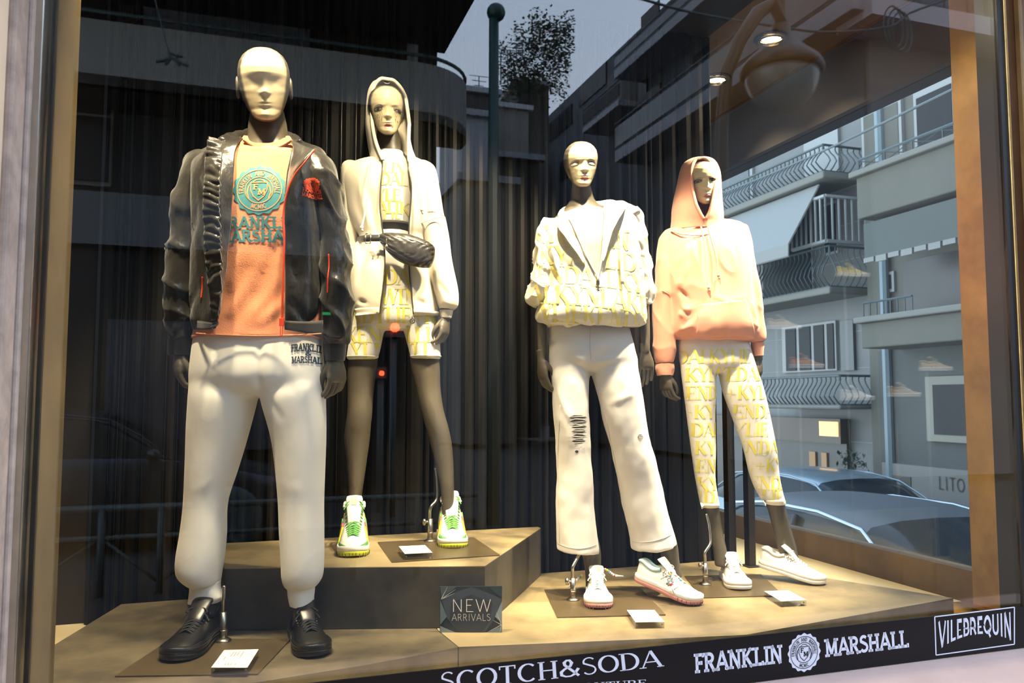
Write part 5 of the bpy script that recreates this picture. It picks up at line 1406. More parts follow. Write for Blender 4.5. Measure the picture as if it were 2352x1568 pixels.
# open collar on the figure's left, its red zip edge
A3 = [px(x, y, DM - d) for x, y, d in ((668, 322, .05), (674, 345, .09), (668, 380, .118), (658, 430, .135), (651, 490, .140))]
Z3 = [px(x, y, DM - d) for x, y, d in ((722, 344, .145), (700, 372, .16), (676, 402, .165), (660, 440, .165), (651, 492, .158))]
put(strip_mesh(A3, Z3, 48, .004, lambda c, n: .006 * noise.noise(c * 24), 10), 'open_collar', jk, m_jack)
zp = Z3 + [px(x, y, DM - d) for x, y, d in ((653, 540, .158), (652, 600, .156), (649, 680, .152), (648, 742, .146))]
zipteeth(zp, jk, m_red, r=.0032)
mb = MB(); c = px(647, 738, DM - .152)
mb.box(c + Vector((-.007, -.003, -.014)), c + Vector((.007, .004, .010))); mb.box(c + Vector((-.004, -.003, -.044)), c + Vector((-.0015, 0, -.012))); mb.box(c + Vector((.0015, -.003, -.044)), c + Vector((.004, 0, -.012))); mb.box(c + Vector((-.004, -.003, -.046)), c + Vector((.004, 0, -.042)))
mb.build('zip_pull', m_red, jk, bevel=.001)
jb = bvh_of(jk.data)
prj = projector(jb, DM - .14, .002)
pk = [prj(743 - a, y) for a, y in ((2, 572), (1, 600), (1, 630), (3, 665))]
if all(p is not None for p in pk): zipteeth(pk, jk, m_red, 'pocket_zip', .0025)
pk = [prj(x, y) for x, y in ((451, 630), (450, 655), (449, 680))]
if all(p is not None for p in pk): zipteeth(pk, jk, m_red, 'pocket_zip', .0025)
m_redp = mat('red_print', (.85, .10, .03), .4)
base, top = seal2d()
print_on(base, lambda x, y: prj(703 + 19 * x, 409 - 17 * y), 'chest_seal', m_redp, jk)
prj2 = projector(jb, DM - .14, .0042)
print_on(top, lambda x, y: prj2(703 + 19 * x, 409 - 17 * y), 'seal_lines', m_jack, jk)
on_px(prj, 'FRANKLIN', 'college', 684, 724, 429, 419, 'lettering', m_redp, jk); on_px(prj, 'MARSHALL', 'college', 683, 726, 441, 431, 'lettering', m_redp, jk)
# hem rib
for side, cols_ in (('r', (444, 490)), ('l', (652, 742))):
    a = [px(x, y, DM - d) for x, y, d in ([(447, 735, .06), (468, 738, .115), (489, 742, .135)] if side == 'r' else [(653, 736, .14), (700, 738, .125), (741, 735, .06)])]
    b_ = [px(x, y, DM - d) for x, y, d in ([(450, 757, .06), (468, 757, .113), (488, 756, .132)] if side == 'r' else [(654, 757, .137), (700, 765, .122), (739, 776, .06)])]
    put(strip_mesh(a, b_, 24, .004, None, 4), 'ribbed_hem', jk, m_rib)
# --- joggers
m_jog = cloth('cream_fleece', (.80, .77, .69), .9, b=.3, bs=300)
pw = fold_fn(creases(DM, [(415, 1255, 500, 1300, 7, .010), (430, 1300, 505, 1265, 6, -.009), (420, 1210, 470, 1240, 8, .007), (650, 1280, 700, 1318, 7, .010), (735, 1250, 690, 1300, 7, -.008), (700, 1230, 738, 1260, 7, .007), (520, 1160, 470, 1190, 9, .005), (645, 1160, 690, 1190, 9, .005), (596, 905, 560, 960, 9, -.005), (606, 905, 640, 960, 9, -.004), (598, 800, 592, 900, 8, -.005), (430, 1270, 500, 1310, 10, .012), (425, 1320, 495, 1300, 9, .012), (470, 1230, 440, 1290, 10, .008), (660, 1310, 730, 1325, 9, .010), (690, 1270, 720, 1310, 9, .008), (510, 1100, 440, 1130, 16, .005), (650, 1120, 730, 1150, 14, .005)]), wave=.004, wsc=(6, 6, 3), fine=.0015)
pants = MB()
pants.rings(body_rings([(752, 452, 738, .100, .01), (790, 447, 739, .112, .01), (850, 441, 743, .120, .01), (880, 440, 745, .112, .01), (906, 444, 742, .085, .01)], DM, 6, 72, .86))
pants.rings(body_rings([(800, 452, 590, .06, .01), (860, 443, 594, .088, .01), (900, 440, 592, .104, .01), (930, 438, 586, .106, .01), (1000, 433, 566, .098, .01), (1080, 429, 541, .090, .01), (1150, 426, 519, .082, .01), (1220, 418, 516, .080, .01), (1280, 409, 511, .080, .01), (1318, 411, 505, .076, .01), (1336, 428, 503, .062, .01), (1345, 438, 502, .052, .01)], DM, 7, 56, .92))
pants.rings(body_rings([(800, 600, 735, .06, .01), (860, 599, 742, .088, .01), (900, 600, 745, .104, .01), (930, 604, 745, .106, .01), (1000, 622, 746, .098, .01), (1080, 634, 744, .090, .01), (1150, 641, 742, .082, .01), (1220, 645, 741, .080, .01), (1290, 649, 741, .078, .01), (1325, 650, 739, .074, .01), (1342, 655, 728, .062, .01), (1350, 658, 722, .052, .01)], DM, 7, 56, .92))
pm = remesh(pants, .0065, 26); displace(pm, pw)
jg = put(pm, 'joggers', man, m_jog); jg['label'] = 'cream fleece joggers with navy arched lettering at the hip'
for sp_ in ([(1334, 437, 504, .05, .01), (1350, 438, 505, .046, .01), (1370, 436, 511, .045, .01), (1382, 434, 505, .044, .01)], [(1340, 657, 724, .05, .01), (1358, 661, 721, .046, .01), (1378, 665, 720, .045, .01), (1388, 667, 718, .044, .01)]):
    cf = loftm(sp_, DM, 5, 44); displace(cf, lambda c, n: .003 * noise.noise(c * 30)); put(cf, 'ribbed_ankle_cuff', jg, m_jog)
pb_ = projector(bvh_of(pm), DM - .11, .0015); m_navy = mat('navy_thread', (.012, .03, .055), .7)
wa = lambda a, y: -9 * math.sin(math.pi * a) * (0.35 + .65 * y) * -1 + 0
on_px(pb_, 'FRANKLIN', 'college', 664, 724, 806, 788, 'lettering', m_navy, jg, warp=lambda a, y: 4 * (1 - math.sin(math.pi * a)) - 2)
on_px(pb_, '&', 'college', 693, 704, 815, 803, 'lettering', m_navy, jg)
on_px(pb_, 'MARSHALL', 'college', 666, 727, 834, 818, 'lettering', m_navy, jg, warp=lambda a, y: 2 * math.sin(math.pi * a) * -1)
# --- shoes
m_bl = mat('black_leather', (.008, .007, .0055), .34, spec=.6, bump=.3, bscale=120, bdist=.001)
bc = dict(upper=m_bl, out=m_bl, mid=m_bl, rim=m_bl, tongue=m_bl, lace=mat('black_lace', (.012, .012, .011), .8), guard=m_bl, stitch=m_rib)
shoe('shoe', onz(393, 1523, 0.006), onz(497, 1450, 0.006), man, bc, L=.30, label='black leather low sneaker on the figure\'s right foot')
shoe('shoe', onz(727, 1512, 0.001), onz(683, 1448, 0.0), man, bc, L=.285, label='black leather low sneaker on the figure\'s left foot')
# ================================================================== helpers for the women
m_lip = mat('lip_pink', (.52, .20, .18), .4); m_lipd = mat('lip_parting', (.10, .03, .03), .5)
m_eye = mat('eye_dark', (.03, .028, .026), .2); m_eyew = mat('eye_silver', (.88, .86, .80), .25); m_eyeg = mat('eye_grey', (.22, .20, .17), .3); m_lash = mat('lash_black', (.012, .010, .008), .7)
m_shade = mat('eye_shadow', (.36, .29, .20), .5)
def oval(cx, cy, rx, ry, rot=0., n=20, k=2):
    v, f = disc2d(0, 0, .02, 1, n, k); c, s = math.cos(rot), math.sin(rot)
    return ([(cx + x * rx * c - y * ry * s, cy + x * rx * s + y * ry * c) for x, y in v], f)
def poly_fan(pts):
    q = []
    for i in range(len(pts)):
        a, b_ = pts[i], pts[(i + 1) % len(pts)]
        for t in (0, 1 / 3, 2 / 3): q.append((lerp(a[0], b_[0], t), lerp(a[1], b_[1], t)))
    c = (sum(p[0] for p in q) / len(q), sum(p[1] for p in q) / len(q)); n = len(q); K = 4
    v = [c] + [(lerp(c[0], p[0], k / K), lerp(c[1], p[1], k / K)) for k in range(1, K + 1) for p in q]
    f = [(0, i + 1, (i + 1) % n + 1) for i in range(n)]
    for k in range(K - 1): f += [(1 + k * n + i, 1 + (k + 1) * n + i, 1 + (k + 1) * n + (i + 1) % n, 1 + k * n + (i + 1) % n) for i in range(n)]
    return (v, f)
def face(D, hm, parent, eyes, lips, lw, lh, silver=False, tears=True, yaw=0., sc=1.):
    b = bvh_of(hm); D -= .105; p1 = projector(b, D, .0010); p2 = projector(b, D, .0016); p3 = projector(b, D, .0022)
    ey, sh, pu, la = [], [], [], []
    for i, (x, y) in enumerate(eyes):
        sg = -1 if i == 0 else 1; w = 9.5 * sc * (1 - .25 * abs(yaw) * (1 if i == 1 else 0))
        sh.append(oval(x, y - 4 * sc, w * 1.2, 5.5 * sc, sg * .1))
        al = [(x - w, y + .5), (x - w * .6, y - 2.4 * sc), (x, y - 3.4 * sc), (x + w * .6, y - 2.4 * sc), (x + w, y + .5), (x + w * .5, y + 2.0 * sc), (x, y + 2.4 * sc), (x - w * .5, y + 2.0 * sc)]
        ey.append(poly_fan(al)); pu.append(oval(x, y - .6, 3.4 * sc, 3.0 * sc))
        la.append(ribbon([(x - w * 1.1, y + .5), (x - w * .6, y - 3.2 * sc), (x, y - 4.6 * sc), (x + w * .6, y - 3.2 * sc), (x + w * 1.1, y + .3)], [.8, 1.6, 1.8, 1.6, .8], 2))
        la.append(ribbon([(x - w, y + 1), (x, y + 3.6 * sc), (x + w, y + 1)], [.5, .8, .5], 2))
        for k in range(-4, 5):
            a = k * .24; bx = x + w * .22 * k; by = y - 3.8 * sc + abs(k) * .5
            la.append(ribbon([(bx, by), (bx + k * 1.0 * sc + sg * 1.2, by - (3.2 - abs(k) * .15) * sc)], [.7, .3], 4))
            if tears: la.append(ribbon([(bx, y + 3.5), (bx + k * .6 - .6, y + 9 + (k * 7 % 5))], [.6, .2], 4))
        if tears:
            rr = random.Random(x)
            for k in range(7):
                a = x + rr.uniform(-10, 9); c = y + rr.uniform(10, 24); la.append(ribbon([(a, c), (a + rr.uniform(-1, 1), c + rr.uniform(3, 7))], [1.1, .3], 4))
    fix = lambda L: [([tuple(v) for v in q[0]], q[1]) for q in L]
    print_on(fix(sh), lambda x, y: p1(x, y), 'eye_shadow', m_shade, parent)
    print_on(fix(ey), lambda x, y: p2(x, y), 'eye', m_eyew if silver else m_eyeg, parent)
    if not silver: print_on(fix(pu), lambda x, y: p3(x, y), 'iris', m_eye, parent)
    print_on(fix(la), lambda x, y: p3(x, y), 'eyelashes', m_lash, parent)
    x, y = lips
    up = [(x - lw, y), (x - lw * .5, y - lh * .8), (x - lw * .15, y - lh), (x, y - lh * .8), (x + lw * .15, y - lh), (x + lw * .5, y - lh * .8), (x + lw, y), (x + lw * .5, y + lh * .9), (x, y + lh * 1.1), (x - lw * .5, y + lh * .9)]
    print_on([poly_fan(up)], lambda a, c: p1(a, c), 'lips', m_lip, parent)
    print_on(fix([ribbon([(x - lw * .85, y + .2), (x - lw * .3, y - .3), (x, y + .5), (x + lw * .3, y - .3), (x + lw * .85, y + .2)], [.5, 1.1, 1.4, 1.1, .5], 2)]), lambda a, c: p2(a, c), 'lip_parting', m_lipd, parent)
    print_on([oval(x - 3.2 * sc, y - lh - 7 * sc, 1.7 * sc, 1.0 * sc, .3), oval(x + 3.2 * sc, y - lh - 7 * sc, 1.7 * sc, 1.0 * sc, -.3)], lambda a, c: p1(a, c), 'nostrils', m_shade, parent)
def patch(bvh, D, quad, nx, ny, off, name, m, parent, th=.003, disp=None):
    """cloth patch sewn on: quad px TL, TR, BR, BL"""
    pr = projector(bvh, D, off); R = []
    for j in range(ny + 1):
        row = []
        for i in range(nx + 1):
            a, b_ = i / nx, j / ny
            x = lerp(lerp(quad[0][0], quad[1][0], a), lerp(quad[3][0], quad[2][0], a), b_); y = lerp(lerp(quad[0][1], quad[1][1], a), lerp(quad[3][1], quad[2][1], a), b_)
            p = pr(x, y); row.append(p if p is not None else (row[-1] if row else px(x, y, D)))
        R.append(row)
    me = MB().rings(R, closed=False).mesh(name, [m], True)
    if disp: displace(me, disp)
    return put(baked(me, [('SOLIDIFY', dict(thickness=th, offset=0))]), name, parent, m)
def edge_tube(pts, r, name, m, parent, k=8, flat=1.):
    pts = [Vector(v) for v in catmull([tuple(p) for p in pts], 5)]
    return MB().tube(pts, r, k, flat=flat).build(name, m, parent, smooth=True)
def shell_edge(rows, i, off=Vector((0, -.003, 0))):
    return [r[i] + off for r in rows]
m_yel = cloth('yellow_print', (.80, .71, .14), .8, b=.15, sheen=0)
m_yelp = cloth('pale_yellow_print', (.84, .74, .24), .8, b=.15, sheen=0)
m_ivory = cloth('ivory_stretch', (.80, .76, .68), .75, b=.2)
# ================================================================== woman in the cream hoodie, on the plinth
D2 = 3.137
w2m = empty('mannequin', Vector((px(905, 1245, D2).x, D2, .2005)), 'female mannequin in open cream hoodie and yellow lettered shorts, standing on the plinth', 'mannequin')
hm, hk, HH = head_mesh(D2 - .02, 889, 312, 203, 84, yaw=.23, dd=.44, tiltx=.26)
core = MB()
core.rings(body_rings([(285, 868, 910, .040, .03), (320, 864, 921, .043, .03), (350, 860, 926, .05, .03), (372, 830, 955, .06, .02), (400, 810, 975, .075, .02), (470, 838, 960, .080, .02), (530, 865, 942, .07, .02), (620, 840, 975, .08, .02), (720, 830, 990, .085, .02), (745, 860, 960, .05, .02)], D2, 5, 36))
core.rings(body_rings([(700, 832, 880, .07, .02), (830, 801, 867, .066, .02), (900, 799, 858, .060, .02), (945, 798, 855, .058, .01), (975, 794, 852, .056, .01), (1010, 791, 849, .056, .02), (1060, 797, 842, .050, .02), (1110, 800, 835, .040, .01), (1150, 801, 830, .034, .01), (1200, 800, 832, .036, .01)], D2, 5, 32))
core.rings(body_rings([(700, 930, 990, .07, .02), (830, 942, 1009, .066, .02), (890, 955, 1012, .060, .02), (940, 967, 1019, .058, .01), (980, 978, 1030, .056, .01), (1020, 989, 1038, .056, .02), (1070, 1001, 1042, .048, .02), (1110, 1010, 1043, .038, .01), (1150, 1014, 1044, .034, .01), (1190, 1015, 1046, .036, .01)], D2, 5, 32))
core.rings(body_rings([(395, 960, 1000, .05, .02), (500, 985, 1020, .04, .02), (620, 1005, 1035, .032, .0), (730, 1012, 1036, .024, -.02)], D2, 5, 24))
cm = remesh(core, .007, 6)
h1 = hand_mesh(px(1024, 728, D2 - .03), Vector((-.08, -.1, -1)), Vector((-1, 0, 0)), L=.150, s=.9, curl=.9, twist=.4)
put(join_mesh([(hm, hk), (cm, None), (h1, None)]), 'body', w2m, m_mann)
face(D2 - .02, hm, w2m, [(868, 249), (913, 250)], (890, 285), 11, 4.5)
# crop top
ct = loftm([(350, 862, 926, .052, .02), (360, 856, 932, .065, .02), (378, 845, 945, .080, .02), (410, 845, 955, .095, .01), (450, 848, 955, .100, .01), (490, 855, 950, .092, .01), (517, 860, 945, .088, .01)], D2, 8, 80, .88,
           disp=fold_fn(creases(D2, [(875, 435, 945, 440, 4, .006), (872, 455, 942, 452, 4, -.004), (872, 448, 945, 446, 3, .005), (870, 492, 945, 496, 3, -.005), (875, 470, 940, 468, 4, .004)]), fine=.002, fsc=(30, 30, 20)))
ctp = put(ct, 'crop_top', w2m, m_ivory); cb = bvh_of(ct)
rows_print(['YLIN', 'NDAL', 'KYLE', 'EALIK', 'NLIE'], D2 - .08, 848, 956, [398, 426, 462, 490, 515], 27, cb, m_yel, ctp, shift=[12, 6, -4, 4, 10])
# shorts
sh_ = MB()
sh_.rings(body_rings([(535, 862, 944, .085, .01), (580, 845, 962, .095, .01), (650, 832, 985, .105, .01), (710, 822, 1000, .108, .01), (740, 820, 1004, .10, .01), (757, 840, 985, .07, .01)], D2, 6, 64, .9))
sh_.rings(body_rings([(690, 820, 888, .09, .01), (740, 812, 886, .088, .01), (770, 806, 880, .083, .01), (800, 801, 874, .078, .01), (822, 798, 868, .074, .01), (826, 799, 867, .07, .01)], D2, 6, 48, .94))
sh_.rings(body_rings([(690, 920, 1004, .09, .01), (740, 922, 1008, .088, .01), (770, 930, 1010, .083, .01), (800, 938, 1011, .078, .01), (821, 943, 1012, .074, .01), (825, 944, 1011, .07, .01)], D2, 6, 48, .94))
sm = remesh(sh_, .0055, 12); displace(sm, fold_fn(wave=.002)); so_ = put(sm, 'biker_shorts', w2m, m_ivory); sb = bvh_of(sm)
so_['label'] = 'ivory biker shorts printed with yellow serif letters'
rows_print(['KENDALL', 'YLIEWIN', 'NDYLIE+K', 'KENDALLI', 'YLIEKYLI', 'LLKYLIEDAL'], D2 - .08, 800, 1020, [655, 700, 742, 785, 822], 36, sb, m_yel, so_, shift=[4, -10, 2, -8, 4])
for sp_ in ([(819, 798, 868, .076, .01), (825, 798, 868, .076, .01)], [(818, 943, 1013, .076, .01), (824, 944, 1012, .076, .01)]):
    R = body_rings(sp_, D2, 2, 40, .94); MB().tube(R[0] + [R[0][0]], .002, 6).build('leg_hem', m_ivory, so_, smooth=True)
# hoodie
m_cream = cloth('cream_sweat', (.76, .69, .54), .9, b=.25, bs=320)
hf = fold_fn(creases(D2, [(800, 420, 838, 540, 7, .012), (820, 400, 850, 540, 6, -.008), (850, 440, 862, 540, 6, .008), (845, 560, 820, 640, 9, .012), (862, 560, 868, 650, 6, .010), (830, 560, 812, 610, 7, -.008), (960, 560, 990, 640, 9, .010), (980, 500, 960, 545, 7, -.010), (955, 690, 1000, 700, 6, .008), (815, 690, 870, 700, 5, .008), (965, 400, 970, 520, 7, .005)]), wave=.006, wsc=(10, 10, 5), fine=.002)
hsp = [(366, 852, 950, .070, .02, 868, 936), (374, 812, 978, .082, .02, 874, 937), (386, 793, 990, .092, .02, 878, 937), (405, 786, 997, .100, .01, 879, 938), (440, 788, 1000, .110, .01, 875, 944), (490, 795, 998, .112, .01, 873, 942), (525, 812, 990, .108, .01, 877, 939), (548, 826, 978, .102, .01, 880, 938), (575, 812, 986, .108, .01, 883, 938), (620, 806, 996, .118, .0, 884, 939), (670, 806, 1004, .125, .0, 880, 943), (700, 809, 1008, .125, .0, 876, 946), (716, 813, 1009, .120, .0, 874, 948), (728, 815, 1009, .118, .0, 873, 949)]
hm_, HR = shell(hsp, D2, 'hoodie', None, m_cream, disp=hf, k=84)
s1 = loftm([(374, 948, 985, .04, .03), (388, 948, 1000, .065, .02), (430, 958, 1010, .066, .01), (490, 966, 1021, .064, .0), (502, 968, 1025, .064, .0), (560, 978, 1032, .062, -.01), (620, 988, 1042, .062, -.02), (670, 997, 1051, .060, -.03), (700, 1003, 1052, .055, -.03), (712, 1007, 1044, .04, -.03)], D2, 8, 60, .92, disp=fold_fn(wave=.007, wsc=(12, 12, 7), fine=.002, folds=creases(D2, [(1005, 690, 1048, 700, 6, .010), (1000, 640, 1040, 690, 7, -.008)])))
s0 = loftm([(374, 795, 830, .04, .03), (388, 786, 836, .06, .02), (450, 782, 832, .064, .02), (560, 772, 826, .06, .02), (680, 766, 812, .055, .02), (712, 772, 806, .04, .02)], D2, 7, 40, .92, disp=fold_fn(wave=.006, wsc=(12, 12, 7)))
ho = put(merge(hm_, s1, s0), 'hoodie', w2m, m_cream); ho['label'] = 'open cream zip hoodie with the hood up'
put(loftm([(712, 1009, 1041, .030, -.03), (722, 1010, 1039, .029, -.03), (730, 1012, 1037, .027, -.03)], D2, 4, 36), 'ribbed_cuff', ho, m_cream)
edge_tube([px(x, y, D2 - .07) for x, y in ((968, 512), (985, 506), (1003, 500), (1022, 499))], .002, 'sleeve_seam', m_cream, ho)
hd_ = [(187, 881, 896, .015, .04, 888.4, 888.6), (190, 869, 908, .045, .035, 888.3, 888.7), (196, 860, 917, .075, .03, 888, 889), (203, 854, 923, .092, .03, 871, 906), (222, 847, 931, .110, .03, 857, 922), (260, 842, 937, .118, .03, 853, 929), (300, 841, 942, .118, .03, 853, 932), (335, 845, 948, .112, .03, 859, 934), (360, 850, 955, .100, .02, 868, 936), (384, 848, 966, .096, .015, 879, 938)]
hh, HR2 = shell(hd_, D2, 'hood', None, m_cream, k=64, p=.95, disp=fold_fn(wave=.004, wsc=(14, 14, 8)))
hood = put(hh, 'hood', ho, m_cream)
e1 = [r[-1] for r in HR2[16:]]; e2 = [r[0] for r in HR2[16:]]
MB().tube(e1[::-1] + e2, .0075, 10).build('hood_rim', m_cream, ho, smooth=True)
mz = mat('dark_zip', (.10, .09, .08), .4, .6)
for sg, idx in ((0, -1), (1, 0)):
    e = [r[idx] + Vector((0, -.004, 0)) for r in HR[12:]]
    MB().tube(e, .0028, 6).build('zipper', mz, ho, smooth=True)
# hem ribs
for q in ([(814, 706), (872, 706), (874, 726), (818, 724)], [(948, 712), (1008, 712), (1006, 733), (950, 734)]):
    patch(bvh_of(hm_), D2 - .1, q, 16, 4, .004, 'ribbed_hem', m_cream, ho, th=.006)
drawstring([px(853, 367, D2 - .09), px(851, 395, D2 - .115), px(845, 440, D2 - .12), px(838, 490, D2 - .125), px(831, 522, D2 - .128)], ho, m_cream)
drawstring([px(938, 367, D2 - .09), px(952, 400, D2 - .115), px(963, 430, D2 - .12), px(967, 470, D2 - .122), px(969, 482, D2 - .122)], ho, m_cream)
hb_ = projector(bvh_of(hm_), D2 - .09, .0015)
m_emb = mat('grey_embroidery', (.30, .27, .22), .7)
on_px(hb_, 'TK', 'outline', 984, 997, 444, 431, 'embroidery', m_emb, ho); on_px(hb_, 'KK', 'outline', 982, 998, 459, 446, 'embroidery', m_emb, ho)
kk = MB(); c = px(947, 737, D2 - .125)
kk.tube([c + Vector((.009 * math.cos(t), 0, .009 * math.sin(t))) for t in [math.pi * i / 8 for i in range(17)]], .0016, 6)
for a in (.5, 2.1, 3.7, 5.2): kk.tube([c, c + Vector((.008 * math.cos(a), 0, .008 * math.sin(a)))], .0013, 5)
kk.tube([c + Vector((0, 0, .009)), c + Vector((0, 0, .02))], .0015, 5); kk.build('zip_charm', m_lash, ho, smooth=True)
# belt bag
m_bag = mat('black_bag_leather', (.030, .027, .023), .38, spec=.6, bump=.2, bscale=90, bdist=.001)
bag = empty('belt_bag', px(935, 577, D2 - .16), 'black quilted belt bag worn over the cream hoodie', 'bag')
R = []; DBG = D2 - .155
rowsb = [(868, 541, 548, .012, .03), (873, 538, 556, .018, .02), (885, 535, 572, .028, .005), (905, 535, 592, .036, -.005), (930, 537, 606, .040, -.008), (955, 543, 612, .041, -.008), (975, 551, 615, .038, -.004), (988, 558, 613, .032, .002), (996, 565, 600, .022, .01), (999, 570, 588, .01, .015)]
for r in catmull(rowsb, 6):
    a = px(r[0], r[1], DBG + r[4]); b_ = px(r[0], r[2], DBG + r[4]); cz = (a.z + b_.z) / 2; hz_ = max((a.z - b_.z) / 2, .002)
    R.append([Vector((a.x, DBG + r[4] + r[3] * math.copysign(abs(math.sin(t)) ** .8, math.sin(t)), cz + hz_ * math.copysign(abs(math.cos(t)) ** .75, math.cos(t)))) for t in [2 * math.pi * i / 60 for i in range(60)]])
me = MB().rings(R).mesh('pouch', [m_bag], True); fixn(me)
cpx = px(950, 575, DBG)
def quilt(co, n):
    if n.y > -.2: return 0
    v = (co.z - cpx.z) - abs(co.x - cpx.x) * .62
    q = (v / .019) % 1; return -.0055 * math.exp(-((q - .5) / .10) ** 2) + .001 * noise.noise(co * 40)
displace(me, quilt); put(me, 'pouch', bag, m_bag)
bb = bvh_of(me); pz = projector(bb, DBG - .03, .001)
e = [pz(x, y) for x, y in ((886, 545), (915, 546), (945, 551), (970, 559), (990, 569))]
MB().tube([Vector(v) for v in catmull([tuple(p) for p in e if p], 5)], .0018, 6).build('bag_zip', m_steel, bag, smooth=True)
z0 = px(888, 548, DBG - .035)
zb = MB()
for i in range(5): zb.ball(z0 + Vector((0, -.002, -.004 * i)), .0022, 5)
zb.tube([z0 + Vector((0, 0, -.02)), z0 + Vector((-.004, -.002, -.04))], .0022, 6); zb.tube([z0 + Vector((0, 0, -.02)), z0 + Vector((.006, -.002, -.036))], .002, 6)
zb.build('zip_pull', m_steel, bag, smooth=True)
st_ = [px(872, 546, DBG + .0), px(855, 546, DBG + .012), px(838, 547, DBG + .03), px(824, 550, D2 - .06), px(818, 552, D2)]
R = [[Vector(p) + Vector((0, 0, .012)), Vector(p) + Vector((0, 0, -.014))] for p in catmull([tuple(p) for p in st_], 5)]
me = MB().rings(R, closed=False).mesh('strap', [m_bag], True); put(baked(me, [('SOLIDIFY', dict(thickness=.003, offset=0))]), 'strap', bag, m_bag)
c = px(846, 547, DBG + .01); mb = MB()
for a, b_ in (((-.010, .016), (.010, .016)), ((.010, .016), (.010, -.020)), ((.010, -.020), (-.010, -.020)), ((-.010, -.020), (-.010, .016))): mb.tube([c + Vector((a[0], -.005, a[1])), c + Vector((b_[0], -.005, b_[1]))], .0022, 8)
mb.build('buckle', mat('pale_gold', (.8, .68, .45), .2, 1.0), bag, smooth=True)
# high tops
m_wl = mat('white_leather', (.80, .77, .70), .45, bump=.15, bscale=150, bdist=.0006); m_gr = mat('green_patent', (.13, .36, .10), .35); m_lime = mat('lime_rubber', (.62, .68, .03), .4)
m_pk = mat('pink_suede', (.55, .28, .24), .8); m_gl = mat('green_lace', (.16, .45, .10), .75); m_beige = mat('beige_suede', (.62, .50, .37), .8)
m_gv = mat('groove_dark', (.10, .10, .03), .8)
hc = dict(upper=m_wl, out=m_lime, mid=mat('white_rubber', (.80, .77, .72), .55), rim=m_wl, tongue=m_wl, lace=m_gl, guard=m_gr, groove=m_gv, stitch=m_ink, heelpatch=m_lime, tab=m_beige, stripe=[(m_gr, .40), (mat('red_trim', (.55, .08, .08), .5), .43), (m_lime, .46)])
shoe('high_top_sneaker', onz(810, 1281, .201), onz(816, 1222, .201), w2m, hc, high=True, L=.285, label='green, lime and white high top with beige tongue patch')
hc2 = dict(hc); hc2['tab'] = m_pk; hc2['tabx'] = (.0, .05)
shoe('high_top_sneaker', onz(1043, 1262, .201), onz(1022, 1204, .201), w2m, hc2, high=True, L=.285, label='green, lime and white high top with pink tongue patch')
# ================================================================== woman in printed anorak and ripped jeans
D3 = 3.11
w3 = empty('mannequin', Vector((px(1400, 1370, D3).x, D3, .0)), 'bald female mannequin in yellow printed anorak and ripped white jeans', 'mannequin')
hm, hk, HH = head_mesh(D3, 1333, 431, 329, 79, yaw=.13, dd=.47, tiltx=.22)
core = MB()
core.rings(body_rings([(405, 1315, 1352, .038, .03), (440, 1312, 1360, .042, .03), (462, 1308, 1368, .046, .03), (480, 1290, 1388, .055, .02, .1), (500, 1262, 1440, .065, .02, .15), (540, 1255, 1455, .08, .02, .1), (620, 1275, 1440, .08, .02), (700, 1275, 1430, .08, .01), (780, 1270, 1440, .085, .01), (830, 1275, 1445, .07, .01), (850, 1330, 1380, .03, .01)], D3, 5, 36))
for sp_ in ([(800, 1275, 1340, .06, .01), (950, 1285, 1345, .05, .0), (1150, 1300, 1350, .04, .02), (1250, 1330, 1378, .036, .03), (1300, 1342, 1381, .032, .03), (1350, 1345, 1382, .032, .02)],
            [(800, 1370, 1450, .06, .01), (950, 1400, 1470, .05, .0), (1150, 1470, 1525, .04, .04), (1240, 1510, 1554, .034, .06), (1290, 1520, 1561, .032, .07), (1325, 1525, 1566, .034, .07)],
            [(520, 1240, 1275, .04, .02), (640, 1232, 1262, .032, .01), (750, 1233, 1257, .024, -.01), (800, 1234, 1254, .020, -.02), (825, 1235, 1252, .018, -.02)],
            [(500, 1440, 1475, .04, .02), (640, 1458, 1488, .032, .02), (750, 1468, 1493, .025, .0), (800, 1472, 1493, .021, -.01), (812, 1473, 1492, .019, -.01)]):
    core.rings(body_rings(sp_, D3, 5, 28))
cm = remesh(core, .0065, 6)
h1 = hand_mesh(px(1243, 824, D3 - .02), Vector((.10, 0, -1)), Vector((1, 0, 0)), L=.165, s=.88, curl=.55, twist=.5)
h2 = hand_mesh(px(1482, 806, D3 - .01), Vector((.06, 0, -1)), Vector((-1, 0, 0)), L=.150, s=.88, curl=.35, twist=1.3)
put(join_mesh([(hm, hk), (cm, None), (h1, None), (h2, None)]), 'body', w3, m_mann)
face(D3, hm, w3, [(1321, 374), (1360, 372)], (1344, 406), 10.5, 4.5, silver=True, tears=False, yaw=.3, sc=.95)
m_pt = cloth('peach_top', (.82, .52, .36), .8, b=.2)
pt = put(loftm([(482, 1300, 1384, .052, .02, .12), (490, 1286, 1400, .068, .02, .12), (505, 1272, 1430, .082, .02, .12), (540, 1268, 1445, .098, .01, .06), (600, 1275, 1445, .10, .01), (670, 1285, 1440, .10, .01)], D3, 7, 64, .88, disp=fold_fn(wave=.003, fine=.001)), 'peach_top', w3, m_pt)
ptp = projector(bvh_of(pt.data), D3 - .09, .0012)
m_pl = mat('pale_print', (.70, .50, .36), .7)
for s_, y0, y1 in (('H K', 567, 559), ('K I H', 576, 568)): on_px(ptp, s_, 'outline', 1352, 1378, y0, y1, 'chest_embroidery', m_pl, pt)
m_anor = mat('ivory_shell', (.82, .77, .66), .55, bump=.3, bscale=30, bdist=.004, sheen=.2)
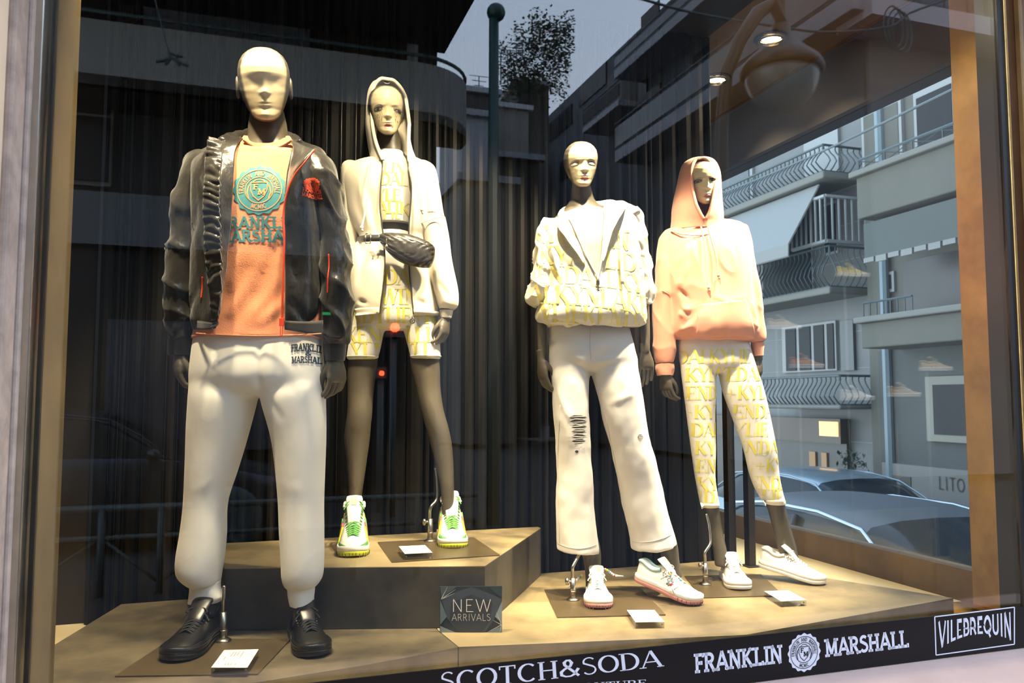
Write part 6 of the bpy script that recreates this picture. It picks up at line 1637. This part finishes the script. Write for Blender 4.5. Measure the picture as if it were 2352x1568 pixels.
af = fold_fn(creases(D3, [(1280, 545, 1330, 600, 8, .014), (1300, 530, 1340, 620, 6, -.010), (1260, 560, 1290, 640, 7, -.010), (1270, 680, 1340, 650, 9, .012), (1290, 610, 1350, 660, 7, -.012), (1290, 700, 1360, 680, 6, .010), (1260, 740, 1320, 715, 7, .014), (1300, 748, 1370, 715, 6, -.012), (1385, 690, 1440, 720, 6, .010), (1400, 720, 1470, 735, 7, .012), (1420, 560, 1440, 660, 8, .010), (1450, 540, 1462, 660, 7, -.010), (1400, 620, 1430, 690, 6, .008), (1390, 740, 1440, 742, 5, -.010)]), wave=.008, wsc=(12, 12, 8), ridge=.007, rsc=(12, 12, 10), fine=.003, fsc=(30, 30, 20), seed=6)
asp = [(480, 1288, 1420, .060, .03, 1300, 1386, .17), (490, 1266, 1448, .085, .02, 1303, 1390, .19), (508, 1248, 1464, .102, .01, 1310, 1390, .18), (540, 1240, 1472, .120, .0, 1322, 1388, .12), (590, 1243, 1478, .130, .0, 1342, 1384, .05), (630, 1248, 1482, .134, .0, 1362, 1378, .0), (650, 1247, 1484, .138, .0, 1372, 1374, 0), (690, 1238, 1485, .150, -.005, 1373.5, 1374, 0), (722, 1232, 1485, .155, -.005, 1373.5, 1374, 0), (740, 1237, 1482, .148, .0, 1373.5, 1374, 0), (750, 1252, 1468, .125, .0, 1373.5, 1374, 0), (753, 1262, 1455, .105, .0, 1373.5, 1374, 0)]
am, AR = shell(asp, D3, 'anorak', None, m_anor, disp=af, k=110)
sf = lambda sd: fold_fn(wave=.010, wsc=(14, 14, 12), ridge=.010, rsc=(14, 14, 14), seed=sd)
s1 = loftm([(506, 1252, 1285, .04, .02), (524, 1236, 1286, .06, .01), (560, 1228, 1280, .068, .0), (610, 1226, 1274, .066, -.01), (650, 1222, 1266, .062, -.02), (674, 1212, 1262, .062, -.02), (690, 1210, 1258, .055, -.02), (702, 1222, 1254, .040, -.02)], D3, 9, 60, .92, disp=sf(3))
s2 = loftm([(478, 1428, 1462, .04, .02), (496, 1436, 1474, .058, .02), (540, 1444, 1480, .066, .01), (590, 1450, 1488, .066, .01), (630, 1455, 1494, .064, .0), (664, 1460, 1500, .060, .0), (682, 1464, 1498, .052, .0), (694, 1470, 1492, .036, .0)], D3, 9, 60, .92, disp=sf(9))
an = put(merge(am, s1, s2), 'anorak', w3, m_anor); an['label'] = 'ivory hooded anorak printed with pale yellow letters, half unzipped'
ab = bvh_of(an.data)
rows_print(['KYLIEKEN', 'NKYAWLIDA', 'IENDALLKY', 'ALKYNLAKE', 'WLIEKENDA', 'YNLIKYALL'], D3 - .12, 1215, 1500, [548, 596, 644, 690, 732, 776], 42, ab, m_yelp, an, shift=[4, -8, 6, 0, 8, -6], slope=.10)
for idx in (-1, 0):
    e = [r[idx] + Vector((0, -.003, 0)) for r in AR[10:38]]
    MB().tube(e, .0035, 6).build('zip_edge', m_anor, an, smooth=True)
c = px(1373, 648, D3 - .145); mb = MB().box(c + Vector((-.006, -.005, -.010)), c + Vector((.006, .002, .006))).tube([c + Vector((0, -.004, -.01)), c + Vector((0, -.005, -.028))], .003, 8); mb.build('zip_pull', m_steel, an)
# hood lying open on the shoulder
lap1 = [px(x, y, D3 - d) for x, y, d in ((1386, 474, .06), (1388, 500, .10), (1386, 540, .128), (1384, 600, .138))]
lap2 = [px(x, y, D3 - d) for x, y, d in ((1440, 470, .05), (1428, 492, .13), (1408, 530, .150), (1386, 602, .148))]
put(strip_mesh(lap1, lap2, 30, .004, lambda c_, n: .006 * noise.noise(c_ * 25), 8), 'open_lapel', an, m_anor)
lap1 = [px(x, y, D3 - d) for x, y, d in ((1300, 486, .05), (1306, 510, .09), (1322, 545, .12), (1345, 600, .136))]
lap2 = [px(x, y, D3 - d) for x, y, d in ((1284, 490, .05), (1282, 520, .11), (1310, 560, .14), (1340, 604, .146))]
put(strip_mesh(lap1, lap2, 30, .004, lambda c_, n: .005 * noise.noise(c_ * 25), 8), 'open_lapel', an, m_anor)
hp = [(1288, 494, -.04, .012), (1300, 486, .03, .020), (1335, 478, .10, .026), (1380, 474, .08, .028), (1415, 474, .02, .028), (1440, 478, -.03, .024), (1462, 490, -.06, .016)]
pts = [Vector(v) for v in catmull([tuple(px(x, y, D3 + d)) for x, y, d, r in hp], 7)]; rr = [v[0] for v in catmull([(r,) for *_, r in hp], 7)]
me = MB().tube(pts, rr, 22, flat=.8).mesh('hood', [m_anor], True); fixn(me); displace(me, lambda c_, n: .008 * noise.noise(c_ * 30)); put(me, 'lying_hood', an, m_anor)
ds = [px(x, y, D3 - .155) for x, y in ((1426, 530), (1427, 570), (1428, 610), (1430, 652))]
R = [[p + Vector((-.006, 0, 0)), p + Vector((.006, 0, 0))] for p in [Vector(v) for v in catmull([tuple(p) for p in ds], 4)]]
put(baked(MB().rings(R, closed=False).mesh('s', []), [('SOLIDIFY', dict(thickness=.003, offset=0))]), 'flat_drawstring', an, m_anor)
# jeans
m_jean = cloth('white_denim', (.76, .72, .66), .85, b=.35, bs=420, bd=.0007)
jn = MB()
jn.rings(body_rings([(735, 1264, 1442, .090, .01), (770, 1261, 1450, .100, .01), (810, 1260, 1458, .105, .01), (832, 1260, 1463, .100, .01), (850, 1275, 1450, .07, .01)], D3, 6, 64, .86))
jn.rings(body_rings([(780, 1266, 1350, .055, .01), (820, 1261, 1356, .080, .01), (850, 1261, 1355, .092, .01), (900, 1268, 1351, .092, .0), (960, 1273, 1351, .086, -.01), (1040, 1277, 1358, .082, .0), (1110, 1278, 1364, .082, .01), (1190, 1277, 1369, .086, .02), (1240, 1278, 1372, .090, .02), (1266, 1279, 1375, .092, .02, -.05)], D3, 8, 56, .9))
jn.rings(body_rings([(780, 1362, 1450, .055, .01), (820, 1358, 1460, .080, .01), (850, 1360, 1465, .092, .01), (900, 1371, 1475, .092, .0), (960, 1384, 1484, .086, .0), (1040, 1405, 1500, .082, .01), (1110, 1421, 1516, .082, .03), (1190, 1436, 1537, .086, .05), (1235, 1445, 1551, .090, .06), (1257, 1449, 1555, .092, .06, .09)], D3, 8, 56, .9))
jme = remesh(jn, .0058, 14)
displace(jme, fold_fn(creases(D3, [(1352, 835, 1290, 800, 10, .006), (1358, 830, 1440, 790, 10, -.006), (1360, 840, 1455, 810, 8, .007), (1280, 780, 1330, 800, 7, .006), (1400, 820, 1450, 800, 6, -.006), (1275, 900, 1310, 960, 9, .006), (1370, 1160, 1300, 1120, 10, .007), (1300, 1180, 1366, 1220, 9, .008), (1310, 1230, 1360, 1200, 7, -.006), (1430, 1100, 1500, 1120, 10, .007), (1455, 1150, 1530, 1190, 12, .006), (1500, 1130, 1510, 1220, 9, -.006), (1400, 930, 1460, 900, 9, .006), (1355, 780, 1358, 830, 4, -.005)]), wave=.007, wsc=(10, 10, 7), fine=.0018, fsc=(30, 30, 22)))
je = put(jme, 'jeans', w3, m_jean); je['label'] = 'white straight jeans ripped across one knee'
jb_ = bvh_of(jme); p1 = projector(jb_, D3 - .09, .0008); p2 = projector(jb_, D3 - .09, .0030)
m_hole = mat('rip_shadow', (.05, .045, .04), .9); rips = []
rr_ = random.Random(4)
for i, (y, w0, w1) in enumerate([(958, 1305, 1349), (968, 1308, 1350), (979, 1310, 1349), (990, 1311, 1348), (1002, 1312, 1348), (1013, 1313, 1347)]):
    rips.append(poly_fan([(w0, y), (lerp(w0, w1, .3), y - 4.8), (lerp(w0, w1, .7), y - 4.5), (w1, y), (lerp(w0, w1, .7), y + 4.2), (lerp(w0, w1, .3), y + 4.5)]))
rips.append(oval(1473, 1004, 7, 6, .6)); rips.append(oval(1325, 1037, 4, 3))
print_on(rips, lambda x, y: p1(x, y), 'ripped_openings', m_hole, je)
th_ = []
for i in range(13):
    y = 952 + i * 5.4; a = 1302 + rr_.uniform(0, 6); b_ = 1352 - rr_.uniform(0, 5)
    th_.append(ribbon([(a, y + rr_.uniform(-2, 2)), (a + 14, y + rr_.uniform(-2.5, 2.5)), (b_ - 14, y + rr_.uniform(-2.5, 2.5)), (b_, y + rr_.uniform(-2, 2))], [.9, rr_.uniform(.8, 1.9), rr_.uniform(.8, 1.7), .8], 4))
for i in range(14):
    x = 1300 + i * 4; th_.append(ribbon([(x, 951), (x + rr_.uniform(-2, 2), 947 + rr_.uniform(-2, 7))], [1.2, .5], 4)); th_.append(ribbon([(x + 4, 1019), (x + 4 + rr_.uniform(-2, 2), 1028 + rr_.uniform(-3, 3))], [1.2, .5], 4))
for i in range(5): th_.append(ribbon([(1467, 1000 + i * 2.3), (1479, 1001 + i * 2.3)], [.8, .8], 4))
print_on([([tuple(v) for v in a], b_) for a, b_ in th_], lambda x, y: p2(x, y), 'frayed_threads', m_jean, je)
m_stt = mat('seam_thread', (.62, .56, .48), .8)
for pts_ in ([(1356, 752), (1355, 790), (1357, 826)], [(1287, 930), (1284, 1060), (1286, 1180), (1288, 1255)], [(1392, 950), (1416, 1050), (1436, 1160), (1454, 1255)], [(1282, 1256), (1330, 1262), (1372, 1256)], [(1452, 1256), (1500, 1250), (1552, 1236)]):
    e = []
    for v in catmull(pts_, 16):
        q = p1(v[0], v[1])
        if q is not None: e.append(q)
    if len(e) > 2: MB().tube(e, .0011, 5).build('seam_stitching', m_stt, je, smooth=True)
m_pinks = mat('pink_rubber', (.58, .26, .24), .6); m_off = mat('offwhite_leather', (.80, .75, .66), .5, bump=.15, bscale=150, bdist=.0006); m_tl = mat('turquoise_fleece', (.42, .66, .66), .9); m_wrub = mat('white_rubber2', (.82, .79, .74), .55)
sc3 = dict(upper=m_off, out=m_pinks, mid=m_wrub, rim=m_tl, tongue=m_off, lace=mat('white_lace', (.86, .84, .78), .8), guard=m_off, groove=mat('pink_groove', (.22, .09, .08), .8), stitch=m_ink, tab=m_pk, tabx=(-.06, .0))
up, P, HT, HW = shoe('sneaker', onz(1377, 1400, .005), onz(1362, 1338, .005), w3, sc3, L=.265, label='white sneaker with pink sole and coloured bead laces, pointing forward')
bcol = [mat('bead_' + n, c_, .35) for n, c_ in (('pink', (.75, .38, .36)), ('yellow', (.85, .68, .05)), ('blue', (.10, .42, .58)), ('rose', (.8, .5, .5)), ('white', (.85, .85, .82)), ('white2', (.85, .85, .82)), ('red', (.65, .03, .04)))]
def beads(pts, parent):
    pts = [Vector(v) for v in catmull([tuple(p) for p in pts], 6)]
    MB().tube(pts, .0014, 5).build('bead_lace', sc3['lace'], parent, smooth=True)
    for i, m_ in enumerate(bcol):
        p = pts[int((.12 + .11 * i) * (len(pts) - 1))]; MB().ball(p, .0052, 6).build('bead', m_, parent, smooth=True)
    p = pts[-1]; d = (pts[-1] - pts[-2]).normalized(); MB().tube([p - d * .012, p, p + d * .02], [.0055, .003, .0018], 8).build('lace_tip', sc3['lace'], parent, smooth=True)
DS = onz(1370, 1370, 0).y
beads([px(x, y, DS) for x, y in ((1342, 1314), (1334, 1322), (1326, 1330), (1318, 1337), (1312, 1342))], up)
beads([px(x, y, DS) for x, y in ((1388, 1306), (1396, 1310), (1404, 1316), (1412, 1321), (1420, 1322))], up)
for s_, m_ in ((.42, mat('bead_green', (.1, .45, .12), .4)), (.47, bcol[1]), (.56, bcol[0]), (.64, bcol[2])): MB().ball(P(0, s_, HT(s_) + .035), .0045, 6).build('bead', m_, up, smooth=True)
toe = onz(1608, 1390, .0); heel = px(1487, 1340, toe.y + .13)
up, P, HT, HW = shoe('sneaker', toe, heel, w3, sc3, L=.265, label='white sneaker with pink sole and star emblem, heel raised')
sp_b = bvh_of(up.data); ps = projector(sp_b, toe.y, .0010)
emb = [ribbon([(1538, 1337 + k * 3.2), (1550, 1332 + k * 3.2)], [1.6, 1.6], 3) for k in range(5)] + [ribbon(arc(1547, 1345, 5.5, 6, 200, 330, 6), [1.2] * 7, 3)]
for cx_, cy_ in ((1553, 1334), (1537, 1346)):
    emb.append(poly_fan([(cx_ + (3.4 if i % 2 == 0 else 1.4) * math.cos(math.pi / 2 + i * math.pi / 5), cy_ - (3.4 if i % 2 == 0 else 1.4) * math.sin(math.pi / 2 + i * math.pi / 5)) for i in range(10)]))
print_on([([tuple(v) for v in a], b_) for a, b_ in emb], lambda x, y: ps(x, y), 'side_emblem', m_navy, up)
ln = [ribbon([(1524, 1338), (1540, 1328)], [1, 1], 3), ribbon([(1545, 1359), (1564, 1346)], [1, 1], 3)]
print_on([([tuple(v) for v in a], b_) for a, b_ in ln], lambda x, y: ps(x, y), 'panel_lines', m_ink, up)
beads([px(x, y, toe.y + .0) for x, y in ((1542, 1311), (1540, 1320), (1537, 1330), (1541, 1342), (1545, 1354))], up)
for s_, m_ in ((.44, mat('bead_green', (.1, .45, .12), .4)), (.50, bcol[1]), (.57, bcol[0]), (.66, bcol[2])): MB().ball(P(.03, s_, HT(s_) + .03), .0045, 6).build('bead', m_, up, smooth=True)
# ================================================================== woman in the pink hoodie
D4 = 3.365
w4 = empty('mannequin', Vector((px(1700, 1335, D4).x, D4, .0)), 'female mannequin in peach pink hoodie and yellow lettered leggings, at right', 'mannequin')
hm, hk, HH = head_mesh(D4 - .01, 1613, 471, 373, 72, yaw=.02, dd=.47, tiltx=.2)
core = MB()
core.rings(body_rings([(445, 1592, 1626, .036, .02), (480, 1590, 1632, .04, .02), (510, 1580, 1650, .05, .02), (530, 1550, 1685, .06, .02), (560, 1545, 1695, .08, .02), (680, 1560, 1700, .08, .02), (780, 1565, 1710, .08, .02), (830, 1570, 1715, .08, .02), (855, 1620, 1680, .04, .02)], D4, 5, 32))
for sp_ in ([(800, 1570, 1635, .06, .01), (950, 1585, 1636, .05, .0), (1100, 1602, 1636, .042, .02), (1170, 1617, 1652, .036, .02), (1220, 1628, 1660, .032, .02), (1265, 1638, 1670, .032, .01), (1300, 1642, 1676, .032, .0)],
            [(800, 1655, 1722, .06, .01), (950, 1690, 1758, .05, .0), (1100, 1735, 1785, .042, .02), (1160, 1760, 1803, .036, .03), (1210, 1774, 1816, .033, .04), (1255, 1786, 1829, .033, .05), (1285, 1792, 1834, .033, .05)],
            [(550, 1515, 1545, .04, .02), (700, 1508, 1540, .03, .01), (860, 1514, 1540, .022, .0)], [(540, 1690, 1715, .04, .02), (700, 1722, 1745, .03, .0), (830, 1732, 1752, .02, -.01)]):
    core.rings(body_rings(sp_, D4, 5, 28))
cm = remesh(core, .0065, 6)
h1 = hand_mesh(px(1526, 858, D4), Vector((.12, 0, -1)), Vector((1, 0, 0)), L=.145, s=.88, curl=.7, twist=.7)
h2 = hand_mesh(px(1742, 826, D4 - .01), Vector((.06, 0, -1)), Vector((-1, 0, 0)), L=.13, s=.85, curl=.8, twist=.5)
put(join_mesh([(hm, hk), (cm, None), (h1, None), (h2, None)]), 'body', w4, m_mann)
face(D4 - .01, hm, w4, [(1606, 414), (1636, 412)], (1627, 447), 8.5, 3.8, tears=False, yaw=.5, sc=.85)
m_peach = cloth('peach_sweat', (.80, .36, .245), .9, b=.25, bs=320)
pf = fold_fn(creases(D4, [(1535, 690, 1560, 650, 7, .012), (1540, 700, 1580, 720, 6, -.014), (1538, 735, 1600, 700, 9, .014), (1545, 765, 1600, 740, 8, .010), (1560, 600, 1600, 560, 10, .005), (1730, 700, 1745, 765, 6, .010), (1610, 560, 1560, 650, 12, .006), (1640, 778, 1700, 776, 6, .006), (1560, 665, 1585, 690, 5, -.010)]), wave=.006, wsc=(10, 10, 6), fine=.0015)
tb_ = MB()
tb_.rings(body_rings([(508, 1565, 1685, .065, .03, .04), (520, 1540, 1702, .092, .02, .06), (540, 1524, 1713, .112, .01, .04), (590, 1522, 1722, .128, .0), (650, 1528, 1728, .135, .0), (710, 1536, 1736, .138, .0), (748, 1536, 1743, .136, .0), (768, 1542, 1742, .122, .0), (779, 1558, 1728, .10, .0), (782, 1575, 1715, .08, .0)], D4, 7, 72, .88))
tb_.rings(body_rings([(528, 1524, 1562, .05, .02), (556, 1513, 1560, .064, .01), (610, 1508, 1552, .062, .0), (662, 1503, 1547, .060, .0), (720, 1500, 1547, .056, .0), (780, 1500, 1551, .054, .0), (815, 1502, 1552, .050, .0), (834, 1506, 1548, .042, .0)], D4, 7, 44, .92))
tb_.rings(body_rings([(520, 1688, 1712, .05, .02), (548, 1692, 1719, .062, .01), (600, 1700, 1728, .060, .0), (660, 1708, 1742, .058, -.01), (720, 1715, 1749, .055, -.01), (770, 1721, 1757, .052, -.01), (785, 1724, 1755, .044, -.01)], D4, 7, 44, .92))
tm4 = remesh(tb_, .0058, 5); displace(tm4, pf); displace(tm4, fold_fn(creases(D4, [(1700, 540, 1690, 640, 10, .004), (1660, 560, 1655, 680, 12, .005), (1580, 545, 1572, 620, 9, .004), (1548, 760, 1590, 735, 6, -.007), (1512, 700, 1545, 740, 6, .006), (1505, 770, 1548, 790, 6, .006), (1725, 740, 1752, 760, 6, .006)]), ridge=.004, rsc=(8, 8, 6)))
h4 = put(tm4, 'hoodie', w4, m_peach); h4['label'] = 'oversized peach pink hoodie with the hood up and a front pocket'
hb4 = bvh_of(tm4)
for sp_ in ([(834, 1507, 1548, .040, .0), (848, 1506, 1549, .038, .0), (862, 1510, 1546, .034, .0)], [(786, 1726, 1754, .040, -.01), (800, 1727, 1754, .038, -.01), (818, 1729, 1753, .034, -.01)]):
    cf = loftm(sp_, D4, 6, 60); displace(cf, lambda c_, n: .002 * math.sin(math.atan2(c_.y - D4, c_.x) * 40) + .002 * noise.noise(c_ * 40)); put(cf, 'ribbed_cuff', h4, m_peach)
hd_ = [(363, 1600, 1612, .015, .03, 1608, 1608.4), (367, 1586, 1624, .05, .03, 1608, 1608.4), (374, 1573, 1636, .082, .02, 1607, 1609), (382, 1566, 1643, .098, .02, 1598, 1626), (400, 1560, 1650, .115, .02, 1592, 1638), (430, 1554, 1653, .122, .02, 1591, 1643), (460, 1548, 1656, .124, .02, 1594, 1641), (485, 1544, 1658, .122, .01, 1600, 1636), (505, 1542, 1659, .118, .01, 1609, 1629), (518, 1540, 1661, .112, .01, 1617, 1621), (533, 1538, 1664, .110, .01, 1618.6, 1619)]
hh, HR4 = shell(hd_, D4, 'hood', None, m_peach, k=72, p=.95, disp=fold_fn(wave=.005, wsc=(12, 12, 7)))
put(hh, 'hood', h4, m_peach)
e1 = [r[-1] for r in HR4[15:54]]; e2 = [r[0] for r in HR4[15:54]]
MB().tube(e1[::-1] + e2, .0075, 10).build('hood_rim', m_peach, h4, smooth=True)
p4 = projector(hb4, D4 - .12, .002)
edge_tube([px(x, y, D4 - d) for x, y, d in ((1541, 531, .06), (1570, 538, .10), (1610, 540, .115), (1650, 532, .10), (1664, 522, .06))], .0028, 'neck_seam', m_peach, h4)
drawstring([px(1610, 520, D4 - .118), px(1615, 545, D4 - .128), px(1622, 590, D4 - .136), px(1625, 640, D4 - .142), px(1627, 660, D4 - .144)], h4, m_peach)
drawstring([px(1626, 520, D4 - .118), px(1634, 550, D4 - .128), px(1645, 590, D4 - .136), px(1648, 620, D4 - .140), px(1650, 632, D4 - .142)], h4, m_peach)
patch(hb4, D4 - .12, [(1602, 701), (1712, 688), (1738, 770), (1600, 772)], 30, 20, .005, 'kangaroo_pocket', m_peach, h4, th=.005, disp=lambda c_, n: .003 * noise.noise(c_ * 14))
e = [p for p in [p4(x, y) for x, y in ((1504, 662), (1516, 660), (1530, 664), (1544, 672))] if p is not None]
if len(e) > 2: MB().tube(e, .002, 6).build('sleeve_seam', m_peach, h4, smooth=True)
# leggings
lg = MB()
lg.rings(body_rings([(770, 1560, 1714, .085, .01), (800, 1559, 1722, .095, .01), (835, 1562, 1732, .098, .01), (856, 1580, 1715, .07, .01)], D4, 6, 60, .9))
lg.rings(body_rings([(790, 1558, 1645, .088, .01), (850, 1564, 1644, .088, .01), (900, 1571, 1643, .080, .0), (960, 1579, 1641, .070, .0), (1030, 1588, 1643, .062, .0), (1090, 1596, 1642, .056, .01), (1130, 1603, 1647, .052, .01), (1164, 1610, 1654, .050, .01)], D4, 8, 44, .96))
lg.rings(body_rings([(790, 1646, 1719, .088, .01), (850, 1650, 1738, .088, .01), (900, 1661, 1754, .080, .0), (960, 1683, 1768, .070, .0), (1030, 1708, 1782, .062, .0), (1090, 1722, 1789, .056, .02), (1130, 1738, 1797, .052, .02), (1158, 1757, 1805, .050, .03)], D4, 8, 44, .96))
lm_ = remesh(lg, .0055, 12); displace(lm_, fold_fn(wave=.002, folds=creases(D4, [(1590, 960, 1640, 1000, 8, .004), (1645, 850, 1660, 800, 5, -.004)])))
le = put(lm_, 'leggings', w4, m_ivory); le['label'] = 'ivory leggings printed all over with yellow serif letters'
lb = bvh_of(lm_)
rows_print(['DALKYLIE', '+KYLKEDAL', 'KENDL+KYLI', '+KYLKENDALL', 'NDALIEYLIE', '+KYLIEENDA', 'KENDALL+KY', '+KYLIEKENDAL', 'NDALKYLLIEN'], D4 - .08, 1552, 1815, [834, 876, 918, 961, 1003, 1045, 1087, 1129, 1160], 31, lb, m_yel, le, shift=[8, 4, 6, 22, 16, 26, 30, 34, 46], slope=-.01)
for q in ([(1610, 1157), (1654, 1157), (1654, 1166), (1612, 1168)], [(1756, 1152), (1804, 1148), (1805, 1157), (1758, 1162)]): patch(lb, D4 - .05, q, 14, 2, .002, 'ankle_hem', m_ivory, le, th=.002)
wl_ = mat('white_court_leather', (.82, .78, .74), .5, bump=.15, bscale=120, bdist=.0006)
sc4 = dict(upper=wl_, out=m_wrub, mid=m_wrub, rim=wl_, tongue=wl_, lace=sc3['lace'], guard=wl_, tab=wl_)
up, P, HT, HW = shoe('sneaker', onz(1704, 1357, .005), onz(1650, 1303, .005), w4, sc4, L=.262, label='plain white low sneaker with small orange tick, flat on the platform')
ps = projector(bvh_of(up.data), up.data.vertices[0].co.y, .001)
m_or = mat('orange_mark', (.80, .16, .03), .5)
tk = poly_fan([(1641, 1293), (1644, 1296), (1649, 1300), (1645, 1300), (1641, 1297)])
print_on([tk], lambda x, y: ps(x, y), 'side_mark', m_or, up)
tp = MB(); c = P(0, .40, .50 - .06)
tp.add([P(-.05, .38, .43), P(-.01, .38, .42), P(.06, .37, .455), P(-.01, .38, .405)], [(0, 1, 2, 3)]); 
toe = onz(1893, 1343, .0); heel = px(1764, 1304, toe.y + .12)
up, P, HT, HW = shoe('sneaker', toe, heel, w4, sc4, L=.262, label='plain white low sneaker with the heel lifted, rightmost shoe')
# ================================================================== sneakers on clear shelves outside, mirrored in the pane at right
NR = 5.2
m_tan = mat('tan_suede', (.62, .47, .30), .7); m_org = mat('orange_suede', (.60, .26, .10), .7); m_yl = mat('yellow_suede', (.75, .60, .12), .7)
rk = empty('shoe_rack', M(4.5, NR, gz(0)), 'clear shelf stand with single sneakers outside the shop, mirrored faintly in the pane at right', 'shelf')
def rp(x, y): p = onn(x, y, NR); u, n = UN(p); return u, p.z
sl = [('beige', 1764, 1834, 757, m_tan, 'pale beige sneaker on a clear shelf, mirrored leftmost beside the pink hoodie'), ('orange', 1816, 1888, 846, m_org, 'tan orange sneaker on a clear shelf, mirrored over the curved balcony'),
      ('white', 1928, 2008, 920, m_off, 'off white sneaker on a clear shelf, mirrored second from right'), ('tan', 2033, 2118, 912, m_tan, 'tan sneaker on a clear shelf, mirrored lower right'),
      ('beige2', 2102, 2194, 852, m_tan, 'grey beige sneaker on a clear shelf, mirrored rightmost near the column'), ('yellow', 1925, 1990, 636, m_yl, 'yellow sneaker on a clear shelf, mirrored highest')]
cols_ = {}
for nm, x0, x1, y, m_, lab in sl:
    u0, z = rp(x0, y); u1, _ = rp(x1, y); uc_ = (u0 + u1) / 2
    heel = M(uc_ - .135, NR + .03, z + .002); toe = M(uc_ + .135, NR - .03, z + .002)
    o = empty('display_sneaker', M(uc_, NR, z), lab, 'shoe')
    shoe('shoe_upper', toe, heel, o, dict(upper=m_, out=m_wrub, mid=m_wrub, rim=m_, tongue=m_, lace=sc3['lace']), L=.27)
    MB().box((uc_ - .17, NR - .07, z - .006), (uc_ + .17, NR + .07, z), fr=M).build('shelf_plate', m_acr, rk)
    MB().tube([M(uc_, NR + .09, gz(0) + .4), M(uc_, NR + .09, z)], .006, 8).build('shelf_post', m_steel, rk, smooth=True)
ld = bpy.data.lights.new('added_rack_light', 'SPOT'); ld.energy = 420; ld.color = (1, .8, .55); ld.shadow_soft_size = .05; ld.spot_size = math.radians(70); ld.spot_blend = .6
lo = bpy.data.objects.new('added_rack_light', ld); COL.objects.link(lo); lo.location = M(4.5, 4.1, 2.9)
lo.rotation_euler = (M(4.5, NR, .9) - lo.location).to_track_quat('-Z', 'Y').to_euler()
